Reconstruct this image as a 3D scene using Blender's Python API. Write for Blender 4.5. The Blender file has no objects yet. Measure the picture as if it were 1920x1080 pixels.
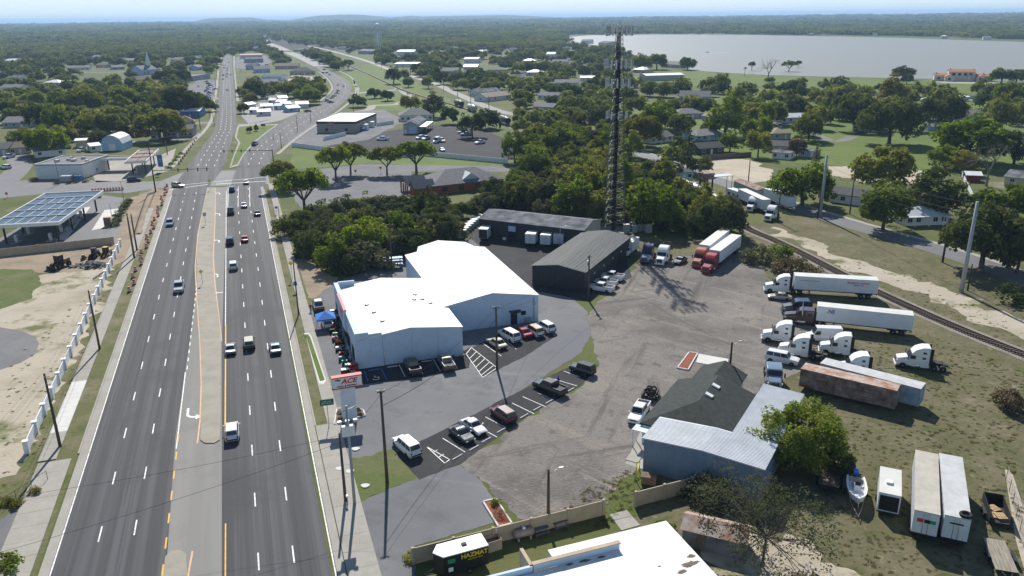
import bpy, bmesh, math, random
import numpy as np
from math import sin, cos, pi, atan2
from mathutils import Vector, Matrix, Euler
from mathutils.geometry import tessellate_polygon
R = math.radians
random.seed(7)
ru = random.uniform
scene = bpy.context.scene
C = scene.collection
# ------------------------------------------------------------------ camera
FPX, CAMH = 1485.0, 54.7                      # focal length in 1920-wide pixels, drone height in metres
PITCH, ROLL = math.atan(507 / FPX), R(0.62)
cam = bpy.data.cameras.new('camera'); camo = bpy.data.objects.new('camera', cam); C.objects.link(camo)
cam.sensor_width = 36.0; cam.lens = 36.0 * FPX / 1920; cam.clip_start = 0.5; cam.clip_end = 60000
camo.matrix_world = Matrix.Translation((0, 0, CAMH)) @ Matrix.Rotation(pi / 2 - PITCH, 4, 'X') @ Matrix.Rotation(-ROLL, 4, 'Z')
scene.camera = camo
# ------------------------------------------------------------------ sky, sun, exposure
SUN_EL, SUN_AZ = R(40.5), R(-7.3)             # azimuth from +Y, clockwise
world = bpy.data.worlds.new('World'); scene.world = world; world.use_nodes = True
wn, wl = world.node_tree.nodes, world.node_tree.links
bg = wn['Background']
sky = wn.new('ShaderNodeTexSky'); sky.sky_type = 'NISHITA'; sky.sun_disc = False
sky.sun_elevation = SUN_EL; sky.sun_rotation = SUN_AZ; sky.altitude = 60; sky.air_density = 1.0; sky.dust_density = 0.0; sky.ozone_density = 1.6
tcw = wn.new('ShaderNodeTexCoord'); mpw = wn.new('ShaderNodeMapping'); mpw.inputs['Scale'].default_value = (1.0, 1.0, 6.0)
nzw = wn.new('ShaderNodeTexNoise'); nzw.inputs['Scale'].default_value = 4.0; nzw.inputs['Detail'].default_value = 9; nzw.inputs['Roughness'].default_value = .62
sep = wn.new('ShaderNodeSeparateXYZ'); inv = wn.new('ShaderNodeMath'); inv.operation = 'SUBTRACT'; inv.inputs[0].default_value = 1.0; inv.use_clamp = True   # pale horizon air, the same all the way round
pw = wn.new('ShaderNodeMath'); pw.operation = 'POWER'; pw.inputs[1].default_value = 6.0
crw = wn.new('ShaderNodeMapRange'); crw.inputs[1].default_value = .40; crw.inputs[2].default_value = .68; crw.inputs[3].default_value = .85; crw.inputs[4].default_value = 1.0   # thin high cloud
mlw = wn.new('ShaderNodeMath'); mlw.operation = 'MULTIPLY'; mxw = wn.new('ShaderNodeMix'); mxw.data_type = 'RGBA'
wl.new(tcw.outputs['Generated'], mpw.inputs[0]); wl.new(mpw.outputs[0], nzw.inputs['Vector']); wl.new(nzw.outputs[0], crw.inputs[0])
wl.new(tcw.outputs['Generated'], sep.inputs[0]); wl.new(sep.outputs[2], inv.inputs[1]); wl.new(inv.outputs[0], pw.inputs[0]); wl.new(pw.outputs[0], mlw.inputs[0]); wl.new(crw.outputs[0], mlw.inputs[1])
wl.new(mlw.outputs[0], mxw.inputs[0]); wl.new(sky.outputs[0], mxw.inputs[6]); mxw.inputs[7].default_value = (7.2, 8.7, 9.6, 1)
wl.new(mxw.outputs[2], bg.inputs[0]); bg.inputs[1].default_value = 0.085
sunl = bpy.data.lights.new('sun', 'SUN'); sunl.energy = 4.8; sunl.angle = R(0.53); sunl.color = (1.0, .95, .87)
suno = bpy.data.objects.new('sun', sunl); C.objects.link(suno)
sd = Vector((sin(SUN_AZ) * cos(SUN_EL), cos(SUN_AZ) * cos(SUN_EL), sin(SUN_EL)))
suno.rotation_euler = sd.to_track_quat('Z', 'Y').to_euler(); suno.location = sd * 300
vs = scene.view_settings
scene.display_settings.display_device = 'sRGB'
vs.view_transform = 'Standard'; vs.look = 'None'; vs.gamma = 1.0; vs.exposure = 0.4; vs.use_curve_mapping = False
cy = scene.cycles
cy.use_denoising = True
cy.max_bounces = 6; cy.diffuse_bounces = 3; cy.glossy_bounces = 2; cy.transmission_bounces = 4; cy.transparent_max_bounces = 6; cy.volume_bounces = 0
cy.caustics_reflective = False; cy.caustics_refractive = False
# ------------------------------------------------------------------ placing things on the ground by what the survey (photo) shows
_cp, _sp, _cr, _sr = cos(PITCH), sin(PITCH), cos(ROLL), sin(ROLL)
def ray(px, py):
    x = (px - 960) / FPX; y = -(py - 540) / FPX
    xr = x * _cr + y * _sr; yr = -x * _sr + y * _cr
    return (xr, _cp + yr * _sp, -_sp + yr * _cp)
def G(px, py, z=0.0):
    d = ray(px, py); t = (z - CAMH) / d[2]
    return Vector((d[0] * t, d[1] * t, z))
def PJ(p):
    dz = p[2] - CAMH; dep = p[1] * _cp - dz * _sp
    yr = (p[1] * _sp + dz * _cp) / dep; xr = p[0] / dep
    return 960 + (xr * _cr - yr * _sr) * FPX, 540 - (xr * _sr + yr * _cr) * FPX
def HT(base, top):
    b = G(*base); d = ray(*top); t = math.hypot(b.x, b.y) / math.hypot(d[0], d[1])
    return CAMH + d[2] * t
def mpp(p):                                   # metres per photo pixel at a point
    return (p[1] * _cp - (p[2] - CAMH) * _sp) / FPX
TH = R(-18.6)
RU = Vector((sin(TH), cos(TH), 0)); RV = Vector((cos(TH), -sin(TH), 0))
def UV(u, v, z=0.0): return RU * u + RV * v + Vector((0, 0, z))
def heading(a, b):                            # rotation about z that turns local +X along a->b
    d = b - a; return atan2(d.y, d.x)
ROADH = heading(Vector((0, 0, 0)), RU)
def inpoly(x, y, poly):
    c = False; j = len(poly) - 1
    for i in range(len(poly)):
        xi, yi = poly[i][0], poly[i][1]; xj, yj = poly[j][0], poly[j][1]
        if (yi > y) != (yj > y) and x < (xj - xi) * (y - yi) / (yj - yi) + xi: c = not c
        j = i
    return c
def spline(pts, n=8):
    out = []; P = [pts[0]] + list(pts) + [pts[-1]]
    for i in range(1, len(P) - 2):
        a, b, c, d = P[i - 1], P[i], P[i + 1], P[i + 2]
        for k in range(n):
            t = k / n
            out.append(b * 1.0 + ((c - a) * (.5 * t)) + (a - b * 2.5 + c * 2 - d * .5) * (t * t) + (b * 1.5 - a * .5 - c * 1.5 + d * .5) * (t ** 3))
    out.append(P[-2]); return out
# ------------------------------------------------------------------ objects
def tag(o, label=None, cat=None, group=None, kind=None):
    if label: o['label'] = label
    if cat: o['category'] = cat
    if group: o['group'] = group
    if kind: o['kind'] = kind
    return o
def thing(name, label, cat, loc=(0, 0, 0), rz=0.0, group=None):
    o = bpy.data.objects.new(name, None); C.objects.link(o); o.empty_display_size = .2
    o.location = loc; o.rotation_euler = (0, 0, rz)
    return tag(o, label, cat, group)
def link(name, me, parent=None, loc=None, rot=None, scale=None):
    o = bpy.data.objects.new(name, me); C.objects.link(o)
    if parent: o.parent = parent
    if loc is not None: o.location = loc
    if rot is not None: o.rotation_euler = rot
    if scale is not None: o.scale = scale
    return o
KIDS = {}
def copy_tree(o, parent=None):
    c = o.copy(); C.objects.link(c); c.parent = parent
    for ch in o.children: copy_tree(ch, c)
    return c
class MB:
    """collects shapes, then links them as ONE mesh object"""
    def __init__(s): s.v = []; s.f = []; s.m = []; s.sm = []
    def add(s, vs, fs, mi=0, smooth=False):
        o = len(s.v); s.v += [tuple(q) for q in vs]
        s.f += [tuple(i + o for i in q) for q in fs]; s.m += [mi] * len(fs); s.sm += [smooth] * len(fs); return s
    def box(s, c, d, rz=0.0, mi=0, top=(1, 1)):
        x, y, z = d[0] / 2, d[1] / 2, d[2] / 2; ca, sa = cos(rz), sin(rz); vs = []
        for k, (sz, tx, ty) in enumerate(((-1, 1, 1), (1, top[0], top[1]))):
            for sx, sy in ((-1, -1), (1, -1), (1, 1), (-1, 1)):
                a, b = sx * x * tx, sy * y * ty
                vs.append((c[0] + a * ca - b * sa, c[1] + a * sa + b * ca, c[2] + sz * z))
        return s.add(vs, [(3, 2, 1, 0), (4, 5, 6, 7), (0, 1, 5, 4), (1, 2, 6, 5), (2, 3, 7, 6), (3, 0, 4, 7)], mi)
    def bb(s, x0, x1, y0, y1, z0, z1, mi=0): return s.box(((x0 + x1) / 2, (y0 + y1) / 2, (z0 + z1) / 2), (x1 - x0, y1 - y0, z1 - z0), 0, mi)
    def prism(s, poly, z0, z1, mi=0, bottom=False):
        n = len(poly); a = sum(poly[i][0] * poly[(i + 1) % n][1] - poly[(i + 1) % n][0] * poly[i][1] for i in range(n))
        if a < 0: poly = list(poly)[::-1]
        vs = [(p[0], p[1], z0) for p in poly] + [(p[0], p[1], z1) for p in poly]
        fs = [tuple(range(n, 2 * n))] + [(i, (i + 1) % n, n + (i + 1) % n, n + i) for i in range(n)]
        if bottom: fs.append(tuple(range(n - 1, -1, -1)))
        return s.add(vs, fs, mi)
    def tube(s, p0, p1, r0, r1=None, n=8, mi=0, caps=True, smooth=True):
        p0, p1 = Vector(p0), Vector(p1); r1 = r0 if r1 is None else r1
        d = (p1 - p0); 
        if d.length < 1e-6: return s
        q = d.to_track_quat('Z', 'Y'); vs = []
        for p, r in ((p0, r0), (p1, r1)):
            for i in range(n):
                a = 2 * pi * i / n; vs.append(p + q @ Vector((r * cos(a), r * sin(a), 0)))
        s.add(vs, [(i, (i + 1) % n, n + (i + 1) % n, n + i) for i in range(n)], mi, smooth)
        if caps:
            o = len(s.v) - 2 * n
            s.f += [tuple(o + n - 1 - i for i in range(n)), tuple(o + n + i for i in range(n))]; s.m += [mi, mi]; s.sm += [False, False]
        return s
    def path(s, pts, r, n=6, mi=0):
        for a, b in zip(pts[:-1], pts[1:]): s.tube(a, b, r, r, n, mi, False)
        return s
    def loft(s, rings, mi=0, smooth=False, caps=True):
        n = len(rings[0]); o = len(s.v)
        for r in rings: s.v += [tuple(p) for p in r]
        for k in range(len(rings) - 1):
            for i in range(n):
                s.f.append((o + k * n + i, o + k * n + (i + 1) % n, o + (k + 1) * n + (i + 1) % n, o + (k + 1) * n + i)); s.m.append(mi); s.sm.append(smooth)
        if caps:
            s.f += [tuple(o + n - 1 - i for i in range(n)), tuple(o + (len(rings) - 1) * n + i for i in range(n))]; s.m += [mi, mi]; s.sm += [False, False]
        return s
    def quad(s, a, b, c, d, mi=0): return s.add([a, b, c, d], [(0, 1, 2, 3)], mi)
    def mesh(s, name, mats=()):
        me = bpy.data.meshes.new(name); me.from_pydata(s.v, [], s.f)
        for m in (mats if isinstance(mats, (list, tuple)) else [mats]): me.materials.append(m)
        if any(s.m): me.polygons.foreach_set('material_index', s.m)
        me.polygons.foreach_set('use_smooth', s.sm); me.update()
        return me
    def build(s, name, mats, parent=None, bevel=0, fix=False, **k):
        me = s.mesh(name, mats)
        if bevel or fix:
            bm = bmesh.new(); bm.from_mesh(me)
            if fix: bmesh.ops.remove_doubles(bm, verts=bm.verts, dist=1e-4)
            bmesh.ops.recalc_face_normals(bm, faces=bm.faces)
            if bevel:
                ed = [e for e in bm.edges if len(e.link_faces) == 2 and e.calc_face_angle(0) > .45]
                bmesh.ops.bevel(bm, geom=ed, offset=bevel, segments=2, affect='EDGES', clamp_overlap=True)
                for f in bm.faces: f.smooth = True
            bm.to_mesh(me); bm.free()
            if bevel: me.set_sharp_from_angle(angle=R(40))
        return link(name, me, parent, **k)
def BX(*a): return MB().bb(*a)
def TU(*a, **k): return MB().tube(*a, **k)
def BO(*a): return MB().box(*a)
def recolor(o, m, slot=0):
    o.material_slots[slot].link = 'OBJECT'; o.material_slots[slot].material = m
# ------------------------------------------------------------------ materials
MATS = {}
def _nt(name):
    m = bpy.data.materials.new(name); m.use_nodes = True
    return m, m.node_tree.nodes, m.node_tree.links, m.node_tree.nodes['Principled BSDF']
def mul(c, k): return tuple(min(1, x * k) for x in c[:3])
def mat(name, c, r=.75, m=0.0, var=.14, sc=1.2, c2=None, bump=0.0, spec=.35, coord='Object', detail=4, stretch=(1, 1, 1), c3=None, bsc=None, coat=0, rot=0.0, lo=.34, hi=.66):
    if name in MATS: return MATS[name]
    M, N, L, P = _nt(name)
    P.inputs['Roughness'].default_value = r; P.inputs['Metallic'].default_value = m; P.inputs['Specular IOR Level'].default_value = spec
    if coat: P.inputs['Coat Weight'].default_value = coat; P.inputs['Coat Roughness'].default_value = .08
    if var == 0 and c2 is None:
        P.inputs['Base Color'].default_value = (*c, 1)
    else:
        tc = N.new('ShaderNodeTexCoord')
        if coord == 'World':
            src = N.new('ShaderNodeNewGeometry').outputs['Position']
        else: src = tc.outputs[coord]
        mp = N.new('ShaderNodeMapping'); mp.inputs['Scale'].default_value = stretch; mp.inputs['Rotation'].default_value = (0, 0, rot)
        if rot:                                # rotate first, then stretch
            m0 = N.new('ShaderNodeMapping'); m0.inputs['Rotation'].default_value = (0, 0, rot); mp.inputs['Rotation'].default_value = (0, 0, 0)
            L.new(src, m0.inputs[0]); src = m0.outputs[0]
        L.new(src, mp.inputs[0])
        nz = N.new('ShaderNodeTexNoise'); nz.inputs['Scale'].default_value = sc; nz.inputs['Detail'].default_value = detail; nz.inputs['Roughness'].default_value = .6
        L.new(mp.outputs[0], nz.inputs['Vector'])
        cr = N.new('ShaderNodeValToRGB'); e = cr.color_ramp.elements
        e[0].position = lo; e[1].position = hi
        e[0].color = (*mul(c, 1 - var), 1); e[1].color = (*(c2 if c2 else mul(c, 1 + var)), 1)
        if c3: x = e.new((lo + hi) / 2); x.color = (*c3, 1)
        L.new(nz.outputs[0], cr.inputs[0]); L.new(cr.outputs[0], P.inputs['Base Color'])
        if bump:
            nb = N.new('ShaderNodeTexNoise'); nb.inputs['Scale'].default_value = bsc or sc * 6; nb.inputs['Detail'].default_value = 3
            L.new(mp.outputs[0], nb.inputs['Vector'])
            b = N.new('ShaderNodeBump'); b.inputs['Strength'].default_value = bump; b.inputs['Distance'].default_value = .1
            L.new(nb.outputs[0], b.inputs['Height']); L.new(b.outputs[0], P.inputs['Normal'])
    MATS[name] = M; return M
def layered(name, layers, r=.9, bump=.4, bsc=1.5, spec=.15):
    """ground cover: layers of (colour, noise scale, low, high, detail[, stretch, rotation]) mixed over each other in world metres"""
    if name in MATS: return MATS[name]
    M, N, L, P = _nt(name)
    P.inputs['Roughness'].default_value = r; P.inputs['Specular IOR Level'].default_value = spec
    pos = N.new('ShaderNodeNewGeometry').outputs['Position']; prev = None
    for i, ly in enumerate(layers):
        c, sc, lo, hi, det = ly[:5]
        rgb = N.new('ShaderNodeRGB'); rgb.outputs[0].default_value = (*c, 1)
        if prev is None: prev = rgb.outputs[0]; continue
        v = N.new('ShaderNodeVectorMath'); v.operation = 'ADD'; v.inputs[1].default_value = (i * 37.1, i * -51.7, 0); L.new(pos, v.inputs[0]); src = v.outputs[0]
        if len(ly) > 5:
            m0 = N.new('ShaderNodeMapping'); m0.inputs['Rotation'].default_value = (0, 0, ly[6] if len(ly) > 6 else 0); L.new(src, m0.inputs[0])
            m1 = N.new('ShaderNodeMapping'); m1.inputs['Scale'].default_value = (*ly[5], 1); L.new(m0.outputs[0], m1.inputs[0]); src = m1.outputs[0]
        nz = N.new('ShaderNodeTexNoise'); nz.inputs['Scale'].default_value = sc; nz.inputs['Detail'].default_value = det; nz.inputs['Roughness'].default_value = .65
        L.new(src, nz.inputs['Vector'])
        mr = N.new('ShaderNodeMapRange'); mr.inputs[1].default_value = lo; mr.inputs[2].default_value = hi; L.new(nz.outputs[0], mr.inputs[0])
        mx = N.new('ShaderNodeMix'); mx.data_type = 'RGBA'; L.new(mr.outputs[0], mx.inputs[0]); L.new(prev, mx.inputs[6]); L.new(rgb.outputs[0], mx.inputs[7]); prev = mx.outputs[2]
    L.new(prev, P.inputs['Base Color'])
    if bump:
        nb = N.new('ShaderNodeTexNoise'); nb.inputs['Scale'].default_value = bsc; nb.inputs['Detail'].default_value = 5; L.new(pos, nb.inputs['Vector'])
        b = N.new('ShaderNodeBump'); b.inputs['Strength'].default_value = bump; b.inputs['Distance'].default_value = .25; L.new(nb.outputs[0], b.inputs['Height']); L.new(b.outputs[0], P.inputs['Normal'])
    MATS[name] = M; return M
GR1, GR2, GR3, STRAW, SAND, DIRT = (.058, .085, .018), (.105, .135, .028), (.035, .055, .014), (.155, .135, .07), (.42, .37, .29), (.17, .135, .095)
m_ground = layered('ground_cover', [((.11, .12, .04), 1, 0, 1, 1), ((.075, .10, .025), .02, .35, .6, 5), (STRAW, .05, .5, .75, 6), ((.24, .21, .16), .03, .6, .72, 7), (GR2, .11, .55, .75, 5), (GR3, .4, .58, .85, 4)])
m_lawn = layered('lawn_grass', [((.098, .145, .028), 1, 0, 1, 1), ((.14, .17, .04), .06, .4, .7, 6), ((.075, .125, .02), .25, .5, .8, 5), (STRAW, .5, .66, .9, 5)])
m_rough = layered('rough_grass', [((.125, .115, .06), 1, 0, 1, 1), ((.085, .09, .034), .07, .5, .66, 7), ((.18, .155, .10), .13, .48, .7, 7), (GR1, .25, .56, .72, 7), ((.07, .065, .04), .7, .56, .8, 6), ((.30, .27, .22), .09, .64, .76, 8), ((.05, .055, .022), 1.4, .56, .68, 5), ((.20, .18, .11), .45, .58, .68, 8)])
m_verge = layered('verge_grass', [((.12, .125, .05), 1, 0, 1, 1), ((.20, .17, .11), .14, .46, .66, 7), ((.075, .10, .025), .22, .52, .7, 7), ((.27, .235, .18), .35, .62, .8, 6), ((.05, .06, .022), 1.4, .57, .7, 5)])
m_sand = layered('pale_sand', [(SAND, 1, 0, 1, 1), ((.30, .26, .19), .08, .45, .75, 6), ((.13, .14, .05), .10, .52, .62, 8), ((.52, .49, .43), .3, .6, .8, 5)])
m_sandlot = layered('sand_lot', [((.46, .40, .31), 1, 0, 1, 1), ((.36, .31, .23), .1, .4, .7, 6), ((.54, .50, .42), .4, .55, .8, 5)])
m_scruff = layered('scruffy_lawn', [((.098, .125, .038), 1, 0, 1, 1), ((.16, .145, .08), .12, .48, .68, 7), ((.07, .10, .025), .3, .52, .7, 7), ((.23, .20, .15), .28, .62, .74, 7), ((.13, .15, .045), 1.5, .55, .8, 4)])
m_dirt = layered('graded_dirt', [((.30, .235, .165), 1, 0, 1, 1), ((.20, .16, .12), .12, .45, .7, 7), ((.40, .34, .26), .5, .58, .8, 5), ((.12, .11, .09), .9, .62, .85, 4)])
m_gravel = layered('gravel_yard', [((.205, .188, .168), 1, 0, 1, 1), ((.135, .124, .112), .05, .46, .62, 8), ((.27, .24, .205), .06, .52, .68, 8), ((.255, .225, .19), .22, .54, .66, 7, (.12, 1.5), .75), ((.105, .095, .085), .2, .57, .68, 7, (1.6, .10), .35), ((.115, .105, .095), .25, .58, .68, 7, (.1, 1.4), -.3), ((.28, .26, .24), .9, .56, .8, 5), ((.12, .112, .105), .35, .56, .66, 8), ((.12, .11, .10), 2.2, .56, .66, 5)], bump=.7, bsc=3)
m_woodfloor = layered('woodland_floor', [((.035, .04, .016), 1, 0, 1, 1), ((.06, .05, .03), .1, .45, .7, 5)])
m_asph = layered('road_asphalt', [((.056, .056, .060), 1, 0, 1, 1), ((.092, .092, .097), .62, .44, .60, 5, (.008, 1), -ROADH), ((.042, .042, .045), .8, .56, .66, 5, (.01, 1), -ROADH), ((.048, .048, .05), .05, .54, .7, 7), ((.085, .083, .08), .9, .62, .8, 6), ((.035, .035, .037), .35, .68, .74, 8, (.05, 1), -ROADH)], r=.82, bump=.1, bsc=8, spec=.3)
m_asph_far = layered('worn_asphalt', [((.115, .115, .12), 1, 0, 1, 1), ((.145, .145, .148), .12, .4, .7, 5), ((.09, .09, .095), .4, .5, .8, 5)], r=.75, bump=.1, bsc=6, spec=.4)
m_asph_old = layered('old_asphalt', [((.155, .158, .166), 1, 0, 1, 1), ((.20, .20, .20), .05, .44, .66, 7), ((.12, .122, .13), .15, .52, .72, 7), ((.225, .215, .20), .12, .58, .72, 7, (.2, 1.5), .3), ((.10, .10, .105), .5, .62, .75, 6)], bump=.15, bsc=6)
m_asph_new = layered('black_asphalt', [((.040, .040, .043), 1, 0, 1, 1), ((.058, .057, .058), .12, .42, .7, 6), ((.08, .078, .075), .6, .6, .9, 5)], bump=.15, bsc=6)
m_turn = layered('grey_turn_lane', [((.235, .228, .212), 1, 0, 1, 1), ((.27, .262, .245), .3, .42, .66, 5, (.03, 1), -ROADH), ((.195, .19, .18), .12, .52, .8, 5)], bump=.1, bsc=6)
m_conc = layered('concrete', [((.36, .34, .30), 1, 0, 1, 1), ((.30, .28, .245), .25, .42, .7, 6), ((.42, .40, .36), .9, .55, .85, 4)], bump=.1, bsc=5)
m_median = layered('median_concrete', [((.35, .325, .27), 1, 0, 1, 1), ((.28, .255, .21), .35, .42, .7, 6), ((.38, .345, .27), .9, .55, .85, 4)], bump=.15, bsc=5)
m_newconc = layered('new_concrete', [((.62, .61, .58), 1, 0, 1, 1), ((.56, .55, .52), .4, .42, .7, 5)], bump=.05)
m_ballast = layered('rail_ballast', [((.26, .235, .20), 1, 0, 1, 1), ((.18, .16, .135), .3, .45, .7, 6), ((.28, .255, .22), 1.5, .55, .85, 4)], bump=.6, bsc=4)
m_white_p = mat('white_road_paint', (.74, .74, .72), .7, var=.3, sc=1.8, coord='World')
m_yellow_p = mat('yellow_road_paint', (.72, .40, .06), .7, var=.14, sc=1.6, coord='World')
m_pink_p = mat('faded_orange_paint', (.62, .40, .24), .8, var=.14, sc=1.6, coord='World')
m_blue_p = mat('blue_road_paint', (.06, .16, .50), .7, var=.14, sc=1.6, coord='World')
# ------------------------------------------------------------------ the setting: ground, water, roads, lots
RAG = {'gravel_yard': .55, 'pale_sand': 1.3, 'graded_dirt': .7, 'rough_grass': .8, 'lawn_grass': .3, 'scruffy_lawn': .35, 'sand_lot': .8, 'old_asphalt': .16, 'black_asphalt': .12, 'woodland_floor': .8}
def ragged(pts, amp):                          # worn, uneven edges
    r = random.Random(len(pts)); out = []
    for a, b in zip(pts, list(pts[1:]) + [pts[0]]):
        d = b - a; st = max(.7, max(a.length, b.length) * .007); n_ = max(1, min(60, int(d.length / st))); nn = Vector((-d.y, d.x, 0)).normalized() if d.length else Vector(); w = 0.0
        for k in range(n_):
            w = w * .55 + r.gauss(0, .6); out.append(a.lerp(b, k / n_) + nn * (w * amp * min(1.0, 4 * k / n_, 4 * (1 - k / n_)) * max(1, st)))
    return out
def sheet(name, poly, z, m, parent=None, kind='structure', px=True):
    pts = [G(*p) for p in poly] if px else poly
    if m.name in RAG and not parent and name != 'sand_strip': pts = ragged(pts, RAG[m.name])
    mb = MB(); mb.add([(p[0], p[1], z) for p in pts], [tuple(range(len(pts)))])
    me = mb.mesh(name, m)
    if me.polygons[0].normal.z < 0: me.flip_normals()
    o = link(name, me, parent)
    if not parent: o['kind'] = kind
    return o
def strip_poly(left, right): return list(left) + list(right)[::-1]
def ribbon(name, centre, width, z, m, parent=None, kind='structure', off=0.0, n=8, px=True):
    P = spline([G(*p) for p in centre], n) if px else centre
    L_, R_ = [], []
    for i, p in enumerate(P):
        d = (P[min(i + 1, len(P) - 1)] - P[max(i - 1, 0)]); d.z = 0; d.normalize(); nrm = Vector((d.y, -d.x, 0))
        w = width if not callable(width) else width(i / (len(P) - 1))
        L_.append(p + nrm * (off - w / 2)); R_.append(p + nrm * (off + w / 2))
    mb = MB(); k = len(P)
    mb.add([(q.x, q.y, z) for q in L_ + R_], [(i, k + i, k + i + 1, i + 1) for i in range(k - 1)])
    o = mb.build(name, m, parent)
    if not parent: o['kind'] = kind
    return o, P
def slab(name, poly, h, m, parent=None, kind='structure', px=True, z0=0.0):
    pts = [G(*p) for p in poly] if px else poly
    o = MB().prism([(p[0], p[1]) for p in pts], z0, h, 0).build(name, m, parent)
    if not parent: o['kind'] = kind
    return o
# base ground to the horizon
g = MB(); n = 48; rad = 26000
g.add([(0, 0, 0)] + [(rad * cos(2 * pi * i / n), rad * sin(2 * pi * i / n), 0) for i in range(n)], [(0, i + 1, (i + 1) % n + 1) for i in range(n)])
ground = g.build('ground', m_ground); ground['kind'] = 'structure'
# far wooded plain (dark floor under the far woods)
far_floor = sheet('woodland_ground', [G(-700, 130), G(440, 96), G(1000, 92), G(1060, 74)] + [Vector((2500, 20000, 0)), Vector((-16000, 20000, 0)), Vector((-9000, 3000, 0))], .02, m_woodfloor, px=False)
def mk_water():
    M, N, L, P = _nt('lake_water')
    P.inputs['Base Color'].default_value = (.22, .21, .175, 1); P.inputs['Roughness'].default_value = .4; P.inputs['IOR'].default_value = 1.33
    pos = N.new('ShaderNodeNewGeometry').outputs['Position']; mp = N.new('ShaderNodeMapping'); mp.inputs['Scale'].default_value = (.35, 1, 1); L.new(pos, mp.inputs[0])
    nz = N.new('ShaderNodeTexNoise'); nz.inputs['Scale'].default_value = .22; nz.inputs['Detail'].default_value = 6; nz.inputs['Roughness'].default_value = .7; L.new(mp.outputs[0], nz.inputs['Vector'])
    b = N.new('ShaderNodeBump'); b.inputs['Strength'].default_value = .55; b.inputs['Distance'].default_value = .8; L.new(nz.outputs[0], b.inputs['Height']); L.new(b.outputs[0], P.inputs['Normal'])
    return M
m_water = mk_water()
LAKE = [(1050, 71), (1100, 66.5), (1160, 64.5), (1300, 64), (1440, 66), (1600, 69), (1700, 71.5), (1800, 75), (1930, 79), (2300, 92), (2300, 160), (1930, 152), (1860, 151), (1740, 148), (1600, 145), (1440, 141), (1370, 137), (1300, 132), (1255, 121), (1195, 108), (1140, 92), (1100, 82), (1060, 76)]
lake = sheet('lake', LAKE, .05, m_water)
for nm, pl in (('far_lake', [(1090, 41.5), (1400, 38.2), (1660, 37.2), (1660, 38.8), (1400, 40.2), (1100, 43)]), ):
    sheet('lake', pl, .06, m_water)
# ---- grass, sand and dirt sheets
sheet('lawn', [(1150, 150), (1240, 132), (1300, 133.5), (1440, 142.5), (1600, 146.5), (1740, 149.5), (1940, 153), (1940, 178), (1700, 172), (1440, 162), (1250, 160)], .03, m_lawn)
sheet('lawn', [(1150, 215), (1440, 165), (1700, 178), (1940, 190), (1940, 320), (1760, 330), (1560, 310), (1250, 290)], .02, m_lawn)
sheet('lawn', [(545, 300), (552, 272), (640, 282), (965, 302), (960, 322), (700, 305), (545, 318)], .02, m_lawn)
sheet('lawn', [(640, 140), (700, 120), (960, 240), (880, 240), (800, 210), (690, 205), (665, 178)], .02, m_lawn)
sheet('lawn', [(30, 300), (10, 308), (0, 315), (-40, 318), (-40, 290), (10, 290)], .03, m_lawn)
sheet('lawn', [(0, 505), (60, 505), (78, 530), (60, 560), (0, 580), (-60, 580), (-60, 505)], .026, m_scruff)
sheet('rough_ground', [(1395, 430), (1500, 400), (1930, 535), (1930, 1085), (1100, 1085), (1240, 880), (1500, 700), (1520, 560), (1440, 520)], .012, m_rough)
sheet('sand_patch', [(-60, 540), (80, 515), (150, 500), (215, 480), (168, 610), (72, 800), (30, 890), (-80, 920)], .021, m_sand)
sheet('sand_patch', [(1440, 440), (1500, 460), (1660, 530), (1930, 640), (1930, 605), (1800, 552), (1640, 500), (1510, 445), (1450, 425)], .02, m_sand)
sheet('sand_patch', [(1625, 1085), (1480, 1000), (1330, 1010), (1320, 1085)], .022, m_sand)
sheet('sand_strip', [(1884, 880), (1897, 884), (1912, 930), (1935, 985), (1975, 1085), (1925, 1085), (1904, 1010), (1896, 960), (1889, 915)], .024, m_sand)
sheet('sand_lot', [(1290, 302), (1330, 297), (1408, 300), (1450, 318), (1440, 340), (1400, 347), (1330, 326)], .03, m_sandlot)
sheet('sand_lot', [(1552, 312), (1640, 308), (1745, 322), (1735, 345), (1640, 345), (1560, 330)], .03, m_sandlot)
sheet('dirt_ground', [(-40, 478), (215, 448), (240, 372), (290, 352), (318, 362), (266, 470), (240, 488), (180, 505), (80, 512), (-40, 508)], .024, m_dirt)
sheet('dirt_ground', [(545, 470), (620, 515), (640, 540), (585, 560), (560, 540)], .016, m_dirt)
sheet('dirt_ground', [(1120, 440), (1400, 455), (1390, 520), (1160, 470)], .014, m_rough)
# ---- lots
STORE_LOT = [(566, 598), (580, 570), (605, 545), (650, 522), (775, 478), (892, 444), (1000, 500), (1075, 560), (1102, 585), (1107, 630), (1090, 662), (985, 727), (872, 797), (775, 833), (742, 852), (650, 868), (626, 808), (606, 730)]
sheet('parking_lot', STORE_LOT, .028, m_asph_old)
PARK = [(742, 850), (800, 822), (1062, 690), (1122, 684), (1090, 722), (980, 786), (862, 870), (786, 900)]
park = sheet('parking_strip', PARK, .034, m_asph_new)
HATCH = [(868, 658), (935, 630), (1012, 603), (1040, 632), (985, 668), (905, 709)]
hatch_lot = sheet('parking_strip', HATCH, .034, m_asph_new)
STALLS = [(672, 690), (868, 655), (880, 672), (880, 690), (760, 712), (676, 722)]
stalls = sheet('parking_strip', STALLS, .034, m_asph_new)
sheet('courtyard', [(880, 445), (905, 400), (1125, 425), (1165, 450), (1185, 520), (1105, 565), (1000, 545)], .032, m_asph_new)
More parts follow.
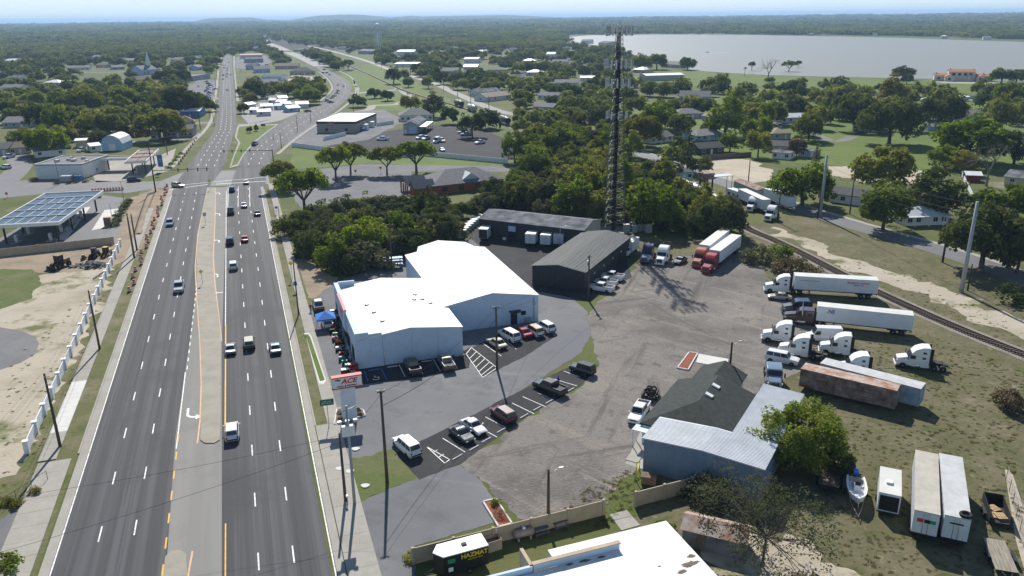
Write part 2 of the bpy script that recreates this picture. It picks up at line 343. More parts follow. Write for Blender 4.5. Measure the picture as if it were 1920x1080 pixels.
YARD = [(862, 872), (980, 790), (1092, 724), (1124, 685), (1108, 630), (1104, 586), (1130, 560), (1180, 520), (1200, 490), (1290, 480), (1395, 470), (1420, 490), (1450, 530), (1500, 580), (1540, 640), (1520, 690), (1440, 720), (1300, 850), (1200, 880), (1165, 900), (1140, 945), (1020, 975), (978, 985), (960, 960), (930, 940), (912, 905)]
sheet('gravel_yard', YARD, .026, m_gravel)
sheet('driveway', [(650, 947), (700, 930), (780, 895), (862, 872), (905, 905), (930, 940), (945, 975), (778, 1024), (778, 1085), (705, 1085), (672, 1050)], .030, m_asph_old)
sheet('lawn', [(640, 862), (738, 842), (782, 898), (700, 928), (650, 947)], .033, m_scruff)
sheet('bank_lot', [(540, 330), (700, 318), (770, 322), (790, 345), (770, 372), (700, 400), (600, 378), (575, 400), (555, 380)], .03, m_asph_old)
sheet('access_road', [(560, 322), (680, 308), (960, 312), (965, 322), (700, 322), (560, 336)], .034, m_asph_old)
sheet('impound_lot', [(600, 285), (640, 262), (760, 240), (855, 232), (900, 238), (960, 268), (965, 300), (800, 292)], .03, m_asph_new)
sheet('parking_lot', [(515, 268), (560, 240), (600, 215), (720, 205), (760, 228), (690, 262), (600, 275)], .032, m_asph_old)
sheet('station_forecourt', [(-40, 470), (150, 360), (238, 372), (222, 440), (212, 452), (100, 470)], .03, m_asph_far)
sheet('forecourt_slab', [(160, 300), (220, 300), (300, 292), (330, 278), (318, 320), (250, 338), (180, 342)], .036, m_conc)
sheet('concrete_pad', [(104, 452), (152, 390), (170, 388), (124, 450)], .036, m_newconc)
sheet('concrete_pad', [(172, 432), (196, 394), (224, 391), (210, 424)], .036, m_newconc)
sheet('cul_de_sac', [(-60, 613), (0, 614), (40, 620), (66, 632), (73, 644), (66, 664), (40, 680), (0, 694), (-60, 705)], .03, m_asph_far)
# ---- roads
LW = [(89, 1080), (177, 810), (263, 540), (316, 368), (336, 335), (372, 285), (397, 252), (405, 233), (410, 189), (413, 158), (416, 120), (422, 103)]
LE = [(311, 1080), (329, 820), (356, 640), (374, 490), (390, 352), (416, 318), (428, 285), (436, 258), (443, 237), (441, 193), (438, 160), (435, 122), (435, 101)]
RW = [(416, 1080), (416, 640), (420, 520), (424, 420), (432, 350), (444, 315), (461, 285), (488, 260), (540, 222), (599, 195), (617, 181), (626, 164), (620, 150), (605, 137), (592, 125)]
RE = [(622, 1080), (572, 810), (523, 540), (496, 372), (500, 330), (515, 285), (549, 258), (588, 231), (630, 204), (655, 181), (659, 164), (653, 152), (634, 141), (601, 124)]
ext = lambda a, b, k: (a[0] + (a[0] - b[0]) * k, a[1] + (a[1] - b[1]) * k)
def road_poly(a, b):
    a2 = [ext(a[0], a[1], .25)] + a; b2 = [ext(b[0], b[1], .25)] + b
    return strip_poly(a2, b2)
# centre turn lanes lie under both carriageways
centre = sheet('turn_lane', [(302, 1140), (329, 820), (356, 640), (374, 490), (390, 352), (432, 350), (424, 420), (420, 520), (418, 640), (417, 1140)], .032, m_turn)
def curved(a, i0, n=6): return [Vector((p[0], p[1], 0)) for p in a[:i0]] + spline([Vector((p[0], p[1], 0)) for p in a[i0:]], n)
LWc, LEc, RWc, REc = curved(LW, 2), curved(LE, 4), curved(RW, 4), curved(RE, 3)
def smooth_road(name, a, b, m, z):
    a2 = [G(*ext((a[0].x, a[0].y), (a[1].x, a[1].y), .25))] + [G(p.x, p.y) for p in a]; b2 = [G(*ext((b[0].x, b[0].y), (b[1].x, b[1].y), .25))] + [G(p.x, p.y) for p in b]
    return sheet(name, strip_poly(a2, b2), z, m, px=False)
road_l = smooth_road('road', LWc, LEc, m_asph, .042)
road_r = smooth_road('road', RWc, REc, m_asph, .046)
# the crossing street at the signals
cross = sheet('side_street', [(-60, 352), (0, 345), (60, 336), (150, 338), (250, 341), (300, 340), (345, 322), (500, 318), (506, 345), (330, 352), (290, 354), (240, 362), (120, 360), (0, 372), (-60, 385)], .036, m_asph_far)
ribbon('side_street', [(-40, 288), (20, 290), (38, 305), (30, 322), (5, 345)], 9, .038, m_asph_far)
ribbon('side_street', [(120, 262), (200, 268), (330, 262), (372, 250)], 8, .03, m_asph_far)
rail_road, RR = ribbon('rail_side_road', [(577, 86), (615, 94), (680, 112), (730, 130), (807, 154), (855, 175), (905, 197), (947, 211), (1005, 222), (1082, 244), (1140, 266), (1207, 290), (1270, 312), (1330, 333), (1400, 357), (1502, 392), (1615, 427), (1765, 470), (1940, 532)], 7.5, .03, m_asph_far)
ribbon('sidewalk', [(1082, 239), (1140, 261), (1207, 284), (1270, 305), (1330, 325), (1420, 355), (1512, 386), (1640, 424), (1790, 466), (1940, 515)], 1.6, .05, m_conc)
ribbon('back_road', [(1790, 180), (1850, 195), (1880, 210), (1930, 240)], 8, .03, m_asph_far)
ribbon('back_road', [(1405, 186), (1620, 184), (1780, 184), (1850, 182), (1930, 186)], 6, .03, m_asph_far)
ribbon('back_road', [(1262, 190), (1300, 196), (1330, 205), (1420, 222), (1500, 240), (1560, 264), (1600, 256)], 5, .034, m_asph_far)
ribbon('far_highway', [(601, 124), (575, 112), (556, 104), (540, 98)], 17, .05, m_asph_far)
ribbon('far_highway', [(535, 95), (512, 85), (490, 77), (478, 71), (470, 65), (462, 60)], 22, .05, m_asph_far)
ribbon('far_highway', [(505, 78), (488, 72), (475, 64), (466, 58)], 14, .05, m_asph_far)
ribbon('lot_lane', [(655, 176), (700, 172), (748, 168)], 8, .03, m_asph_far)
ribbon('lot_lane', [(745, 165), (765, 180), (745, 195), (700, 198), (690, 206), (640, 216), (600, 238)], 6, .03, m_conc)
ribbon('back_road', [(560, 206), (520, 224), (480, 232), (446, 234)], 7, .036, m_asph_far)
for pts, w in (([(250, 118), (262, 130), (245, 148), (235, 152)], 7), ([(100, 136), (190, 136), (300, 132), (410, 130)], 7), ([(330, 180), (370, 186), (412, 184)], 14), ([(40, 184), (170, 170), (300, 160), (412, 160)], 6), ([(0, 232), (90, 222), (200, 238), (330, 232), (402, 230)], 6)):
    ribbon('side_street', pts, w, .03, m_asph_far)
sheet('car_lot', [(340, 172), (372, 150), (408, 150), (405, 188), (352, 192)], .032, m_asph_old)
sheet('car_lot', [(530, 160), (548, 140), (610, 146), (606, 156), (575, 160)], .032, m_conc)
sheet('shed_lot', [(450, 215), (478, 192), (540, 190), (576, 192), (560, 208), (520, 222), (466, 232)], .03, m_asph_far)
for p in ([(445, 190), (500, 172), (525, 172), (520, 186), (460, 194)], [(446, 160), (520, 152), (530, 158), (500, 170), (446, 172)], [(442, 108), (498, 104), (512, 116), (470, 130), (442, 128)]):
    sheet('parking_lot', p, .03, m_asph_old)
# ---- grass island between the two roads
isl = slab('traffic_island', [(436, 297), (447, 268), (440, 258), (444, 240), (446, 236), (475, 234), (523, 233), (500, 250), (478, 268), (458, 290), (446, 312), (430, 316)], .15, m_conc)
slab('grass', [(439, 295), (451, 268), (444, 258), (447.5, 241), (449, 238), (475, 236), (517, 235), (496, 250), (474, 268), (455, 290), (445, 308), (434, 312)], .19, m_lawn, isl, z0=.05)
# ---- concrete median (raised)
med = slab('median', [(389, 352), (404, 352), (402, 420), (399, 480), (402, 530), (411, 600), (415, 640), (414, 800), (412, 826), (402, 832), (384, 832), (376, 826), (379, 720), (376, 640), (370, 560), (368, 500), (372, 440), (379, 400)], .16, m_median)
med2 = slab('median', [(306, 1085), (310, 1046), (320, 1035), (338, 1033), (349, 1040), (352, 1085), (352, 1140), (300, 1140)], .16, m_median)
# ---- kerb and gutter, verges and sidewalks beside the roads
def uvband(name, u0, u1, v0, v1, h, m, parent=None):
    return slab(name, [UV(u0, v0), UV(u1, v0), UV(u1, v1), UV(u0, v1)], h, m, parent, px=False) if h > .06 else sheet(name, [UV(u0, v0), UV(u1, v0), UV(u1, v1), UV(u0, v1)], h, m, parent, px=False)
uvband('gutter', 62, 300, -25.3, -24.25, .048, m_conc)
uvband('gutter', 60, 285, 4.3, 5.2, .049, m_conc)
kerb_l = uvband('kerb', 107, 296, -25.55, -25.3, .15, m_conc)
kerb_r = uvband('kerb', 104, 280, 5.2, 5.45, .15, m_conc)
uvband('verge', 62, 300, -34.5, -25.55, .018, m_verge)
uvband('verge', 58, 288, 5.4, 9.4, .020, m_verge)
def slabs(name, u0, u1, v0, v1, step, h, m, newm=None, newr=(0, 0)):
    root = thing(name, None, None); root['kind'] = 'structure'
    L_ = step - .03; pm = BX(0, L_, v0, v1, 0.0, h).mesh('slab', m); pn = BX(0, L_, v0, v1, 0.0, h).mesh('slab', newm or m)
    u = u0; k = 0
    while u < u1 and k < 295:
        o = link('slab', pn if newr[0] <= u < newr[1] else pm, root); o.matrix_world = Matrix.Identity(4)
        o.location = UV(u, 0, ru(-.006, .006)); o.rotation_euler = (0, 0, ROADH); u += step; k += 1
    return root
# local +X is along the road, local +Y to its left
slabs('sidewalk', 58, 106, 26.1, 30.0, 3.0, .13, m_conc)
slabs('sidewalk', 106.5, 262, 28.0, 30.2, 1.6, .14, m_conc, m_newconc, (113, 132))
slabs('sidewalk', 56, 104, -8.6, -5.3, 3.0, .13, m_conc)
slabs('sidewalk', 104, 288, -8.9, -7.0, 1.6, .14, m_conc)
# driveway on the left edge
sheet('driveway', [UV(62, -48), UV(62, -30), UV(96, -30), UV(90, -34), UV(84, -48)], .03, m_asph_far, px=False)
# ---- road paint: every dash and line a piece of its own road
dash_me = BX(0, 3.05, -.08, .08, 0, .004).mesh('lane_dash', m_white_p)
def paint(u, v, road, me, name, z=.052):
    o = link(name, me, road); o.location = UV(u, v, z); o.rotation_euler = (0, 0, ROADH); return o
for v, road in ((-20.15, road_l), (-16.5, road_l), (-3.4, road_r), (.2, road_r)):
    for k in range(19): paint(58 + 2.8 + 12.19 * k + (1.2 if v > -10 else 0), v, road, dash_me, 'lane_dash')
def line(u0, u1, v, road, m, w=.15, z=.053, name='edge_line'):
    o = link(name, BX(0, u1 - u0, -w / 2, w / 2, 0, .004).mesh(name, m), road); o.location = UV(u0, v, z); o.rotation_euler = (0, 0, ROADH)
line(58, 282, -24.12, road_l, m_white_p); line(58, 272, 4.15, road_r, m_white_p)
line(104, 130, -13.1, road_l, m_white_p, name='turn_line'); line(58, 84, -6.75, road_r, m_yellow_p); line(104, 150, -6.85, road_r, m_yellow_p, .2)
line(150, 282, -6.9, road_r, m_white_p)
for k in range(7): o = paint(76.5 + 4.9 * k, -13.0, road_l, MATS.setdefault('_yd', BX(0, 2.1, -.09, .09, 0, .004).mesh('yellow_dash', m_yellow_p)), 'yellow_dash', .053)
for k in range(22): o = paint(131 + 3.6 * k, -12.9, road_l, MATS.setdefault('_wd', BX(0, 1.6, -.08, .08, 0, .004).mesh('short_dash', m_white_p)), 'short_dash', .053)
def pxline(a, b, w, m, parent, name='painted_line', z=.052):
    A, B_ = G(*a), G(*b); o = link(name, BX(0, (B_ - A).length, -w / 2, w / 2, 0, .004).mesh(name, m), parent); o.location = (A.x, A.y, z); o.rotation_euler = (0, 0, heading(A, B_)); return o
for i, (a, b) in enumerate(zip([(389, 352), (379, 400), (371, 440), (366, 500), (369, 560), (375, 640), (377.5, 720), (375, 790)], [(379, 400), (371, 440), (366, 500), (369, 560), (375, 640), (377.5, 720), (375, 790), (370, 832)])):
    pxline(a, b, .22, m_pink_p, centre, 'faded_line')
for a, b in zip([(404, 352), (403, 420), (400, 480), (403, 530), (411, 600)], [(403, 420), (400, 480), (403, 530), (411, 600), (415.5, 640)]): pxline(a, b, .22, m_pink_p, centre, 'faded_line')
pxline((352, 1085), (361, 1034), .2, m_pink_p, centre, 'faded_line')
# stop lines and crosswalk at the signals
for a, b, w in (((316, 356), (390, 346), .5), ((405, 345.5), (498, 340), .5), ((318, 349), (500, 332), .35), ((394, 550.5), (418, 548.5), .4), ((428, 350), (427, 390), .15), ((447, 350), (446.5, 388), .15), ((468, 350), (468.5, 388), .15)):
    pxline(a, b, w, m_white_p, road_r, 'stop_line', .054)
# turn arrows in the centre lane
def arrow(px, py, flip, sc=1.0):
    p = [(-.15, -1.7), (.15, -1.7), (.15, .3), (.45, .75), (1.0, .95), (1.0, .5), (1.9, 1.15), (1.0, 1.8), (1.0, 1.35), (.3, 1.15), (-.15, .5)]
    mb = MB(); q = [(y * sc, -x * flip * sc, 0) for x, y in p]; mb.add(q, [tuple(range(len(q)))]); me = mb.mesh('turn_arrow', m_white_p)
    if me.polygons[0].normal.z < 0: me.flip_normals()
    o = link('turn_arrow', me, centre); o.location = (*G(px, py)[:2], .054); o.rotation_euler = (0, 0, ROADH + (pi if flip > 1.5 else 0))
for px, py in ((412, 363), (412, 402), (411, 452), (408, 516)): arrow(px, py, -1)
mb = MB(); q = [(-y, x) for x, y in [(-.15, -1.7), (.15, -1.7), (.15, .3), (.45, .75), (1.0, .95), (1.0, .5), (1.9, 1.15), (1.0, 1.8), (1.0, 1.35), (.3, 1.15), (-.15, .5)]]
mb.add([(a * 1.15, -b * 1.15, 0) for a, b in q], [tuple(range(11))]); me = mb.mesh('turn_arrow', m_white_p)
if me.polygons[0].normal.z < 0: me.flip_normals()
o = link('turn_arrow', me, centre); o.location = (*G(352, 777)[:2], .054); o.rotation_euler = (0, 0, ROADH)
# far lane dashes on the two roads beyond the signals: painted pieces too small to pick apart
fd = MB()
def far_dashes(a, b, fr, n0=10):
    A = spline([G(p.x, p.y) for p in a], 4); B_ = spline([G(p.x, p.y) for p in b], 4)
    def samp(P):
        d = [0]
        for i in range(1, len(P)): d.append(d[-1] + (P[i] - P[i - 1]).length)
        return P, d
    PA, dA = samp(A); PB, dB = samp(B_)
    def at(P, d, t):
        x = t * d[-1]; i = max(1, next((k for k in range(len(d)) if d[k] >= x), len(d) - 1)); f_ = (x - d[i - 1]) / max(1e-6, d[i] - d[i - 1]); return P[i - 1].lerp(P[i], f_)
    N_ = int(dA[-1] / 12.2)
    for k in range(N_):
        for w in fr:
            p0 = at(PA, dA, k / N_).lerp(at(PB, dB, k / N_), w); p1 = at(PA, dA, (k + .28) / N_).lerp(at(PB, dB, (k + .28) / N_), w)
            d = (p1 - p0).normalized(); s_ = Vector((d.y, -d.x, 0)) * .11
            fd.quad(p0 - s_, p0 + s_, p1 + s_, p1 - s_)
i0 = 3
far_dashes([p for p in LWc if p.y < 318], [p for p in LEc if p.y < 318], (.26, .5, .74)); far_dashes([p for p in RWc if p.y < 312], [p for p in REc if p.y < 312], (.33, .66))
for v in fd.v: pass
fd.v = [(x, y, .056) for x, y, z in fd.v]
o = fd.build('far_lane_dashes', m_white_p, road_l, fix=True); o['kind'] = 'stuff'
# ---- sidewalks beyond the signals
def kerbwalk(pts, w, h=.14, m=m_conc, name='sidewalk'):
    P = spline([G(*p) for p in pts], 5); L_, R_ = [], []
    for i, p in enumerate(P):
        d = (P[min(i + 1, len(P) - 1)] - P[max(i - 1, 0)]).normalized(); nn = Vector((d.y, -d.x, 0)); L_.append(p - nn * w / 2); R_.append(p + nn * w / 2)
    return slab(name, strip_poly(L_, R_), h, m, px=False)
kerbwalk([(322, 315), (352, 277), (384, 245), (398, 220), (402, 190), (407, 160), (411, 120), (418, 102)], 1.8)
kerbwalk([(520, 290), (553, 262), (592, 235), (637, 207), (664, 182), (668, 164), (662, 150)], 1.8)
kerbwalk([(446, 190), (443, 160), (439, 122), (439, 102)], 1.8)
kerbwalk([(600, 190), (620, 172), (622, 160), (612, 146), (598, 135)], 1.5)
kerbwalk([(610, 122), (650, 140), (664, 152), (664, 160), (672, 166), (668, 180)], 1.6)
# ---- low wooded hills on the horizon
m_hill = layered('wooded_hill', [((.035, .05, .022), 1, 0, 1, 1), ((.065, .07, .03), .004, .4, .7, 6), ((.02, .03, .014), .02, .5, .8, 6)], bump=0)
m_hillsand = layered('bare_hill_top', [((.40, .36, .28), 1, 0, 1, 1), ((.25, .24, .16), .004, .45, .65, 5)], bump=0)
def hill(prof, dist, m, name='hill', w=700):
    """ridge profile as (bearing pixel, pixel height above the horizon line)"""
    mb = MB(); rows = []
    for px, hp in prof:
        d = ray(px, 31 - (px - 960) * .0108); k = dist / d[1]; x, y = d[0] * k, dist; h = max(0.5, hp) * dist / FPX
        rows.append([(x, y - w, -2), (x, y - w * .45, h * .7), (x, y, h), (x, y + w, -2)])
    n_ = len(rows); mb.v = [p for r_ in rows for p in r_]
    mb.f = [(i * 4 + j, i * 4 + j + 1, i * 4 + j + 5, i * 4 + j + 4) for i in range(n_ - 1) for j in range(3)]; mb.m = [0] * len(mb.f); mb.sm = [True] * len(mb.f)
    o = mb.build(name, m, fix=True); o['kind'] = 'structure'; return o
hill([(-200, 3), (0, 3), (130, 3.5), (250, 4), (330, 5), (372, 7), (386, 12.5), (400, 13.5), (470, 14), (500, 10), (540, 9), (560, 11), (580, 14), (600, 16), (640, 17.5), (680, 16.5), (700, 14.5), (730, 12), (750, 12.5), (770, 14), (790, 12.5), (850, 13), (950, 13.5), (1000, 11), (1100, 6), (1300, 5), (1500, 4), (1700, 4), (1920, 5), (2100, 5)], 9000, m_hill)
hill([(602, 14), (612, 16.5), (640, 18.0), (660, 15.5), (672, 13.6)], 8950, m_hillsand, 'hill', 100)
hill([(-200, 2), (0, 3), (400, 3), (700, 5), (900, 4), (1100, 2), (1400, 3), (1600, 2), (1920, 3), (2100, 3)], 5600, m_hill, 'hill', 500)
# ------------------------------------------------------------------ buildings
m_white_roof = mat('white_membrane_roof', (.60, .585, .55), .55, var=.0, sc=.22, c2=(.76, .76, .755), coord='Object', detail=9, lo=.34, hi=.52, stretch=(1.6, .5, 1))
m_store_wall = mat('pale_blue_store_wall', (.47, .58, .70), .7, var=.05, sc=.8)
m_white_wall = mat('white_siding', (.70, .70, .68), .7, var=.06, sc=.8)
m_dark_wall = mat('charcoal_metal_wall', (.028, .029, .034), .55, var=.2, sc=.5, stretch=(8, 8, .4))
m_galv = mat('weathered_galvanised_roof', (.12, .125, .14), .92, m=.0, var=.3, sc=.35, c2=(.24, .25, .27), spec=.08)
m_grey_roof = mat('grey_metal_roof', (.155, .16, .155), .7, m=.0, var=.15, sc=.5, stretch=(3, .3, 1))
m_ltblue_roof = mat('pale_blue_metal_roof', (.52, .55, .58), .55, m=.0, var=.10, sc=.4)
m_blue_wall = mat('blue_grey_metal_wall', (.17, .25, .36), .5, m=.1, var=.12, sc=.4)
m_shingle_g = mat('dark_green_shingle', (.032, .040, .036), .9, var=.3, sc=1.5, bump=.3)
m_shingle_d = mat('dark_shingle', (.075, .078, .085), .9, var=.25, sc=1.5, bump=.3)
m_shingle_m = mat('grey_shingle', (.17, .17, .175), .9, var=.2, sc=1.5, bump=.3)
m_shingle_b = mat('brown_shingle', (.16, .11, .085), .9, var=.2, sc=1.5, bump=.3)
m_shingle_t = mat('tan_shingle', (.26, .22, .17), .9, var=.2, sc=1.5, bump=.3)
m_redroof = mat('red_clay_tile', (.42, .16, .09), .8, var=.2, sc=1.5, bump=.3)
m_brick = mat('red_brick', (.30, .10, .055), .85, var=.25, sc=2.5, bump=.2)
m_tan = mat('tan_stucco', (.48, .42, .33), .8, var=.08, sc=.6)
m_tanblock = mat('grey_tan_block', (.30, .28, .25), .85, var=.12, sc=1.2)
m_cream = mat('cream_stucco', (.66, .60, .52), .8, var=.08, sc=.6)
m_bluewall = mat('light_blue_siding', (.36, .52, .68), .7, var=.08, sc=.7)
m_blue = mat('strong_blue_paint', (.05, .17, .42), .6, var=.1, sc=.6)
m_greywall = mat('grey_siding', (.36, .37, .38), .75, var=.1, sc=.7)
m_trim = mat('white_trim', (.75, .75, .74), .6, var=.04, sc=2)
m_darktrim = mat('dark_trim', (.03, .03, .033), .6, var=.1, sc=2)
m_redtrim = mat('red_trim', (.55, .05, .04), .55, var=.08, sc=2)
m_glass = mat('window_glass', (.025, .03, .038), .08, var=.2, sc=.8, spec=.6)
m_wood = mat('weathered_wood', (.16, .12, .085), .9, var=.25, sc=2, stretch=(1, 1, .2))
m_steel = mat('galvanised_steel', (.38, .39, .40), .45, m=.7, var=.12, sc=2)
m_black = mat('black_rubber', (.015, .015, .016), .8, var=.2, sc=4)
m_acunit = mat('grey_sheet_metal', (.42, .43, .43), .5, m=.3, var=.1, sc=3)
m_rust = mat('rusty_steel', (.20, .075, .035), .85, var=.4, sc=.8, c2=(.34, .28, .24), detail=7, bump=.2)
m_rustroof = mat('rusty_tin_roof', (.50, .46, .42), .7, m=.2, var=.1, sc=.7, c2=(.27, .11, .05), detail=7)
m_tanwall = mat('tan_precast', (.44, .36, .255), .85, var=.1, sc=.7, bump=.15)
m_vinyl = mat('white_vinyl', (.68, .71, .74), .6, var=.06, sc=.6)
WIN_ME = {}
def window(parent, x, y, z, w, h, face='f', frame=None, name='window'):
    """window part with its pane as a sub-part, on the front (f), back (b), left (l) or right (r) wall of a local frame"""
    key = (round(w, 2), round(h, 2), (frame or m_trim).name)
    if key not in WIN_ME:
        a = MB(); t = .09
        a.bb(-w / 2 - t, w / 2 + t, -.07, 0, -t, 0); a.bb(-w / 2 - t, w / 2 + t, -.07, 0, h, h + t); a.bb(-w / 2 - t, -w / 2, -.07, 0, 0, h); a.bb(w / 2, w / 2 + t, -.07, 0, 0, h)
        if w > 1.1: a.bb(-.03, .03, -.06, -.005, 0, h)
        WIN_ME[key] = (a.mesh('window', frame or m_trim), BX(-w / 2, w / 2, -.03, -.004, 0, h).mesh('pane', m_glass))
    rz = {'f': 0, 'b': pi, 'l': -pi / 2, 'r': pi / 2}[face]
    o = link(name, WIN_ME[key][0], parent, (x, y, z), (0, 0, rz)); link('pane', WIN_ME[key][1], o); return o
def door(parent, x, y, w=1.0, h=2.1, face='f', m=None, z=0.05):
    rz = {'f': 0, 'b': pi, 'l': -pi / 2, 'r': pi / 2}[face]
    o = BX(-w / 2, w / 2, -.06, -.003, 0, h).build('door', m or m_trim, parent, loc=(x, y, z), rot=(0, 0, rz))
    BX(w / 2 - .18, w / 2 - .08, -.12, -.06, .95, 1.08).build('handle', m_steel, o); return o
def walls(root, w, d, e, m, roof='flat', rise=0, name='wall', x0=0, y0=0):
    a = MB(); P = [(x0, y0), (x0 + w, y0), (x0 + w, y0 + d), (x0, y0 + d)]
    v = [(x, y, 0) for x, y in P] + [(x, y, e) for x, y in P]; f = [(0, 1, 5, 4), (1, 2, 6, 5), (2, 3, 7, 6), (3, 0, 4, 7)]
    if roof == 'gx':
        v += [(x0, y0 + d / 2, e + rise), (x0 + w, y0 + d / 2, e + rise)]; f += [(7, 4, 8), (5, 6, 9)]
    elif roof == 'gy':
        v += [(x0 + w / 2, y0, e + rise), (x0 + w / 2, y0 + d, e + rise)]; f += [(4, 5, 8), (6, 7, 9)]
    a.add(v, f); return a.build(name, m, root)
def roof_mesh(w, d, e, kind, rise, ov=.45, t=.14, x0=0, y0=0):
    a = MB(); X0, X1, Y0, Y1 = x0 - ov, x0 + w + ov, y0 - ov, y0 + d + ov
    if kind == 'gx':
        dz = rise * (ov / (d / 2)); ym = y0 + d / 2
        prof = [(Y0, e - dz), (ym, e + rise), (Y1, e - dz), (Y1, e - dz + t), (ym, e + rise + t), (Y0, e - dz + t)]
        a.loft([[(X0, y, z) for y, z in prof], [(X1, y, z) for y, z in prof]], caps=False)
        for X in (X0, X1): o = len(a.v); a.add([(X, y, z) for y, z in prof], [(0, 1, 4, 5), (1, 2, 3, 4)])
    elif kind == 'gy':
        dz = rise * (ov / (w / 2)); xm = x0 + w / 2
        prof = [(X0, e - dz), (xm, e + rise), (X1, e - dz), (X1, e - dz + t), (xm, e + rise + t), (X0, e - dz + t)]
        a.loft([[(x, Y0, z) for x, z in prof], [(x, Y1, z) for x, z in prof]], caps=False)
        for Y in (Y0, Y1): a.add([(x, Y, z) for x, z in prof], [(0, 1, 4, 5), (1, 2, 3, 4)])
    elif kind == 'hip':
        W, D = X1 - X0, Y1 - Y0; k = min(W, D) / 2 * .98
        if W >= D: r0, r1 = (X0 + k, (Y0 + Y1) / 2), (X1 - k, (Y0 + Y1) / 2)
        else: r0, r1 = ((X0 + X1) / 2, Y0 + k), ((X0 + X1) / 2, Y1 - k)
        z = e - .1; v = [(X0, Y0, z), (X1, Y0, z), (X1, Y1, z), (X0, Y1, z)]; v += [(x, y, z + t) for x, y, _ in v] + [(*r0, e + rise), (*r1, e + rise)]
        f = [(3, 2, 1, 0), (0, 1, 5, 4), (1, 2, 6, 5), (2, 3, 7, 6), (3, 0, 4, 7)]
        if W >= D: f += [(4, 5, 9, 8), (5, 6, 9), (6, 7, 8, 9), (7, 4, 8)]
        else: f += [(4, 5, 8), (5, 6, 9, 8), (6, 7, 9), (7, 4, 8, 9)]
        a.add(v, f)
    else:
        a.bb(X0, X1, Y0, Y1, e, e + t + .1)
    return a
def house(label, A, B_, depth, eave, kind, rise, wm, rm, name='house', cat='house', nwin=3, dr=True, ov=.45, side=True, z=0, group=None, frame=None, winw=1.3, winh=1.2, cols=0, flipd=False, angle=None):
    a = G(*A, z); b = G(*B_, z); a.z = b.z = 0; w = (b - a).length; rz = heading(a, b)
    root = thing(name, label, cat, a, rz, group)
    walls(root, w, depth, eave, wm, kind, rise)
    if kind == 'flat':
        roof_mesh(w, depth, eave, 'flat', 0, .06).build('roof', rm, root)
        pr = MB(); t = .25; z1 = eave + .62
        pr.bb(-.08, w + .08, -.08, t, eave + .25, z1); pr.bb(-.08, w + .08, depth - t, depth + .08, eave + .25, z1); pr.bb(-.08, t, t, depth - t, eave + .25, z1); pr.bb(w - t, w + .08, t, depth - t, eave + .25, z1)
        pr.build('parapet', wm, root)
    else: roof_mesh(w, depth, eave, kind, rise, ov).build('roof', rm, root)
    hz = min(1.0, eave * .35)
    if nwin:
        slots = nwin + (1 if dr else 0); dpos = slots // 2
        for i in range(slots):
            x = w * (i + .5) / slots
            if dr and i == dpos: door(root, x, 0)
            else: window(root, x, 0, hz, min(winw, w / slots * .6), min(winh, eave * .5), frame=frame)
    elif dr: door(root, w * .4, 0)
    if side:
        for s, x in (('l', 0), ('r', w)): window(root, x, depth * .5, hz, winw, min(winh, eave * .5), s, frame)
    for i in range(cols):
        BX(-.1, .1, -.1, .1, 0, eave - .05).build('porch_post', m_trim, root, loc=(w * (i + .5) / cols, -1.2, 0))
    if cols: BX(-.2, w + .2, -1.6, -.46, eave - .16, eave - .02).build('porch_roof', rm, root)
    return root, w
TMP = bpy.data.scenes.new('workbench')
def evaluated_mesh(o):                         # apply modifiers or turn text into a mesh away from the big scene
    TMP.collection.objects.link(o); TMP.view_layers[0].update(); dg = TMP.view_layers[0].depsgraph; me = bpy.data.meshes.new_from_object(o.evaluated_get(dg)); TMP.collection.objects.unlink(o); return me
def text_mesh(s, size, m, name='lettering', shear=0, bold=0.0):
    cu = bpy.data.curves.new('txt', 'FONT'); cu.body = s; cu.size = size; cu.align_x = 'CENTER'; cu.align_y = 'CENTER'; cu.extrude = .008; cu.shear = shear; cu.offset = bold
    o = bpy.data.objects.new('txt', cu); me = evaluated_mesh(o); bpy.data.objects.remove(o); bpy.data.curves.remove(cu)
    me.name = name; me.materials.clear(); me.materials.append(m); return me
def sign_text(s, size, m, parent, loc, rz=0.0, shear=0, bold=0.0, name='lettering', sx=1.0):
    """lettering standing upright, read from local -Y"""
    return link(name, text_mesh(s, size, m, name, shear, bold), parent, loc, (pi / 2, 0, rz), (sx, 1, 1))
m_redink = mat('red_ink', (.62, .02, .02), .5, var=0); m_blackink = mat('black_ink', (.01, .01, .012), .5, var=0); m_blueink = mat('blue_ink', (.03, .06, .30), .5, var=0)
m_yellowink = mat('yellow_ink', (.75, .55, .02), .5, var=0); m_whiteink = mat('white_ink', (.8, .8, .8), .5, var=0); m_greenink = mat('green_ink', (.03, .28, .12), .5, var=0)
SA = R(18.6)                                   # the store's front runs square to the road
sx_, sy_ = Vector((cos(SA), sin(SA), 0)), Vector((-sin(SA), cos(SA), 0))
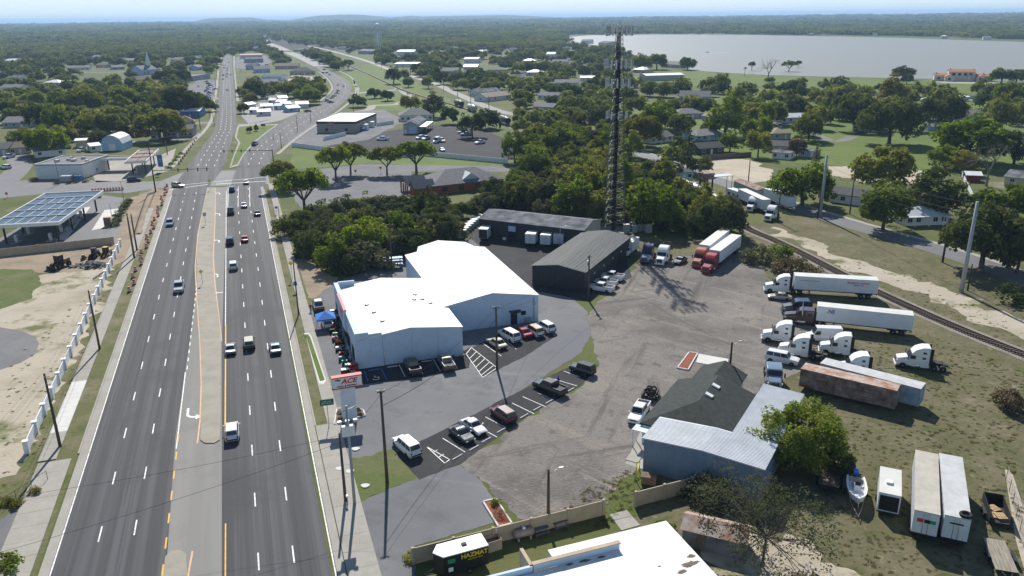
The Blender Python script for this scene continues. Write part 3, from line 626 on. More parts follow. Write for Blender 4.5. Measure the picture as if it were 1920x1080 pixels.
# --- hardware store, front block
S0 = Vector((-25.4, 119.6, 0)); W1, D1, E1, RI1 = 17.8, 28.0, 5.0, 1.1
st = thing('hardware_store', 'white hardware store front block with low gabled roof and parapet beside the highway', 'store', S0, SA)
walls(st, W1, D1, E1, m_store_wall, 'gy', RI1)
rf = roof_mesh(W1, D1, E1, 'gy', RI1, .12, .12).build('roof', m_white_roof, st)
for x, y in ((5.2, 5.5), (4.6, 10.5), (4.0, 15.0), (12.6, 14.4), (14.2, 14.6), (13.4, 17.4), (15.2, 12.4)):
    z = E1 + RI1 * (1 - abs(x - W1 / 2) / (W1 / 2)) + .1
    TU((0, 0, -.1), (0, 0, .12), .36, .34, 12).tube((0, 0, .12), (0, 0, .2), .42, .15, 12).build('roof_vent', m_acunit, rf, loc=(x, y, z))
pa = MB(); pa.bb(-.35, .45, -.12, D1, 0, 6.3); pa.bb(.45, 1.9, -.12, .35, 0, 6.3); pa.bb(.45, 4.1, -.10, .30, 0, 5.95); pa.bb(.45, 3.6, D1 - .3, D1 + .1, 0, 6.4)
pa.build('parapet', m_store_wall, st)
pf = BX(-.75, -.35, 9.5, 18.5, 3.2, 7.0).build('sign_fascia', m_store_wall, st); BX(-.80, -.30, 9.3, 18.7, 7.0, 7.2).build('red_cap', m_redtrim, pf)
sign_text('ACE', 2.2, m_redink, pf, (-.77, 14, 5.2), -pi / 2, .25, .03)
for y in (3, 8, 14, 20, 25): window(st, -.36, y, .8, 2.6, 2.1, 'l', m_darktrim)
door(st, -.36, 11.0, 2.0, 2.4, 'l', m_glass)
TU((4.3, -.1, .1), (4.3, -.1, 5.3), .05, .05, 6).build('downspout', m_trim, st)
for x in (4.1, 9.0, 13.5): BX(x, x + .05, -.03, -.002, .2, 5.0).build('wall_joint', m_greywall, st)
# --- hardware store, warehouse block
S1 = Vector((4.95, 140.6, 0)) - sx_ * 18.2
W2, D2, E2, RI2 = 18.2, 35.0, 5.2, 1.5
wh = thing('warehouse', 'long white metal warehouse joined behind the white hardware store', 'warehouse', S1, SA)
walls(wh, W2, D2, E2, m_store_wall, 'gy', RI2); rf = roof_mesh(W2, D2, E2, 'gy', RI2, .15, .12).build('roof', m_white_roof, wh)
for x, y, l in ((4.5, 31.5, 3.2), (6.8, 28.0, 3.8)): BX(0, l, 0, .22, 0, .03).build('roof_stain', m_acunit, rf, loc=(x, y, E2 + RI2 * (1 - abs(x + l / 2 - W2 / 2) / (W2 / 2)) + .16), rot=(0, (-1 if x + l / 2 < W2 / 2 else 1) * math.atan(RI2 / (W2 / 2)), 0))
door(wh, 13.3, 0, 1.3, 2.3, 'f', m_darktrim); BX(12.3, 14.5, -1.3, -.01, 2.7, 2.82).build('awning', m_darktrim, wh)
window(wh, 15.2, 0, 1.6, 1.0, .9); BX(15.6, 16.6, -.6, -.04, .1, 1.1).build('air_conditioner', m_acunit, wh)
TU((17.3, -.12, .6), (17.3, -.12, 5.0), .06, .06, 6).bb(17.1, 17.6, -.2, -.03, 3.4, 4.0).build('power_inlet', m_steel, wh)
ext2 = MB(); ext2.add([(2.5, D2, 0), (17, D2, 0), (15.5, D2 + 7.0, 0), (4.5, D2 + 7.0, 0), (2.5, D2, 5.0), (17, D2, 5.0), (15.5, D2 + 7, 4.9), (4.5, D2 + 7, 4.9), (9.1, D2, 6.0), (9.1, D2 + 7, 5.9)],
    [(1, 2, 6, 5), (2, 3, 7, 9, 6), (3, 0, 4, 7)]); ext2.build('annex_wall', m_store_wall, wh)
MB().add([(2.4, D2 + .16, 5.02), (17.1, D2 + .16, 5.02), (15.6, D2 + 7.1, 4.92), (4.4, D2 + 7.1, 4.92), (9.1, D2 + .16, 6.05), (9.1, D2 + 7.1, 5.95)], [(0, 4, 5, 3), (4, 1, 2, 5)]).build('annex_roof', m_white_roof, wh)
# --- the two charcoal workshops
b4a, b4b = G(998, 498, 4.5), G(1097, 511, 4.5)
house_rz = heading(b4a, b4b)
ws = thing('workshop', 'charcoal metal workshop with grey ribbed gable roof beside three parked white pickups', 'workshop', (b4a.x, b4a.y, 0), house_rz)
w4 = (b4b - b4a).length; walls(ws, w4, 31, 4.5, m_dark_wall, 'gy', .9)
rf = roof_mesh(w4, 31, 4.5, 'gy', .9, .2, .1).build('roof', m_grey_roof, ws)
rb = MB()
for i in range(40):
    y = .1 + i * .79
    for s in (0, 1):
        xa, xb = (-.15, w4 / 2) if s == 0 else (w4 / 2, w4 + .15); za, zb = (4.6, 5.52) if s == 0 else (5.52, 4.6)
        rb.add([(xa, y - .04, za), (xb, y - .04, zb), (xb, y + .04, zb), (xa, y + .04, za), (xa, y, za + .06), (xb, y, zb + .06)], [(0, 1, 5, 4), (2, 3, 4, 5)])
rb.build('roof_ribs', m_grey_roof, rf)['kind'] = 'stuff'
for y in (4, 10, 16, 22): BX(w4 + .003, w4 + .05, y, y + .9, .1, 2.1).build('door', m_darktrim, ws); BX(w4, w4 + .2, y + 1.5, y + 1.7, 2.6, 2.9).build('wall_lamp', m_trim, ws)
b3a, b3b = G(898.6, 410, 5.0), G(1095, 432, 5.0)
w3 = (b3b - b3a).length
w_ = thing('workshop', 'long charcoal workshop with weathered galvanised roof at the back of the courtyard', 'workshop', (b3a.x, b3a.y, 0), heading(b3a, b3b))
walls(w_, w3, 11.5, 5.0, m_dark_wall, 'gx', 1.3); roof_mesh(w3, 11.5, 5.0, 'gx', 1.3, .25, .1).build('roof', m_galv, w_)
MB().add([(w3 + .02, 0, 0), (w3 + .02, 11.5, 0), (w3 + .02, 11.5, 5), (w3 + .02, 5.75, 6.25), (w3 + .02, 0, 5)], [(0, 1, 2, 3, 4)]).build('gable_sheet', m_tan, w_)
bd = BX(8.6, 10.6, -.2, -.02, 2.6, 4.0).build('sign_board', m_bluewall, w_); sign_text('ENAMI', .5, m_whiteink, bd, (9.6, -.22, 3.4))
for x in (7.0, 13.6): BX(x, x + .8, -.35, -.02, .15, .8).build('utility_box', m_trim, w_)
door(w_, 9.8, 0, 2.4, 2.5, 'f', m_black)
for x in (16.5, 20.5, 24.5): BX(x, x + 3, -.05, -.004, .05, 3.4).build('roller_door', mat('dark_roller_door', (.045, .045, .05), .5), w_)
# --- blue-grey metal building (L-shaped) and its green-shingled office
LO = G(1208, 822, 4.6); LO.z = 0; LRZ = R(-30.5)
lb = thing('metal_building', 'blue grey metal building with pale blue ribbed L-shaped roof beside the green-roofed office', 'building', LO, LRZ)
E5, R5, XR, WX = 4.6, 5.0, 7.4, 14.7
def lz(x): return E5 + (R5 - E5) * (1 - abs(x - XR) / XR)
MB().add([(0, 0, 0), (WX, 0, 0), (WX, 22, 0), (9.2, 22, 0), (9.2, 6, 0), (0, 6, 0), (0, 0, E5), (WX, 0, lz(WX)), (WX, 22, lz(WX)), (9.2, 22, lz(9.2)), (9.2, 6, lz(9.2)), (0, 6, E5), (XR, 0, R5), (XR, 6, R5)],
    [(0, 1, 7, 12, 6), (1, 2, 8, 7), (2, 3, 9, 8), (3, 4, 10, 9), (4, 5, 11, 13, 10), (5, 0, 6, 11)]).build('wall', m_blue_wall, lb)
t = .1; o_ = .2
def slope_panel(x0, x1, y0, y1): 
    return MB().add([(x0, y0, lz(x0) + .02), (x1, y0, lz(x1) + .02), (x1, y1, lz(x1) + .02), (x0, y1, lz(x0) + .02), (x0, y0, lz(x0) + .12), (x1, y0, lz(x1) + .12), (x1, y1, lz(x1) + .12), (x0, y1, lz(x0) + .12)], [(3, 2, 1, 0), (4, 5, 6, 7), (0, 1, 5, 4), (1, 2, 6, 5), (2, 3, 7, 6), (3, 0, 4, 7)])
rf = slope_panel(-.25, XR, -.25, 6.2).build('roof', m_ltblue_roof, lb); slope_panel(XR + .01, 9.3, -.25, 6.2).build('roof_sheet', m_ltblue_roof, rf); slope_panel(9.31, WX + .25, -.25, 22.2).build('roof_sheet', m_ltblue_roof, rf)
rb = MB()
for i in range(75):
    y = -.2 + i * .3
    for xa, xb in (((-.24, XR), (XR, WX + .24)) if y < 6.1 else ((9.32, WX + .24),)):
        za, zb = lz(xa) + .12, lz(xb) + .12
        rb.add([(xa, y - .03, za), (xb, y - .03, zb), (xb, y + .03, zb), (xa, y + .03, za), (xa, y, za + .045), (xb, y, zb + .045)], [(0, 1, 5, 4), (2, 3, 4, 5)])
rb.build('roof_ribs', m_ltblue_roof, rf)['kind'] = 'stuff'
rb = MB()
for i in range(48): rb.bb(.15 + i * .3, .21 + i * .3, -.05, -.001, .05, lz(.15 + i * .3) - .05)
rb.build('wall_ribs', m_blue_wall, lb)['kind'] = 'stuff'
BX(-.3, -.02, -.3, 6.2, E5 - .12, E5 + .02).build('gutter', m_trim, lb)
BX(-.06, -.003, .6, 4.6, .1, 3.6).build('roller_door', m_bluewall, lb); BX(-.09, -.003, 4.9, 5.8, .1, 2.2).build('door', m_trim, lb)
of = thing('office', 'office with dark green shingle roof between the gravel yard and the blue metal building', 'office', LO, LRZ)
walls(of, 11.4, 15.2, 2.8, m_bluewall, 'flat', 0, 'wall', -2.6, 6.25)
def hip_front(x0, x1, y0, y1, e, r, ov=.5):     # hipped at the near end, gabled at the far end, ridge along y
    X0, X1, Y0, Y1 = x0 - ov, x1 + ov, y0 - ov, y1 + ov; xm = (x0 + x1) / 2; h = (X1 - X0) / 2
    v = [(X0, Y0, e), (X1, Y0, e), (X1, Y1, e), (X0, Y1, e), (X0, Y0, e + .14), (X1, Y0, e + .14), (X1, Y1, e + .14), (X0, Y1, e + .14), (xm, Y0 + h, r), (xm, Y1, r)]
    return MB().add(v, [(3, 2, 1, 0), (0, 1, 5, 4), (1, 2, 6, 5), (2, 3, 7, 9, 6), (3, 0, 4, 7), (4, 5, 8), (5, 6, 9, 8), (7, 4, 8, 9)])
rf = hip_front(-2.6, 8.6, 6.9, 21.4, 2.8, 5.1).build('roof', m_shingle_g, of)
walls(of, 6.2, 7.0, 2.7, m_bluewall, 'gy', 1.4, 'rear_wing_wall', -1.2, 21.5); roof_mesh(6.2, 7.2, 2.7, 'gy', 1.4, .45, .14, -1.2, 21.6).build('rear_wing_roof', m_shingle_g, of)
for y in (15.0, 18.2): BX(-.55, .55, -.35, .35, 0, .25).build('skylight', m_trim, rf, loc=(3.6, y, 4.85), rot=(0, R(20), 0))
for y in (8.5, 12, 15.5, 19): window(of, -2.6, y, .9, 1.4, 1.2, 'l')
door(of, -2.6, 17.3, 1.1, 2.1, 'l')
BX(-2.9, -1.2, 1.2, 5.8, .02, .12).build('entrance_slab', m_conc, of); BX(-3.6, -.3, 4.9, 6.6, 2.45, 2.55).build('porch_roof', m_ltblue_roof, of)
for y in (5.0, 6.5): BX(-3.5, -3.4, y - .05, y + .05, 0, 2.45).build('porch_post', m_trim, of)
# paved pad and mulch bed behind the office
def lbp(x, y): return LO + Vector((x * cos(LRZ) - y * sin(LRZ), x * sin(LRZ) + y * cos(LRZ), 0))
slab('concrete_pad', [G(1310, 664), G(1366, 674), G(1362, 690), G(1305, 680)], .10, m_newconc, px=False)
m_mulch = mat('red_mulch', (.27, .085, .045), .95, var=.3, sc=3, bump=.6, coord='World')
def bed(pts, label):
    root = thing('mulch_bed', label, 'flower bed', G(*pts[0])); inv = root.location
    P = [G(*p) - inv for p in pts]; MB().prism([(p.x, p.y) for p in P], .0, .2).build('mulch', m_mulch, root)
    k = MB(); n_ = len(P)
    for i in range(n_):
        a, b = P[i], P[(i + 1) % n_]; d = b - a; k = BO(((a.x + b.x) / 2, (a.y + b.y) / 2, .13), (d.length + .1, .2, .26), atan2(d.y, d.x)); k.build('kerb', m_newconc, root)
    return root
bed([(1270, 691), (1292, 662), (1308, 664), (1290, 695)], 'red mulch bed with pale kerb behind the green-roofed office')
bed([(906, 943), (930, 937), (960, 984), (935, 990)], 'red mulch bed with pale kerb beside the tan precast wall')
sheet('concrete_pad', [(1172, 870), (1205, 800), (1222, 790), (1212, 882)], .036, m_conc)
# --- white flat-roofed building at the bottom edge
wb0 = G(1030, 1032, 4.4); wb1 = G(1248, 978, 4.4); wrz = heading(wb0, wb1); wW = (wb1 - wb0).length
wb = thing('flat_roof_building', 'building with white flat roof and low parapet at the bottom edge of the picture', 'building', (wb0.x, wb0.y, 0), wrz)
BX(.0, wW, -24, 0, 0, 4.2).build('wall', m_white_wall, wb)
BX(-.1, wW + .15, -24.2, .15, 4.2, 4.38).build('roof', m_white_roof, wb)
BX(-7.2, -.12, -24, -2.4, 0, 4.3).build('front_wall', m_store_wall, wb); BX(-7.3, -.11, -23.8, -2.6, 4.3, 4.4).build('front_roof', m_white_roof, wb)
pw = BX(-2.6, 6.6, -2.35, -2.0, 4.39, 5.1).build('parapet', m_store_wall, wb); BX(-2.7, 6.7, -2.42, -1.93, 5.1, 5.2).build('parapet_cap', m_tanwall, pw)
BX(-7.5, -2.75, -2.4, -2.1, 0, 5.0).build('parapet', m_store_wall, wb); BX(-2.95, -2.6, -2.3, .6, 0, 5.0).build('wing_wall', m_tanwall, wb)
m_debris = mat('roof_leaf_debris', (.16, .125, .09), .95, var=.3, sc=4)
for x, y, a, b in ((11.9, -6.8, 1.1, .45), (12.7, -5.8, .5, .3), (10.6, -7.5, .6, .3), (9.0, -6.0, .2, .12), (2.6, -2.7, .7, .22), (4.4, -2.75, .5, .2), (1.0, -2.65, .5, .2)):
    mb = MB(); N_ = 22; random.seed(int(x * 10)); mb.add([(0, 0, .04)] + [(a * cos(k * 6.283 / N_) * ru(.6, 1.1), b * sin(k * 6.283 / N_) * ru(.6, 1.1), .003) for k in range(N_)], [(0, k + 1, (k + 1) % N_ + 1) for k in range(N_)]); mb.build('leaf_litter', m_debris, wb, loc=(x, y, 4.385))
random.seed(11)
# --- brick office with hipped roof
ba, bb_ = G(812, 349, 3.0), G(944, 335, 3.0); ba.z = bb_.z = 0; brz = heading(ba, bb_); bw = (bb_ - ba).length
br = thing('brick_office', 'red brick office with grey hipped roof and dormer behind the dense wood', 'office', ba, brz)
walls(br, bw, 15, 3.0, m_brick); rf = roof_mesh(bw, 15, 3.0, 'hip', 3.6, .5).build('roof', m_shingle_m, br)
dm = MB(); dm.add([(bw * .42, 1.2, 3.75), (bw * .68, 1.2, 3.75), (bw * .55, 1.0, 5.9), (bw * .55, 6.2, 5.9)], [(0, 1, 2), (1, 3, 2), (0, 2, 3)]); dm.build('dormer', m_ltblue_roof, rf)
walls(br, 6.2, 4.2, 3.0, m_brick, 'gx', 1.9, 'porch_wall', -6.1, 0.2); roof_mesh(6.6, 4.6, 3.0, 'gx', 1.9, .5, .14, -6.3, 0).build('porch_roof', m_shingle_m, br)
roof_mesh(6.6, 4.6, 3.0, 'gx', 1.9, .5, .14, -6.3, 8.2).build('porch_roof', m_shingle_m, br)
for y in (.3, 2.4, 5.5, 7.5, 9.6, 12): BX(-7.0, -6.6, y, y + .4, 0, 2.95).build('porch_column', m_brick, br)
for x in (4, 10, 16, 22): window(br, x, 0, .9, 1.6, 1.4, 'f', m_darktrim)
# --- the rest of the commercial buildings and houses, each a thing with walls, roof, windows and a door
def rooftop_units(root, lst, e):
    for x, y, a in lst: BX(x, x + a, y, y + a * .8, e + .25, e + 1.1).build('rooftop_unit', m_acunit, root)
r_, w_c = house('tan block retail building with bright white flat roof behind the white fence', (595, 249), (668, 249.5), 37, 5.0, 'flat', 0, m_tanblock, m_white_roof, 'shop', 'shop', nwin=2, dr=False, frame=m_darktrim)
BX(-.12, w_c + .12, -.14, 37.12, 4.6, 5.65).build('fascia', m_darktrim, r_); BX(5.5, 9.5, -.25, -.15, 4.55, 5.2).build('shop_sign', m_redtrim, r_); sign_text('FAMILY', .5, m_whiteink, r_, (7.5, -.27, 4.9))
roof_mesh(w_c, 37, 5.68, 'flat', 0, -.1, .03).build('roof_membrane', m_white_roof, r_)
for y in (10.5, 21.5): BX(w_c + .02, w_c + 2.6, y, y + 3.0, 0, 3.0).build('dock_box', m_trim, r_)
BX(w_c + .02, w_c + 2.0, 7.0, 9.6, 0, 1.5).build('dumpster', m_blue, r_)
r_, w_c = house('grey metal garage with wide pale door in the impound lot', (757, 251), (783, 251), 24, 4.6, 'gy', 1.6, m_greywall, m_galv, 'garage', 'garage', nwin=0, dr=False, side=False)
BX(3.0, 6.4, -.06, -.003, .05, 3.6).build('roller_door', m_bluewall, r_); BX(.5, 1.5, -.06, -.003, .05, 2.1).build('door', m_trim, r_); BX(w_c + .5, w_c + 4.2, 1, 23, 3.3, 3.42).build('lean_to_roof', m_white_roof, r_)
for y in (2, 9, 16, 22): BX(w_c + 3.9, w_c + 4.1, y, y + .2, 0, 3.3).build('post', m_wood, r_)
house('white cottage with grey-green roof beyond the impound lot', (750, 228), (812, 226), 14, 3.2, 'hip', 3.4, m_white_wall, mat('green_grey_shingle', (.16, .18, .155), .9, var=.2, sc=1.5), nwin=5)
# filling station store
r_, w_c = house('white block filling station store with equipment on its flat roof', (70, 336), (158, 335), 20, 5.0, 'flat', 0, m_white_wall, m_shingle_m, 'station_store', 'store', nwin=0, dr=False)
rooftop_units(r_, ((4, 6, 1.6), (7, 9, 1.4), (9.5, 7, 1.8), (11, 12, 1.3), (16, 5, 1.2), (6, 13, 1.2)), 5.0)
BX(12, 15.6, -6.5, -3.2, 0, 2.2).build('bin_enclosure', m_greywall, r_); BX(16.2, 18.6, -5.0, -3.4, .0, 2.0).build('bin_gate', m_blue, r_)
for x in (18.5, 20.4): TU((x, -1, 0), (x, -1, 3.0), .05, .05, 6).build('gate_post', mat('orange_post', (.7, .2, .03), .6), r_)
# filling station canopies
def canopy(label, A, B_, depth, h, roofm, grid, z=None, th=.9, posts=(), name='canopy', deck=True):
    a, b = G(*A, h + th), G(*B_, h + th); a.z = b.z = 0; w = (b - a).length; root = thing(name, label, 'canopy', a, heading(a, b))
    fa = MB(); fa.bb(0, w, 0, .25, h, h + th); fa.bb(0, w, depth - .25, depth, h, h + th); fa.bb(0, .25, .25, depth - .25, h, h + th); fa.bb(w - .25, w, .25, depth - .25, h, h + th)
    fa.build('fascia', m_trim, root); dk = BX(.25, w - .25, .25, depth - .25, h + .1, h + th - .35).build('deck', roofm, root)
    for x, y in posts: BX(w * x - .2, w * x + .2, depth * y - .2, depth * y + .2, 0, h + .1).build('post', m_darktrim, root)
    return root, w, dk
m_deck = mat('blue_canopy_deck', (.085, .14, .20), .85, var=.2, sc=.6, spec=.1)
m_deck2 = mat('rusty_canopy_deck', (.15, .14, .13), .7, var=.3, sc=.9, c2=(.22, .10, .07))
cr_, cw, dk = canopy('large canopy with blue decking panels over the fuel pumps at the left edge', (-22, 423), (110, 416), 41.0, 4.9, m_deck, None, posts=[(x, y) for x in (.12, .88) for y in (.08, .36, .64, .92)])
for j in range(5):
    y0 = .6 + j * 8.1
    BX(.4, cw - .4, y0 - .2, y0 + .2, 5.46, 5.85).build('deck_beam', m_steel, cr_)
    if j < 4:
        for i in range(6):
            x0 = .5 + i * (cw - 1) / 6; BX(x0 + .12, x0 + (cw - 1) / 6 - .12, y0 + .35, y0 + 7.7, 5.46, 5.58).build('deck_panel', m_deck, cr_)
            if i: BX(x0 - .06, x0 + .06, y0 + .25, y0 + 7.8, 5.46, 5.68).build('deck_rib', m_trim, cr_)
m_pump = mat('pump_white', (.6, .6, .6), .5, var=.1, sc=2)
def pump(P, rz, label):
    t = thing('fuel_pump', label, 'fuel pump', P, rz, 'fuel pumps under the large canopy'); BX(-.9, .9, -1.6, 1.6, 0, .15).build('island', m_conc, t); BX(-.3, .3, -.5, .5, .15, 2.0).build('cabinet', m_pump, t); BX(-.31, .31, -.3, .3, 1.3, 1.75).build('screen', m_black, t)
    for y in (-1.4, 1.4): TU((0, y, .15), (0, y, 1.0), .08, .08, 6).build('bollard', m_darktrim, t)
for i, y in enumerate((4, 12.5, 21, 30)):
    for x in (.25, .75):
        p = cr_.location + Matrix.Rotation(cr_.rotation_euler.z, 3, 'Z') @ Vector((cw * x, y, .036)); pump(p, cr_.rotation_euler.z, 'fuel pump on a concrete island under the large blue canopy')
c2_, cw2, _ = canopy('small canopy with rusty deck frame at the far filling station', (233, 303), (274, 301), 30, 4.6, m_deck2, None, posts=((.2, .15), (.8, .15), (.2, .8), (.8, .8)))
for j in range(3): 
    for i in range(2): BX(1.2 + i * (cw2 - 2) / 2, .9 + (i + 1) * (cw2 - 2) / 2, 2 + j * 9, 9.6 + j * 9, 5.2, 5.3).build('deck_panel', m_deck2, c2_); BX(.6, cw2 - .6, 1 + j * 9, 1.6 + j * 9, 5.2, 5.42).build('deck_beam', m_rust, c2_)
c3_, cw3, _ = canopy('long narrow walkway canopy linking the station store and small canopy', (157, 298), (240, 296), 6.5, 4.2, m_deck2, None, posts=((.12, .2), (.12, .8), (.45, .5)))
canopy_pump = thing('fuel_pump', 'fuel pump under the small rusty canopy', 'fuel pump', G(255, 325)); BX(-.5, .5, -.4, .4, 0, 2).build('cabinet', m_pump, canopy_pump); BX(-.4, .4, -.42, -.4, 1.2, 1.7).build('screen', m_black, canopy_pump)
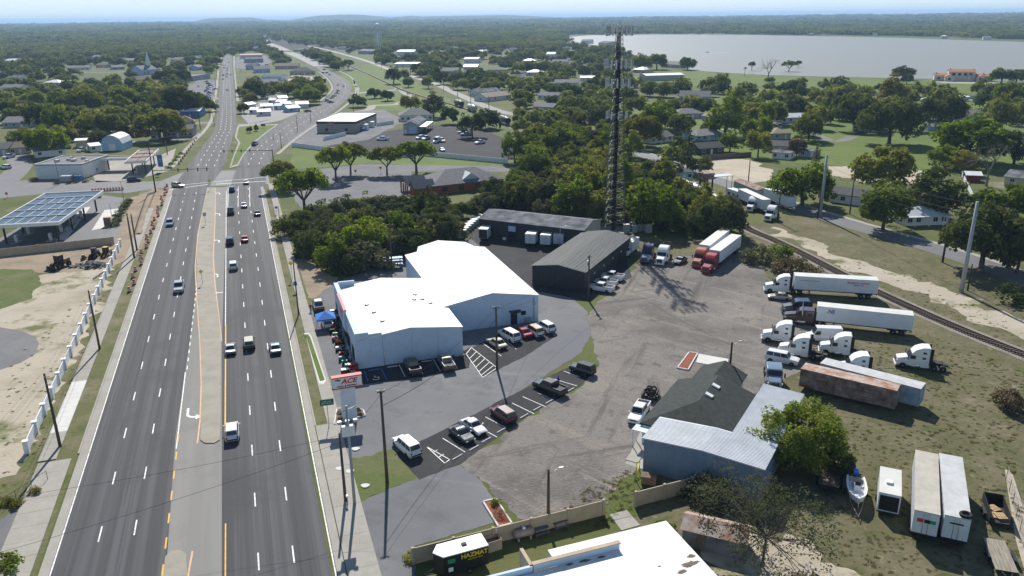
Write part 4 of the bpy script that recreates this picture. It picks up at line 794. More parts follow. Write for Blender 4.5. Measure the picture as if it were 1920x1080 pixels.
# houses: label, left base, right base, depth, eave, roof, rise, wall, roof colour, windows, columns
HS = [
 ('white cottage with pale metal roof and porch beside the rail-side road', (1697, 424), (1776, 421), 8, 2.8, 'gx', 1.5, m_white_wall, m_ltblue_roof, 4, 3),
 ('white house with dark two-pitch roof under the tall steel pole', (1552, 378), (1626, 388), 8, 2.8, 'gx', 1.4, m_white_wall, m_shingle_d, 3, 0),
 ('brick ranch house with brown roof and a blue car outside', (1598, 244), (1658, 249), 9, 2.8, 'gx', 1.8, m_tan, m_shingle_b, 4, 0),
 ('white house with bright metal lean-to beside the winding lane', (1464, 231), (1512, 229), 9, 2.8, 'gx', 1.6, m_white_wall, m_ltblue_roof, 3, 0),
 ('grey-blue house with tan hip roof by the lane bend', (1447, 262), (1482, 261), 10, 2.8, 'hip', 2.0, m_greywall, m_shingle_t, 1, 0),
 ('ranch house with grey hip roof and white porch posts', (1306, 266), (1354, 261), 10, 2.8, 'hip', 2.0, m_bluewall, m_shingle_m, 4, 4),
 ('long house with grey hip roof beside the curved lane', (1266, 223), (1319, 222), 11, 2.8, 'hip', 2.4, m_greywall, m_shingle_m, 3, 0),
 ('small grey house with tan gable roof next to the long grey hip roof', (1316, 226), (1342, 231), 9, 2.8, 'gx', 1.5, m_greywall, m_shingle_t, 1, 0),
 ('brick house with brown hip roof and round white pool beside it', (1370, 239), (1421, 246), 11, 2.8, 'hip', 2.2, m_brick, m_shingle_b, 3, 0),
 ('white house with dark roof and row of porch columns', (1220, 270), (1261, 265), 9, 2.8, 'gx', 1.7, m_white_wall, m_shingle_d, 3, 4),
 ('dark house with green-black roof behind the long wooden fence', (1311, 291), (1357, 288), 9, 2.7, 'gx', 1.7, m_shingle_d, m_shingle_g, 2, 0),
 ('small light blue house with grey roof beside the railway cars', (1266, 339), (1298, 337), 8, 2.8, 'hip', 1.9, m_bluewall, m_shingle_m, 2, 0),
 ('house with dark shingle roof behind the metal carports', (1438, 285), (1486, 287), 9, 2.7, 'gx', 1.6, m_tan, m_shingle_d, 2, 0),
 ('low white carport building left of the two behind the sand lot', (1447, 297), (1480, 300), 6, 2.6, 'gx', .5, m_white_wall, m_galv, 2, 0),
 ('low metal-roofed shed right of the two behind the sand lot', (1496, 293), (1530, 296), 6, 2.5, 'gx', .4, m_greywall, m_galv, 1, 0),
 ('large grey gable house with tall upper windows', (1273, 190), (1330, 191), 12, 3.4, 'gx', 3.2, m_greywall, m_shingle_m, 5, 0),
 ('long pale metal building on the lakeside lawn', (1211, 152), (1282, 150), 16, 4.6, 'gx', 1.2, m_greywall, m_white_roof, 0, 0),
 ('square building with white pyramid roof near the lake', (1187, 136), (1207, 137), 14, 3.2, 'hip', 2.6, m_tan, m_white_roof, 1, 0),
 ('white-roofed shed among trees left of the cell tower', (1088, 152), (1118, 152), 10, 3, 'gx', 1.2, m_white_wall, m_white_roof, 1, 0),
 ('grey-roofed bungalow beside the rail-side road left of the tower', (1000, 208), (1037, 210), 9, 2.8, 'gx', 1.8, m_greywall, m_shingle_m, 2, 0),
 ('white bungalow with two gables among trees left of the tower', (1008, 186), (1045, 188), 9, 2.8, 'gx', 2.0, m_white_wall, m_shingle_m, 3, 0),
 ('house with dark hip roof half hidden by a black oak at right', (1788, 222), (1826, 228), 11, 2.8, 'hip', 2.4, m_bluewall, m_shingle_d, 2, 0),
 ('pale blue barn-roofed shed on the shaded lawn', (1739, 246), (1763, 246), 5, 2.4, 'gx', 1.3, m_bluewall, m_ltblue_roof, 0, 0),
 ('red shed with white roof by the white rail fence', (1811, 341), (1838, 342), 5, 2.4, 'gx', .8, mat('barn_red', (.20, .03, .03), .7), m_white_roof, 0, 0),
 ('house with large weathered metal roof at the right edge', (1882, 345), (1940, 352), 12, 2.6, 'gx', 1.4, m_tan, m_galv, 1, 0),
 ('narrow white shed between dark oaks at right', (1724, 196), (1735, 200), 6, 3.4, 'gx', .8, m_white_wall, m_white_roof, 0, 0),
 ('white flat shed beside the lakeside lane', (1799, 190), (1816, 190), 8, 2.8, 'gx', .4, m_white_wall, m_white_roof, 0, 0),
 ('grey house with long low roof at the left edge', (6, 240), (62, 239), 14, 2.9, 'gx', 2.4, m_greywall, m_shingle_m, 3, 0),
 ('dark-roofed house cut by the left edge', (-15, 292), (16, 291), 12, 2.8, 'gx', 1.8, m_greywall, m_shingle_d, 1, 0),
 ('brown-roofed cottage between two houses left of the station', (18, 290), (60, 287), 10, 2.8, 'gx', 1.9, m_tan, m_shingle_b, 2, 0),
 ('blue-grey roofed house with white gable behind the station store', (66, 296), (124, 291), 11, 2.8, 'gx', 2.0, m_white_wall, mat('blue_grey_shingle', (.18, .21, .25), .9, var=.2, sc=1.5), 2, 0),
 ('tan garage shed with white roof behind the station', (143, 277), (163, 276), 7, 3.2, 'gx', .5, m_tan, m_white_roof, 0, 0),
 ('small white shed beside the blue barn', (172, 285), (190, 283), 6, 2.6, 'gx', .9, m_white_wall, m_white_roof, 1, 0),
 ('small red-gabled house behind the station yard', (231, 255), (260, 257), 8, 3.0, 'gy', 2.0, m_brick, m_shingle_b, 1, 0),
 ('dark outbuilding beside the long brown motel', (284, 263), (302, 262), 8, 4.0, 'flat', 0, m_greywall, m_shingle_d, 1, 0),
 ('long low motel with dark brown roof beside the highway', (306, 259), (362, 257), 12, 4.0, 'gx', 1.4, m_tanblock, m_shingle_d, 6, 0),
 ('building with hipped brown roof behind the motel', (335, 246), (368, 244), 12, 4.2, 'hip', 3, m_tan, m_shingle_b, 2, 0),
 ('blue and white diner with white arched roof', (338, 222), (375, 221), 16, 4.0, 'gx', .9, m_blue, m_white_roof, 4, 0),
 ('pale roofed house among trees at the far left', (66, 196), (88, 195), 12, 3, 'gx', 2.0, m_white_wall, m_galv, 1, 0),
 ('white-roofed house beside dark trees at far left', (84, 208), (104, 207), 11, 3, 'gx', 1.6, m_white_wall, m_white_roof, 1, 0),
 ('white house with open carport in the left clearing', (163, 156), (184, 155), 12, 3, 'gx', 1.8, m_white_wall, m_galv, 2, 0),
 ('house with large brown gable roof near the church', (252, 156), (286, 155), 14, 3, 'gx', 2.8, m_tan, m_shingle_b, 2, 0),
 ('long white house with grey roof behind the left trees', (125, 132), (168, 131), 12, 3, 'gx', 1.8, m_white_wall, m_shingle_m, 4, 0),
 ('brown-roofed house next to the long white house', (180, 127), (200, 127), 12, 3, 'gx', 2.4, m_tan, m_shingle_b, 1, 0),
 ('grey house in the clearing right of the brown roof', (211, 131), (234, 130), 12, 3, 'gx', 2.0, m_greywall, m_shingle_m, 2, 0),
 ('grey house far back under tall trees on the left', (172, 112), (190, 112), 16, 4, 'gx', 2.6, m_greywall, m_shingle_m, 1, 0),
 ('white house left of the church beyond the clearing', (232, 117), (250, 117), 14, 3, 'gx', 2.0, m_white_wall, m_shingle_t, 2, 0),
 ('pale house with brown roof near the straight road', (320, 116), (337, 117), 16, 3.6, 'gx', 2.4, m_white_wall, m_shingle_b, 2, 0),
 ('blue-grey gabled garage beside the car lot', (354, 132), (371, 132), 14, 3.6, 'gy', 2.4, m_bluewall, m_shingle_m, 1, 0),
 ('flat grey shop with blue front beside the car lot', (362, 152), (395, 147), 18, 4, 'flat', 0, m_greywall, m_shingle_m, 2, 0),
 ('bright blue box shop far up the straight road', (370, 102), (385, 102), 16, 6, 'flat', 0, m_blue, m_shingle_m, 0, 0),
 ('grey metal warehouse between the two far roads', (461, 118), (494, 117), 20, 5, 'gx', 1.5, m_greywall, m_galv, 3, 0),
 ('long shop with red roof stripe between the far roads', (451, 110), (492, 109), 18, 5, 'gx', 1.4, m_cream, mat('faded_red_roof', (.36, .14, .12), .7, var=.2), 2, 0),
 ('pale blue house between the two roads', (461, 131), (480, 131), 12, 4.5, 'gx', 2.5, m_bluewall, m_galv, 2, 0),
 ('grey-blue house with broad gable between the two roads', (478, 137), (507, 136), 14, 4, 'gx', 3.0, m_bluewall, m_shingle_m, 2, 0),
 ('long shop with blue roof between the two roads', (490, 152), (528, 152), 14, 4, 'gx', 1.6, m_white_wall, m_deck, 3, 0),
 ('grey shed with dark gable roof between the two roads', (493, 163), (522, 162), 14, 3.6, 'gx', 2.2, m_greywall, m_shingle_m, 2, 0),
 ('restaurant with dark hipped roof beside the curved road', (544, 141), (590, 140), 18, 3.6, 'hip', 4.0, m_tan, m_shingle_d, 5, 0),
 ('brown-roofed shop behind the dark hipped restaurant', (516, 130), (561, 129), 18, 3.6, 'gx', 2.8, m_tan, m_shingle_b, 4, 0),
 ('white metal warehouse below the water tower', (744, 104), (776, 104), 30, 6, 'gx', 2.0, m_white_wall, m_white_roof, 2, 0),
 ('grey hall left of the white metal warehouse', (672, 101), (698, 102), 24, 5, 'gx', 2.5, m_greywall, m_shingle_m, 2, 0),
 ('long white-roofed hall beside the rail-side road', (740, 126), (782, 126), 30, 4, 'gx', 1.0, m_white_wall, m_white_roof, 3, 0),
 ('grey-roofed house behind tall trees beyond the railway', (828, 141), (858, 141), 16, 4, 'gx', 3.0, m_greywall, m_shingle_m, 2, 0),
 ('long white cottage with pale roof across the rail-side road', (895, 181), (938, 178), 12, 3, 'gx', 2.0, m_white_wall, m_galv, 4, 0),
 ('tan-roofed cottage nearest the tower side of the rail road', (912, 191), (956, 186), 12, 3, 'gx', 2.4, m_white_wall, m_shingle_t, 3, 0),
 ('white-roofed shop in trees right of the water tower', (870, 118), (896, 118), 20, 5, 'gx', 1.5, m_white_wall, m_white_roof, 1, 0),
 ('small white roof far beyond the lakeside trees', (1025, 108), (1040, 108), 18, 5, 'gx', 2, m_white_wall, m_white_roof, 0, 0),
 ('grey lakeside house on the point', (1240, 126), (1275, 128), 16, 3.6, 'gx', 3, m_tan, m_shingle_m, 2, 0),
 ('white lakeside house left of the point', (1090, 82), (1108, 82), 24, 6, 'gx', 3, m_white_wall, m_shingle_m, 1, 0),
 ('dark-roofed lakeside house by the far trees', (1122, 86), (1140, 87), 24, 6, 'gx', 3, m_tan, m_shingle_d, 1, 0),
]
for L_, A, B_, d, e, k, ri, wm, rm, nw, co in HS:
    house(L_, A, B_, d, e, k, ri, wm, rm, nwin=nw, cols=co, dr=nw > 0, side=nw > 0)
for i, (x, y) in enumerate([(20, 118), (60, 90), (110, 100), (140, 92), (190, 98), (300, 104), (330, 93), (250, 93), (30, 152), (98, 162), (20, 172), (362, 113), (396, 95), (560, 97), (640, 93), (690, 89), (820, 102), (850, 93), (902, 101), (930, 111), (962, 96), (992, 119), (1050, 121), (1060, 93), (882, 131), (932, 137), (972, 152), (1002, 142), (1062, 163), (1305, 63.2), (1372, 63.4), (1520, 67), (1640, 68.3), (1770, 72), (1850, 74.5)]):
    w_ = (16, 20, 13)[i % 3] * FPX / G(x, y).length; house('far %s house among the trees %s' % (('white-roofed', 'grey-roofed', 'pale tan')[i % 3], 'left of the highway' if x < 420 else ('beyond the railway park' if x < 1100 else 'on the far lake shore')), (x - w_ / 2, y), (x + w_ / 2, y), 12, 3.4 if x < 1100 else 5, ('gx', 'hip')[i % 2], 2.2, (m_white_wall, m_tan)[i % 2], (m_white_roof, m_shingle_m, m_galv)[i % 3], nwin=2, side=False, group='far houses among the trees')
# pale sheds on the sales lot between the two roads
for i, (a, b, d, rm) in enumerate([((468, 214), (482, 214), 7, 0), ((484, 218), (508, 217), 8, 0), ((514, 206), (527, 206), 7, 1), ((490, 207), (512, 206), 6, 0), ((518, 198), (536, 198), 7, 0), ((529, 203), (546, 202), 7, 0), ((541, 211), (563, 209), 7, 1), ((556, 203), (579, 202), 10, 0), ((466, 204), (480, 202), 6, 1), ((524, 191), (540, 190), 7, 0), ((504, 195), (516, 195), 6, 0)]):
    house('small pale storage shed for sale on the lot between the two roads', a, b, d, 2.6, 'gx', 1.2, m_white_wall if rm == 0 else m_bluewall, m_white_roof if rm == 0 else m_ltblue_roof, 'storage_shed', 'shed', nwin=1, side=False, group='storage sheds on the sales lot')
# blue gambrel barn
a, b = G(190, 284), G(206, 285.5); rt = thing('barn', 'blue barn with rounded gambrel roof behind the filling station', 'barn', G(192, 283), R(4)); prof = [(0, 0), (9, 0), (9, 3.2), (8, 5.2), (6, 6.4), (4.5, 6.7), (3, 6.4), (1, 5.2), (0, 3.2)]
MB().loft([[(x, 0, z) for x, z in prof], [(x, 12, z) for x, z in prof]]).build('wall', m_bluewall, rt, fix=True); rp = [(-.2, 3.1), (-.1, 3.3), (.95, 5.35), (3, 6.6), (4.5, 6.9), (6, 6.6), (8.05, 5.35), (9.1, 3.3), (9.2, 3.1), (9, 3.2), (8, 5.22), (6, 6.42), (4.5, 6.72), (3, 6.42), (1, 5.22), (0, 3.2)]
MB().loft([[(x, -.2, z) for x, z in rp], [(x, 12.2, z) for x, z in rp]]).build('roof', m_ltblue_roof, rt, fix=True); BX(3, 6, -.06, -.003, .05, 3).build('door', m_trim, rt)
# church with steeple
r_, w_c = house('pale blue church with white steeple among the trees', (268, 141), (296, 139), 20, 5.5, 'gx', 4, m_bluewall, m_shingle_m, 'church', 'church', nwin=3, winh=2.2)
BX(w_c - 5, w_c - 1.5, 8, 11.5, 5, 12).build('tower', m_white_wall, r_); MB().loft([[(w_c - 5 - .2, 7.8, 12), (w_c - 1.3, 7.8, 12), (w_c - 1.3, 11.7, 12), (w_c - 5.2, 11.7, 12)], [(w_c - 3.3, 9.7, 24), (w_c - 3.2, 9.7, 24), (w_c - 3.2, 9.8, 24), (w_c - 3.3, 9.8, 24)]]).build('steeple', m_white_wall, r_)
# lakeside villa
va = G(1752, 152); vb = G(1862, 154); vrz = heading(va, vb) + R(2); vw = (vb - va).length
vl = thing('villa', 'white lakeside villa with red tile roofs and arched windows', 'villa', va, vrz)
for nm, x0, w, y0, d, e, k, ri in (('main_block', vw * .24, vw * .46, 4, 10, 7.6, 'gx', 1.8), ('west_wing', 0, vw * .24 - .02, 5, 9, 4.4, 'gx', 1.5), ('east_wing', vw * .7 + .02, vw * .3, 5, 9, 4.2, 'gx', 1.5), ('entry_gable', vw * .17, vw * .17, -1, 5.9, 3.8, 'gy', 1.8), ('garage_gable', vw * .72, vw * .14, -1, 5.9, 3.6, 'gy', 1.6), ('tower_gable', vw * .57, vw * .06, 1.5, 2.45, 4.4, 'gy', 1.2)):
    w_o = walls(vl, w, d, e, m_cream, k, ri, nm, x0, y0); roof_mesh(w, d, e, k, ri, .35, .14, x0, y0).build('roof', m_redroof, w_o)
for x in (.33, .43, .53, .62): window(vl, vw * x, 4, 4.6, 2.0, 2.0, 'f', m_darktrim)
for x in (.08, .25, .78, .92): window(vl, vw * x, 5 if x in (.08, .92) else -1, 1.2, 1.6, 1.8, 'f', m_darktrim)
for x in (.02, .26, .66, .84): BX(vw * x, vw * x + .9, 9, 10, 4, 10.2 if .2 < x < .7 else 7.0).build('chimney', m_cream, vl)
slab('villa_forecourt', [(1738, 152), (1770, 156), (1850, 158), (1875, 157), (1862, 154.5), (1760, 153)], .08, m_conc)
# ------------------------------------------------------------------ vehicles
def paint_mat(n, c, m=.0, r=.28): return mat('paint_' + n, c, r, m, var=.05, sc=1.5, coat=.5, spec=.45)
PT = {'white': paint_mat('white', (.74, .75, .75)), 'silver': paint_mat('silver', (.40, .42, .44), .5), 'grey': paint_mat('grey', (.085, .09, .095), .3), 'black': paint_mat('black', (.018, .018, .02)), 'red': paint_mat('red', (.36, .02, .03)), 'maroon': paint_mat('maroon', (.11, .022, .03)), 'blue': paint_mat('blue', (.04, .11, .26), .2), 'navy': paint_mat('navy', (.02, .03, .075), .2), 'teal': paint_mat('teal', (.24, .33, .34), .4), 'green': paint_mat('green', (.05, .085, .06), .3), 'tan': paint_mat('tan', (.42, .37, .28), .3), 'cream': paint_mat('cream', (.58, .52, .38)), 'orange': paint_mat('orange', (.42, .10, .045)), 'bluegrey': paint_mat('bluegrey', (.22, .29, .36), .3), 'brown': paint_mat('brown', (.06, .03, .025))}
m_tyre = mat('tyre_rubber', (.02, .02, .02), .85, var=.2, sc=5); m_rim = mat('wheel_rim', (.42, .43, .44), .35, m=.7, var=.1, sc=5); m_lamp = mat('headlamp_lens', (.72, .73, .74), .15, var=0); m_tail = mat('tail_lamp', (.32, .015, .015), .25, var=0); m_under = mat('black_underbody', (.02, .02, .022), .7, var=.1); m_chrome = mat('chrome', (.6, .6, .6), .2, m=.9, var=0)
def ring(x, hw, z0, z1, k=.86): return [(x, -hw * .90, z0), (x, hw * .90, z0), (x, hw, z0 + (z1 - z0) * .35), (x, hw * .99, z0 + (z1 - z0) * .72), (x, hw * k, z1), (x, -hw * k, z1), (x, -hw * .99, z0 + (z1 - z0) * .72), (x, -hw, z0 + (z1 - z0) * .35)]
WH = {}
def wheel(root, x, y, r, w=.22, dual=False):
    key = (r, w)
    if key not in WH: 
        a = MB(); a.loft([[(q * cos(t), yy, q * sin(t)) for t in [2 * pi * i / 18 for i in range(18)]] for q, yy in ((r * .62, -w / 2), (r * .95, -w / 2), (r, -w * .3), (r, w * .3), (r * .95, w / 2), (r * .62, w / 2))], 0, True); 
        b = MB(); b.tube((0, -w * .46, 0), (0, w * .46, 0), r * .62, r * .62, 14); b.tube((0, -w * .56, 0), (0, w * .56, 0), r * .2, r * .2, 8)
        WH[key] = (a.build('wheel', m_tyre, None, fix=True).data, b.mesh('rim', m_rim))
        for o in [o for o in C.objects if o.data == WH[key][0]]: bpy.data.objects.remove(o)
    o = link('wheel', WH[key][0], root, (x, y, r)); link('rim', WH[key][1], o); return o
PROTO = {}
def car_proto(k):
    if k in PROTO: return PROTO[k]
    S = {'sedan': (4.75, .91, 1.45, .93, .80, (.95, .25, -.95, -1.65), None), 'suv': (4.75, .96, 1.75, 1.08, .98, (1.05, .55, -2.0, -2.28), None), 'bigsuv': (5.4, 1.0, 1.9, 1.16, 1.08, (1.25, .75, -2.3, -2.6), None),
         'pickup': (5.7, 1.0, 1.86, 1.12, 1.08, (1.25, .65, -.75, -.95), (-.98, -2.8)), 'crewcab': (5.9, 1.0, 1.92, 1.14, 1.10, (1.35, .75, -1.0, -1.2), (-1.25, -2.9)), 'van': (5.9, 1.0, 2.6, 1.30, 1.2, (2.0, 1.35, -2.9, -2.93), None), 'jeep': (4.4, .93, 1.85, 1.05, 1.02, (.75, .55, -2.0, -2.12), None)}[k]
    L_, W, H, belt, hood, cab, bed_ = S; h = L_ / 2; xf, xft, xrt, xr = cab
    root = bpy.data.objects.new(k + '_pattern', None)
    b = MB(); tail = belt if bed_ or k in ('suv', 'bigsuv', 'van', 'jeep') else belt - .06
    b.loft([ring(h, W * .80, .42, hood - .18), ring(h - .12, W * .93, .30, hood - .10), ring(h - .55, W, .26, hood - .02), ring(xf + .1, W, .24, belt - .03), ring(xf, W, .24, belt), ring((xf + xr) / 2, W, .24, belt), ring(xr, W, .24, belt), ring(-h + .35, W, .26, tail), ring(-h + .1, W * .96, .32, tail - .04), ring(-h, W * .88, .42, tail - .12)], 0, True)
    body = b.build('body', PT['white'], root, fix=True); body.data.set_sharp_from_angle(angle=R(38))
    wb, wt = W * .90, W * .74 if k != 'van' else W * .84
    P = [(xf, -wb, belt - .02), (xf, wb, belt - .02), (xr, wb, belt - .02), (xr, -wb, belt - .02), (xft, -wt, H), (xft, wt, H), (xrt, wt, H), (xrt, -wt, H)]
    c = MB(); c.add(P, [(0, 4, 5, 1), (1, 5, 6, 2), (2, 6, 7, 3), (3, 7, 4, 0), (4, 7, 6, 5)]); c.build('cabin', PT['white'], root, bevel=.06)
    V = [Vector(p) for p in P]
    def pane(nm, a, b_, c_, d_, i=.10, out=.018, lo=.12, hi=.10):
        q = [a.lerp(b_, i), a.lerp(b_, 1 - i), d_.lerp(c_, 1 - i), d_.lerp(c_, i)]; A, B2, C2, D2 = q; q = [A.lerp(D2, lo), B2.lerp(C2, lo), B2.lerp(C2, 1 - hi), A.lerp(D2, 1 - hi)]; n_ = (q[1] - q[0]).cross(q[3] - q[0]).normalized(); ctr = Vector((0, 0, 1)); ce = sum(V, Vector()) / 8
        if n_.dot(q[0] - ce) < 0: n_ = -n_
        v = [p + n_ * out for p in q] + [p - n_ * .01 for p in q]; MB().add(v, [(0, 1, 2, 3), (0, 4, 5, 1), (1, 5, 6, 2), (2, 6, 7, 3), (3, 7, 4, 0)]).build(nm, m_glass, root, fix=True)
    pane('windshield', V[0], V[1], V[5], V[4], .06)
    if k != 'van': pane('rear_window', V[2], V[3], V[7], V[6], .08)
    for s0, s1, t0, t1 in ((V[0], V[3], V[4], V[7]), (V[1], V[2], V[5], V[6])):
        n_ = 1 if k in ('pickup', ) else 2
        if k == 'van': pane('side_window', s0, s0.lerp(s1, .26), t0.lerp(t1, .2), t0.lerp(t1, .04), .1, lo=.06, hi=.42); continue
        if k in ('suv', 'bigsuv', 'jeep'): n_ = 3
        for i in range(n_): pane('side_window', s0.lerp(s1, i / n_), s0.lerp(s1, (i + 1) / n_), t0.lerp(t1, (i + 1) / n_), t0.lerp(t1, i / n_), .05)
    if bed_:
        x1, x0 = bed_; z0 = belt + .003; d = MB(); d.bb(x0 + .12, x1 - .06, -W * .82, W * .82, z0, z0 + .012).build('bed_floor', m_under, root)
        for y in (-1, 1): BX(x0, x1, y * W * .90 - .07, y * W * .90 + .07, z0, z0 + .22).build('bed_rail', PT['white'], root)
        BX(x0 - .02, x0 + .08, -W * .83, W * .83, z0, z0 + .22).build('tailgate', PT['white'], root)
    rr = .33 if k == 'sedan' else .38; fx = h - .95; rx = -h + (1.0 if not bed_ else 1.15)
    for x in (fx, rx):
        for y in (-W + .10, W - .10): wheel(root, x, y, rr, .24)
    for y in (-1, 1):
        BO((h - .07, y * W * .66, hood - .22), (.14, W * .34, .15)).build('headlight', m_lamp, root); BO((-h + .05, y * W * .74, tail - .28), (.12, W * .22, .28)).build('taillight', m_tail, root)
        BO((xf - .12, y * (W + .10), belt + .06), (.12, .22, .14)).build('mirror', PT['white'], root)
    BO((h - .02, 0, hood - .32), (.06, W * .95, .20)).build('grille', m_under, root); BO((-h, 0, .52), (.1, W * 1.6, .16)).build('bumper', m_under, root)
    PROTO[k] = root
    return root
PAINTED = ('body', 'cabin', 'bed_rail', 'tailgate', 'mirror')
def place_car(kind, p, rz, color, label, group=None, name='car', cat='car', roof=None):
    root = copy_tree(car_proto(kind)); root.name = name; root.location = p; root.rotation_euler = (0, 0, rz); tag(root, label, cat, group)
    for c in root.children:
        b = c.name.split('.')[0]
        if b in PAINTED: recolor(c, PT[roof] if (roof and b == 'cabin') else PT[color])
    return root
def car(kind, front, rear, color, label, **k):
    f_, r_ = G(*front), G(*rear); z = k.pop('z', .05); m_ = (f_ + r_) / 2; return place_car(kind, (m_.x, m_.y, z), heading(r_, f_), color, label, **k)
def road_car(kind, px, py, away, color, label, **k):
    p = G(px, py, .7); return place_car(kind, (p.x, p.y, .05), ROADH + (0 if away else pi), color, label, **k)
for a in [('suv', 435, 808, 1, 'white', 'white SUV in the inner lane nearest the camera on the highway'), ('sedan', 432, 652, 1, 'silver', 'silver sedan in the inner lane left of the green SUV'), ('suv', 467, 643, 1, 'green', 'dark green SUV with cream roof in the middle lane'), ('sedan', 516, 651, 1, 'teal', 'silver-teal sedan in the outer lane beside the kerb'), ('suv', 437.5, 498, 1, 'white', 'white SUV alone in the inner lane beyond the four-car group'), ('bigsuv', 431, 452, 1, 'black', 'black SUV in the inner lane beside a red car'), ('sedan', 458.5, 447, 1, 'red', 'red car in the middle lane beside the black SUV'), ('crewcab', 432.5, 396, 1, 'black', 'black pickup with open bed waiting behind the blue SUV'), ('sedan', 457.5, 384, 1, 'white', 'white sedan in the middle lane near the signals'), ('sedan', 482, 399, 1, 'navy', 'dark blue sedan in the outer lane near the signals'), ('suv', 434.5, 355, 1, 'blue', 'blue SUV first in the turn queue at the stop line'), ('sedan', 461, 341, 1, 'white', 'white car crossing the stop line at the signals'), ('crewcab', 335.5, 538, 0, 'silver', 'silver pickup alone on the oncoming carriageway'), ('suv', 318.5, 418, 0, 'bluegrey', 'blue-grey SUV in the outer oncoming lane below the signals')]:
    road_car(*a[:5], a[5], group='vehicles on the highway', name='pickup' if a[0] in ('pickup', 'crewcab') else 'car', cat='pickup' if a[0] in ('pickup', 'crewcab') else 'car', roof='cream' if 'cream roof' in a[5] else None)
car('suv', (343, 352), (325, 350), 'tan', 'tan SUV turning out of the side street at the signals'); car('suv', (264, 340), (241, 341), 'black', 'black SUV waiting on the side street beside the station', z=.06); car('suv', (197, 319), (177, 320), 'blue', 'blue SUV parked beside the station store'); car('suv', (3, 316), (19, 317), 'white', 'white SUV on the street at the left edge'); car('crewcab', (482, 270), (474, 275), 'blue', 'blue pickup on the right road beyond the signals', name='pickup', cat='pickup')
# parked along the dark parking strip
car('bigsuv', (744, 828), (783, 862), 'white', 'white SUV parked at the left end of the dark parking strip', z=.05); car('sedan', (884, 834), (848, 808), 'grey', 'grey hatchback parked next to a white sedan', z=.05); car('sedan', (908, 820), (869, 793), 'white', 'white sedan parked next to the grey hatchback', z=.05); car('suv', (926, 772), (962, 797), 'maroon', 'maroon minivan parked in the middle of the strip'); car('crewcab', (1006, 724), (1056, 744), 'black', 'shiny black pickup parked near the right end of the strip', name='pickup', cat='pickup'); car('jeep', (1070, 692), (1114, 706), 'black', 'boxy black off-roader at the right end of the strip')
car('sedan', (914, 638), (950, 660), 'cream', 'cream classic car with white trunk parked by the striped hatching'); car('bigsuv', (938, 626), (972, 645), 'white', 'white SUV parked next to the cream classic car'); car('sedan', (966, 619), (995, 638), 'red', 'red car between two white SUVs'); car('suv', (987, 617), (1016, 635), 'white', 'white SUV with dark rear between red car and last SUV', roof='tan'); car('suv', (1008, 610), (1038, 628), 'white', 'white SUV last in the row by the warehouse corner')
def towards(px, py, ang, kind, color, label, z=.05, **k): p = G(px, py, .6); return place_car(kind, (p.x, p.y, z), ang, color, label, **k)
towards(773, 688, SA + pi / 2, 'crewcab', 'black', 'black pickup with tonneau nosed against the store wall', name='pickup', cat='pickup'); towards(836, 681, SA + pi / 2, 'pickup', 'grey', 'dark grey pickup with loaded bed right of the black pickup at the store', name='pickup', cat='pickup', roof='tan')
towards(597, 574, ROADH, 'crewcab', 'black', 'black pickup with tan roof beside the blue tent', name='pickup', cat='pickup', roof='tan'); towards(613, 606, ROADH, 'suv', 'white', 'white car under the blue pop-up tent')
# yard
for f_, r_, l in (((1106, 542), (1148, 549), 'nearest'), ((1112, 532), (1155, 538), 'middle'), ((1126, 521), (1167, 527), 'farthest')): car('pickup', f_, r_, 'white', 'white work pickup beside the charcoal workshop, ' + l + ' of three', name='pickup', cat='pickup', group='white work pickups')
car('sedan', (1264, 499), (1286, 487), 'grey', 'dark grey sedan beside the white tractor unit in the yard'); car('sedan', (1440, 560), (1483, 563), 'tan', 'beige sedan in front of the lettered trailer'); car('van', (1507, 637), (1580, 640), 'white', 'white panel van among the tractor units', name='van', cat='van'); car('bigsuv', (1494, 685), (1438, 674), 'white', 'white SUV parked nose right behind the office'); car('crewcab', (1186, 800), (1209, 764), 'white', 'white heavy pickup with open black bed beside the office', name='pickup', cat='pickup')
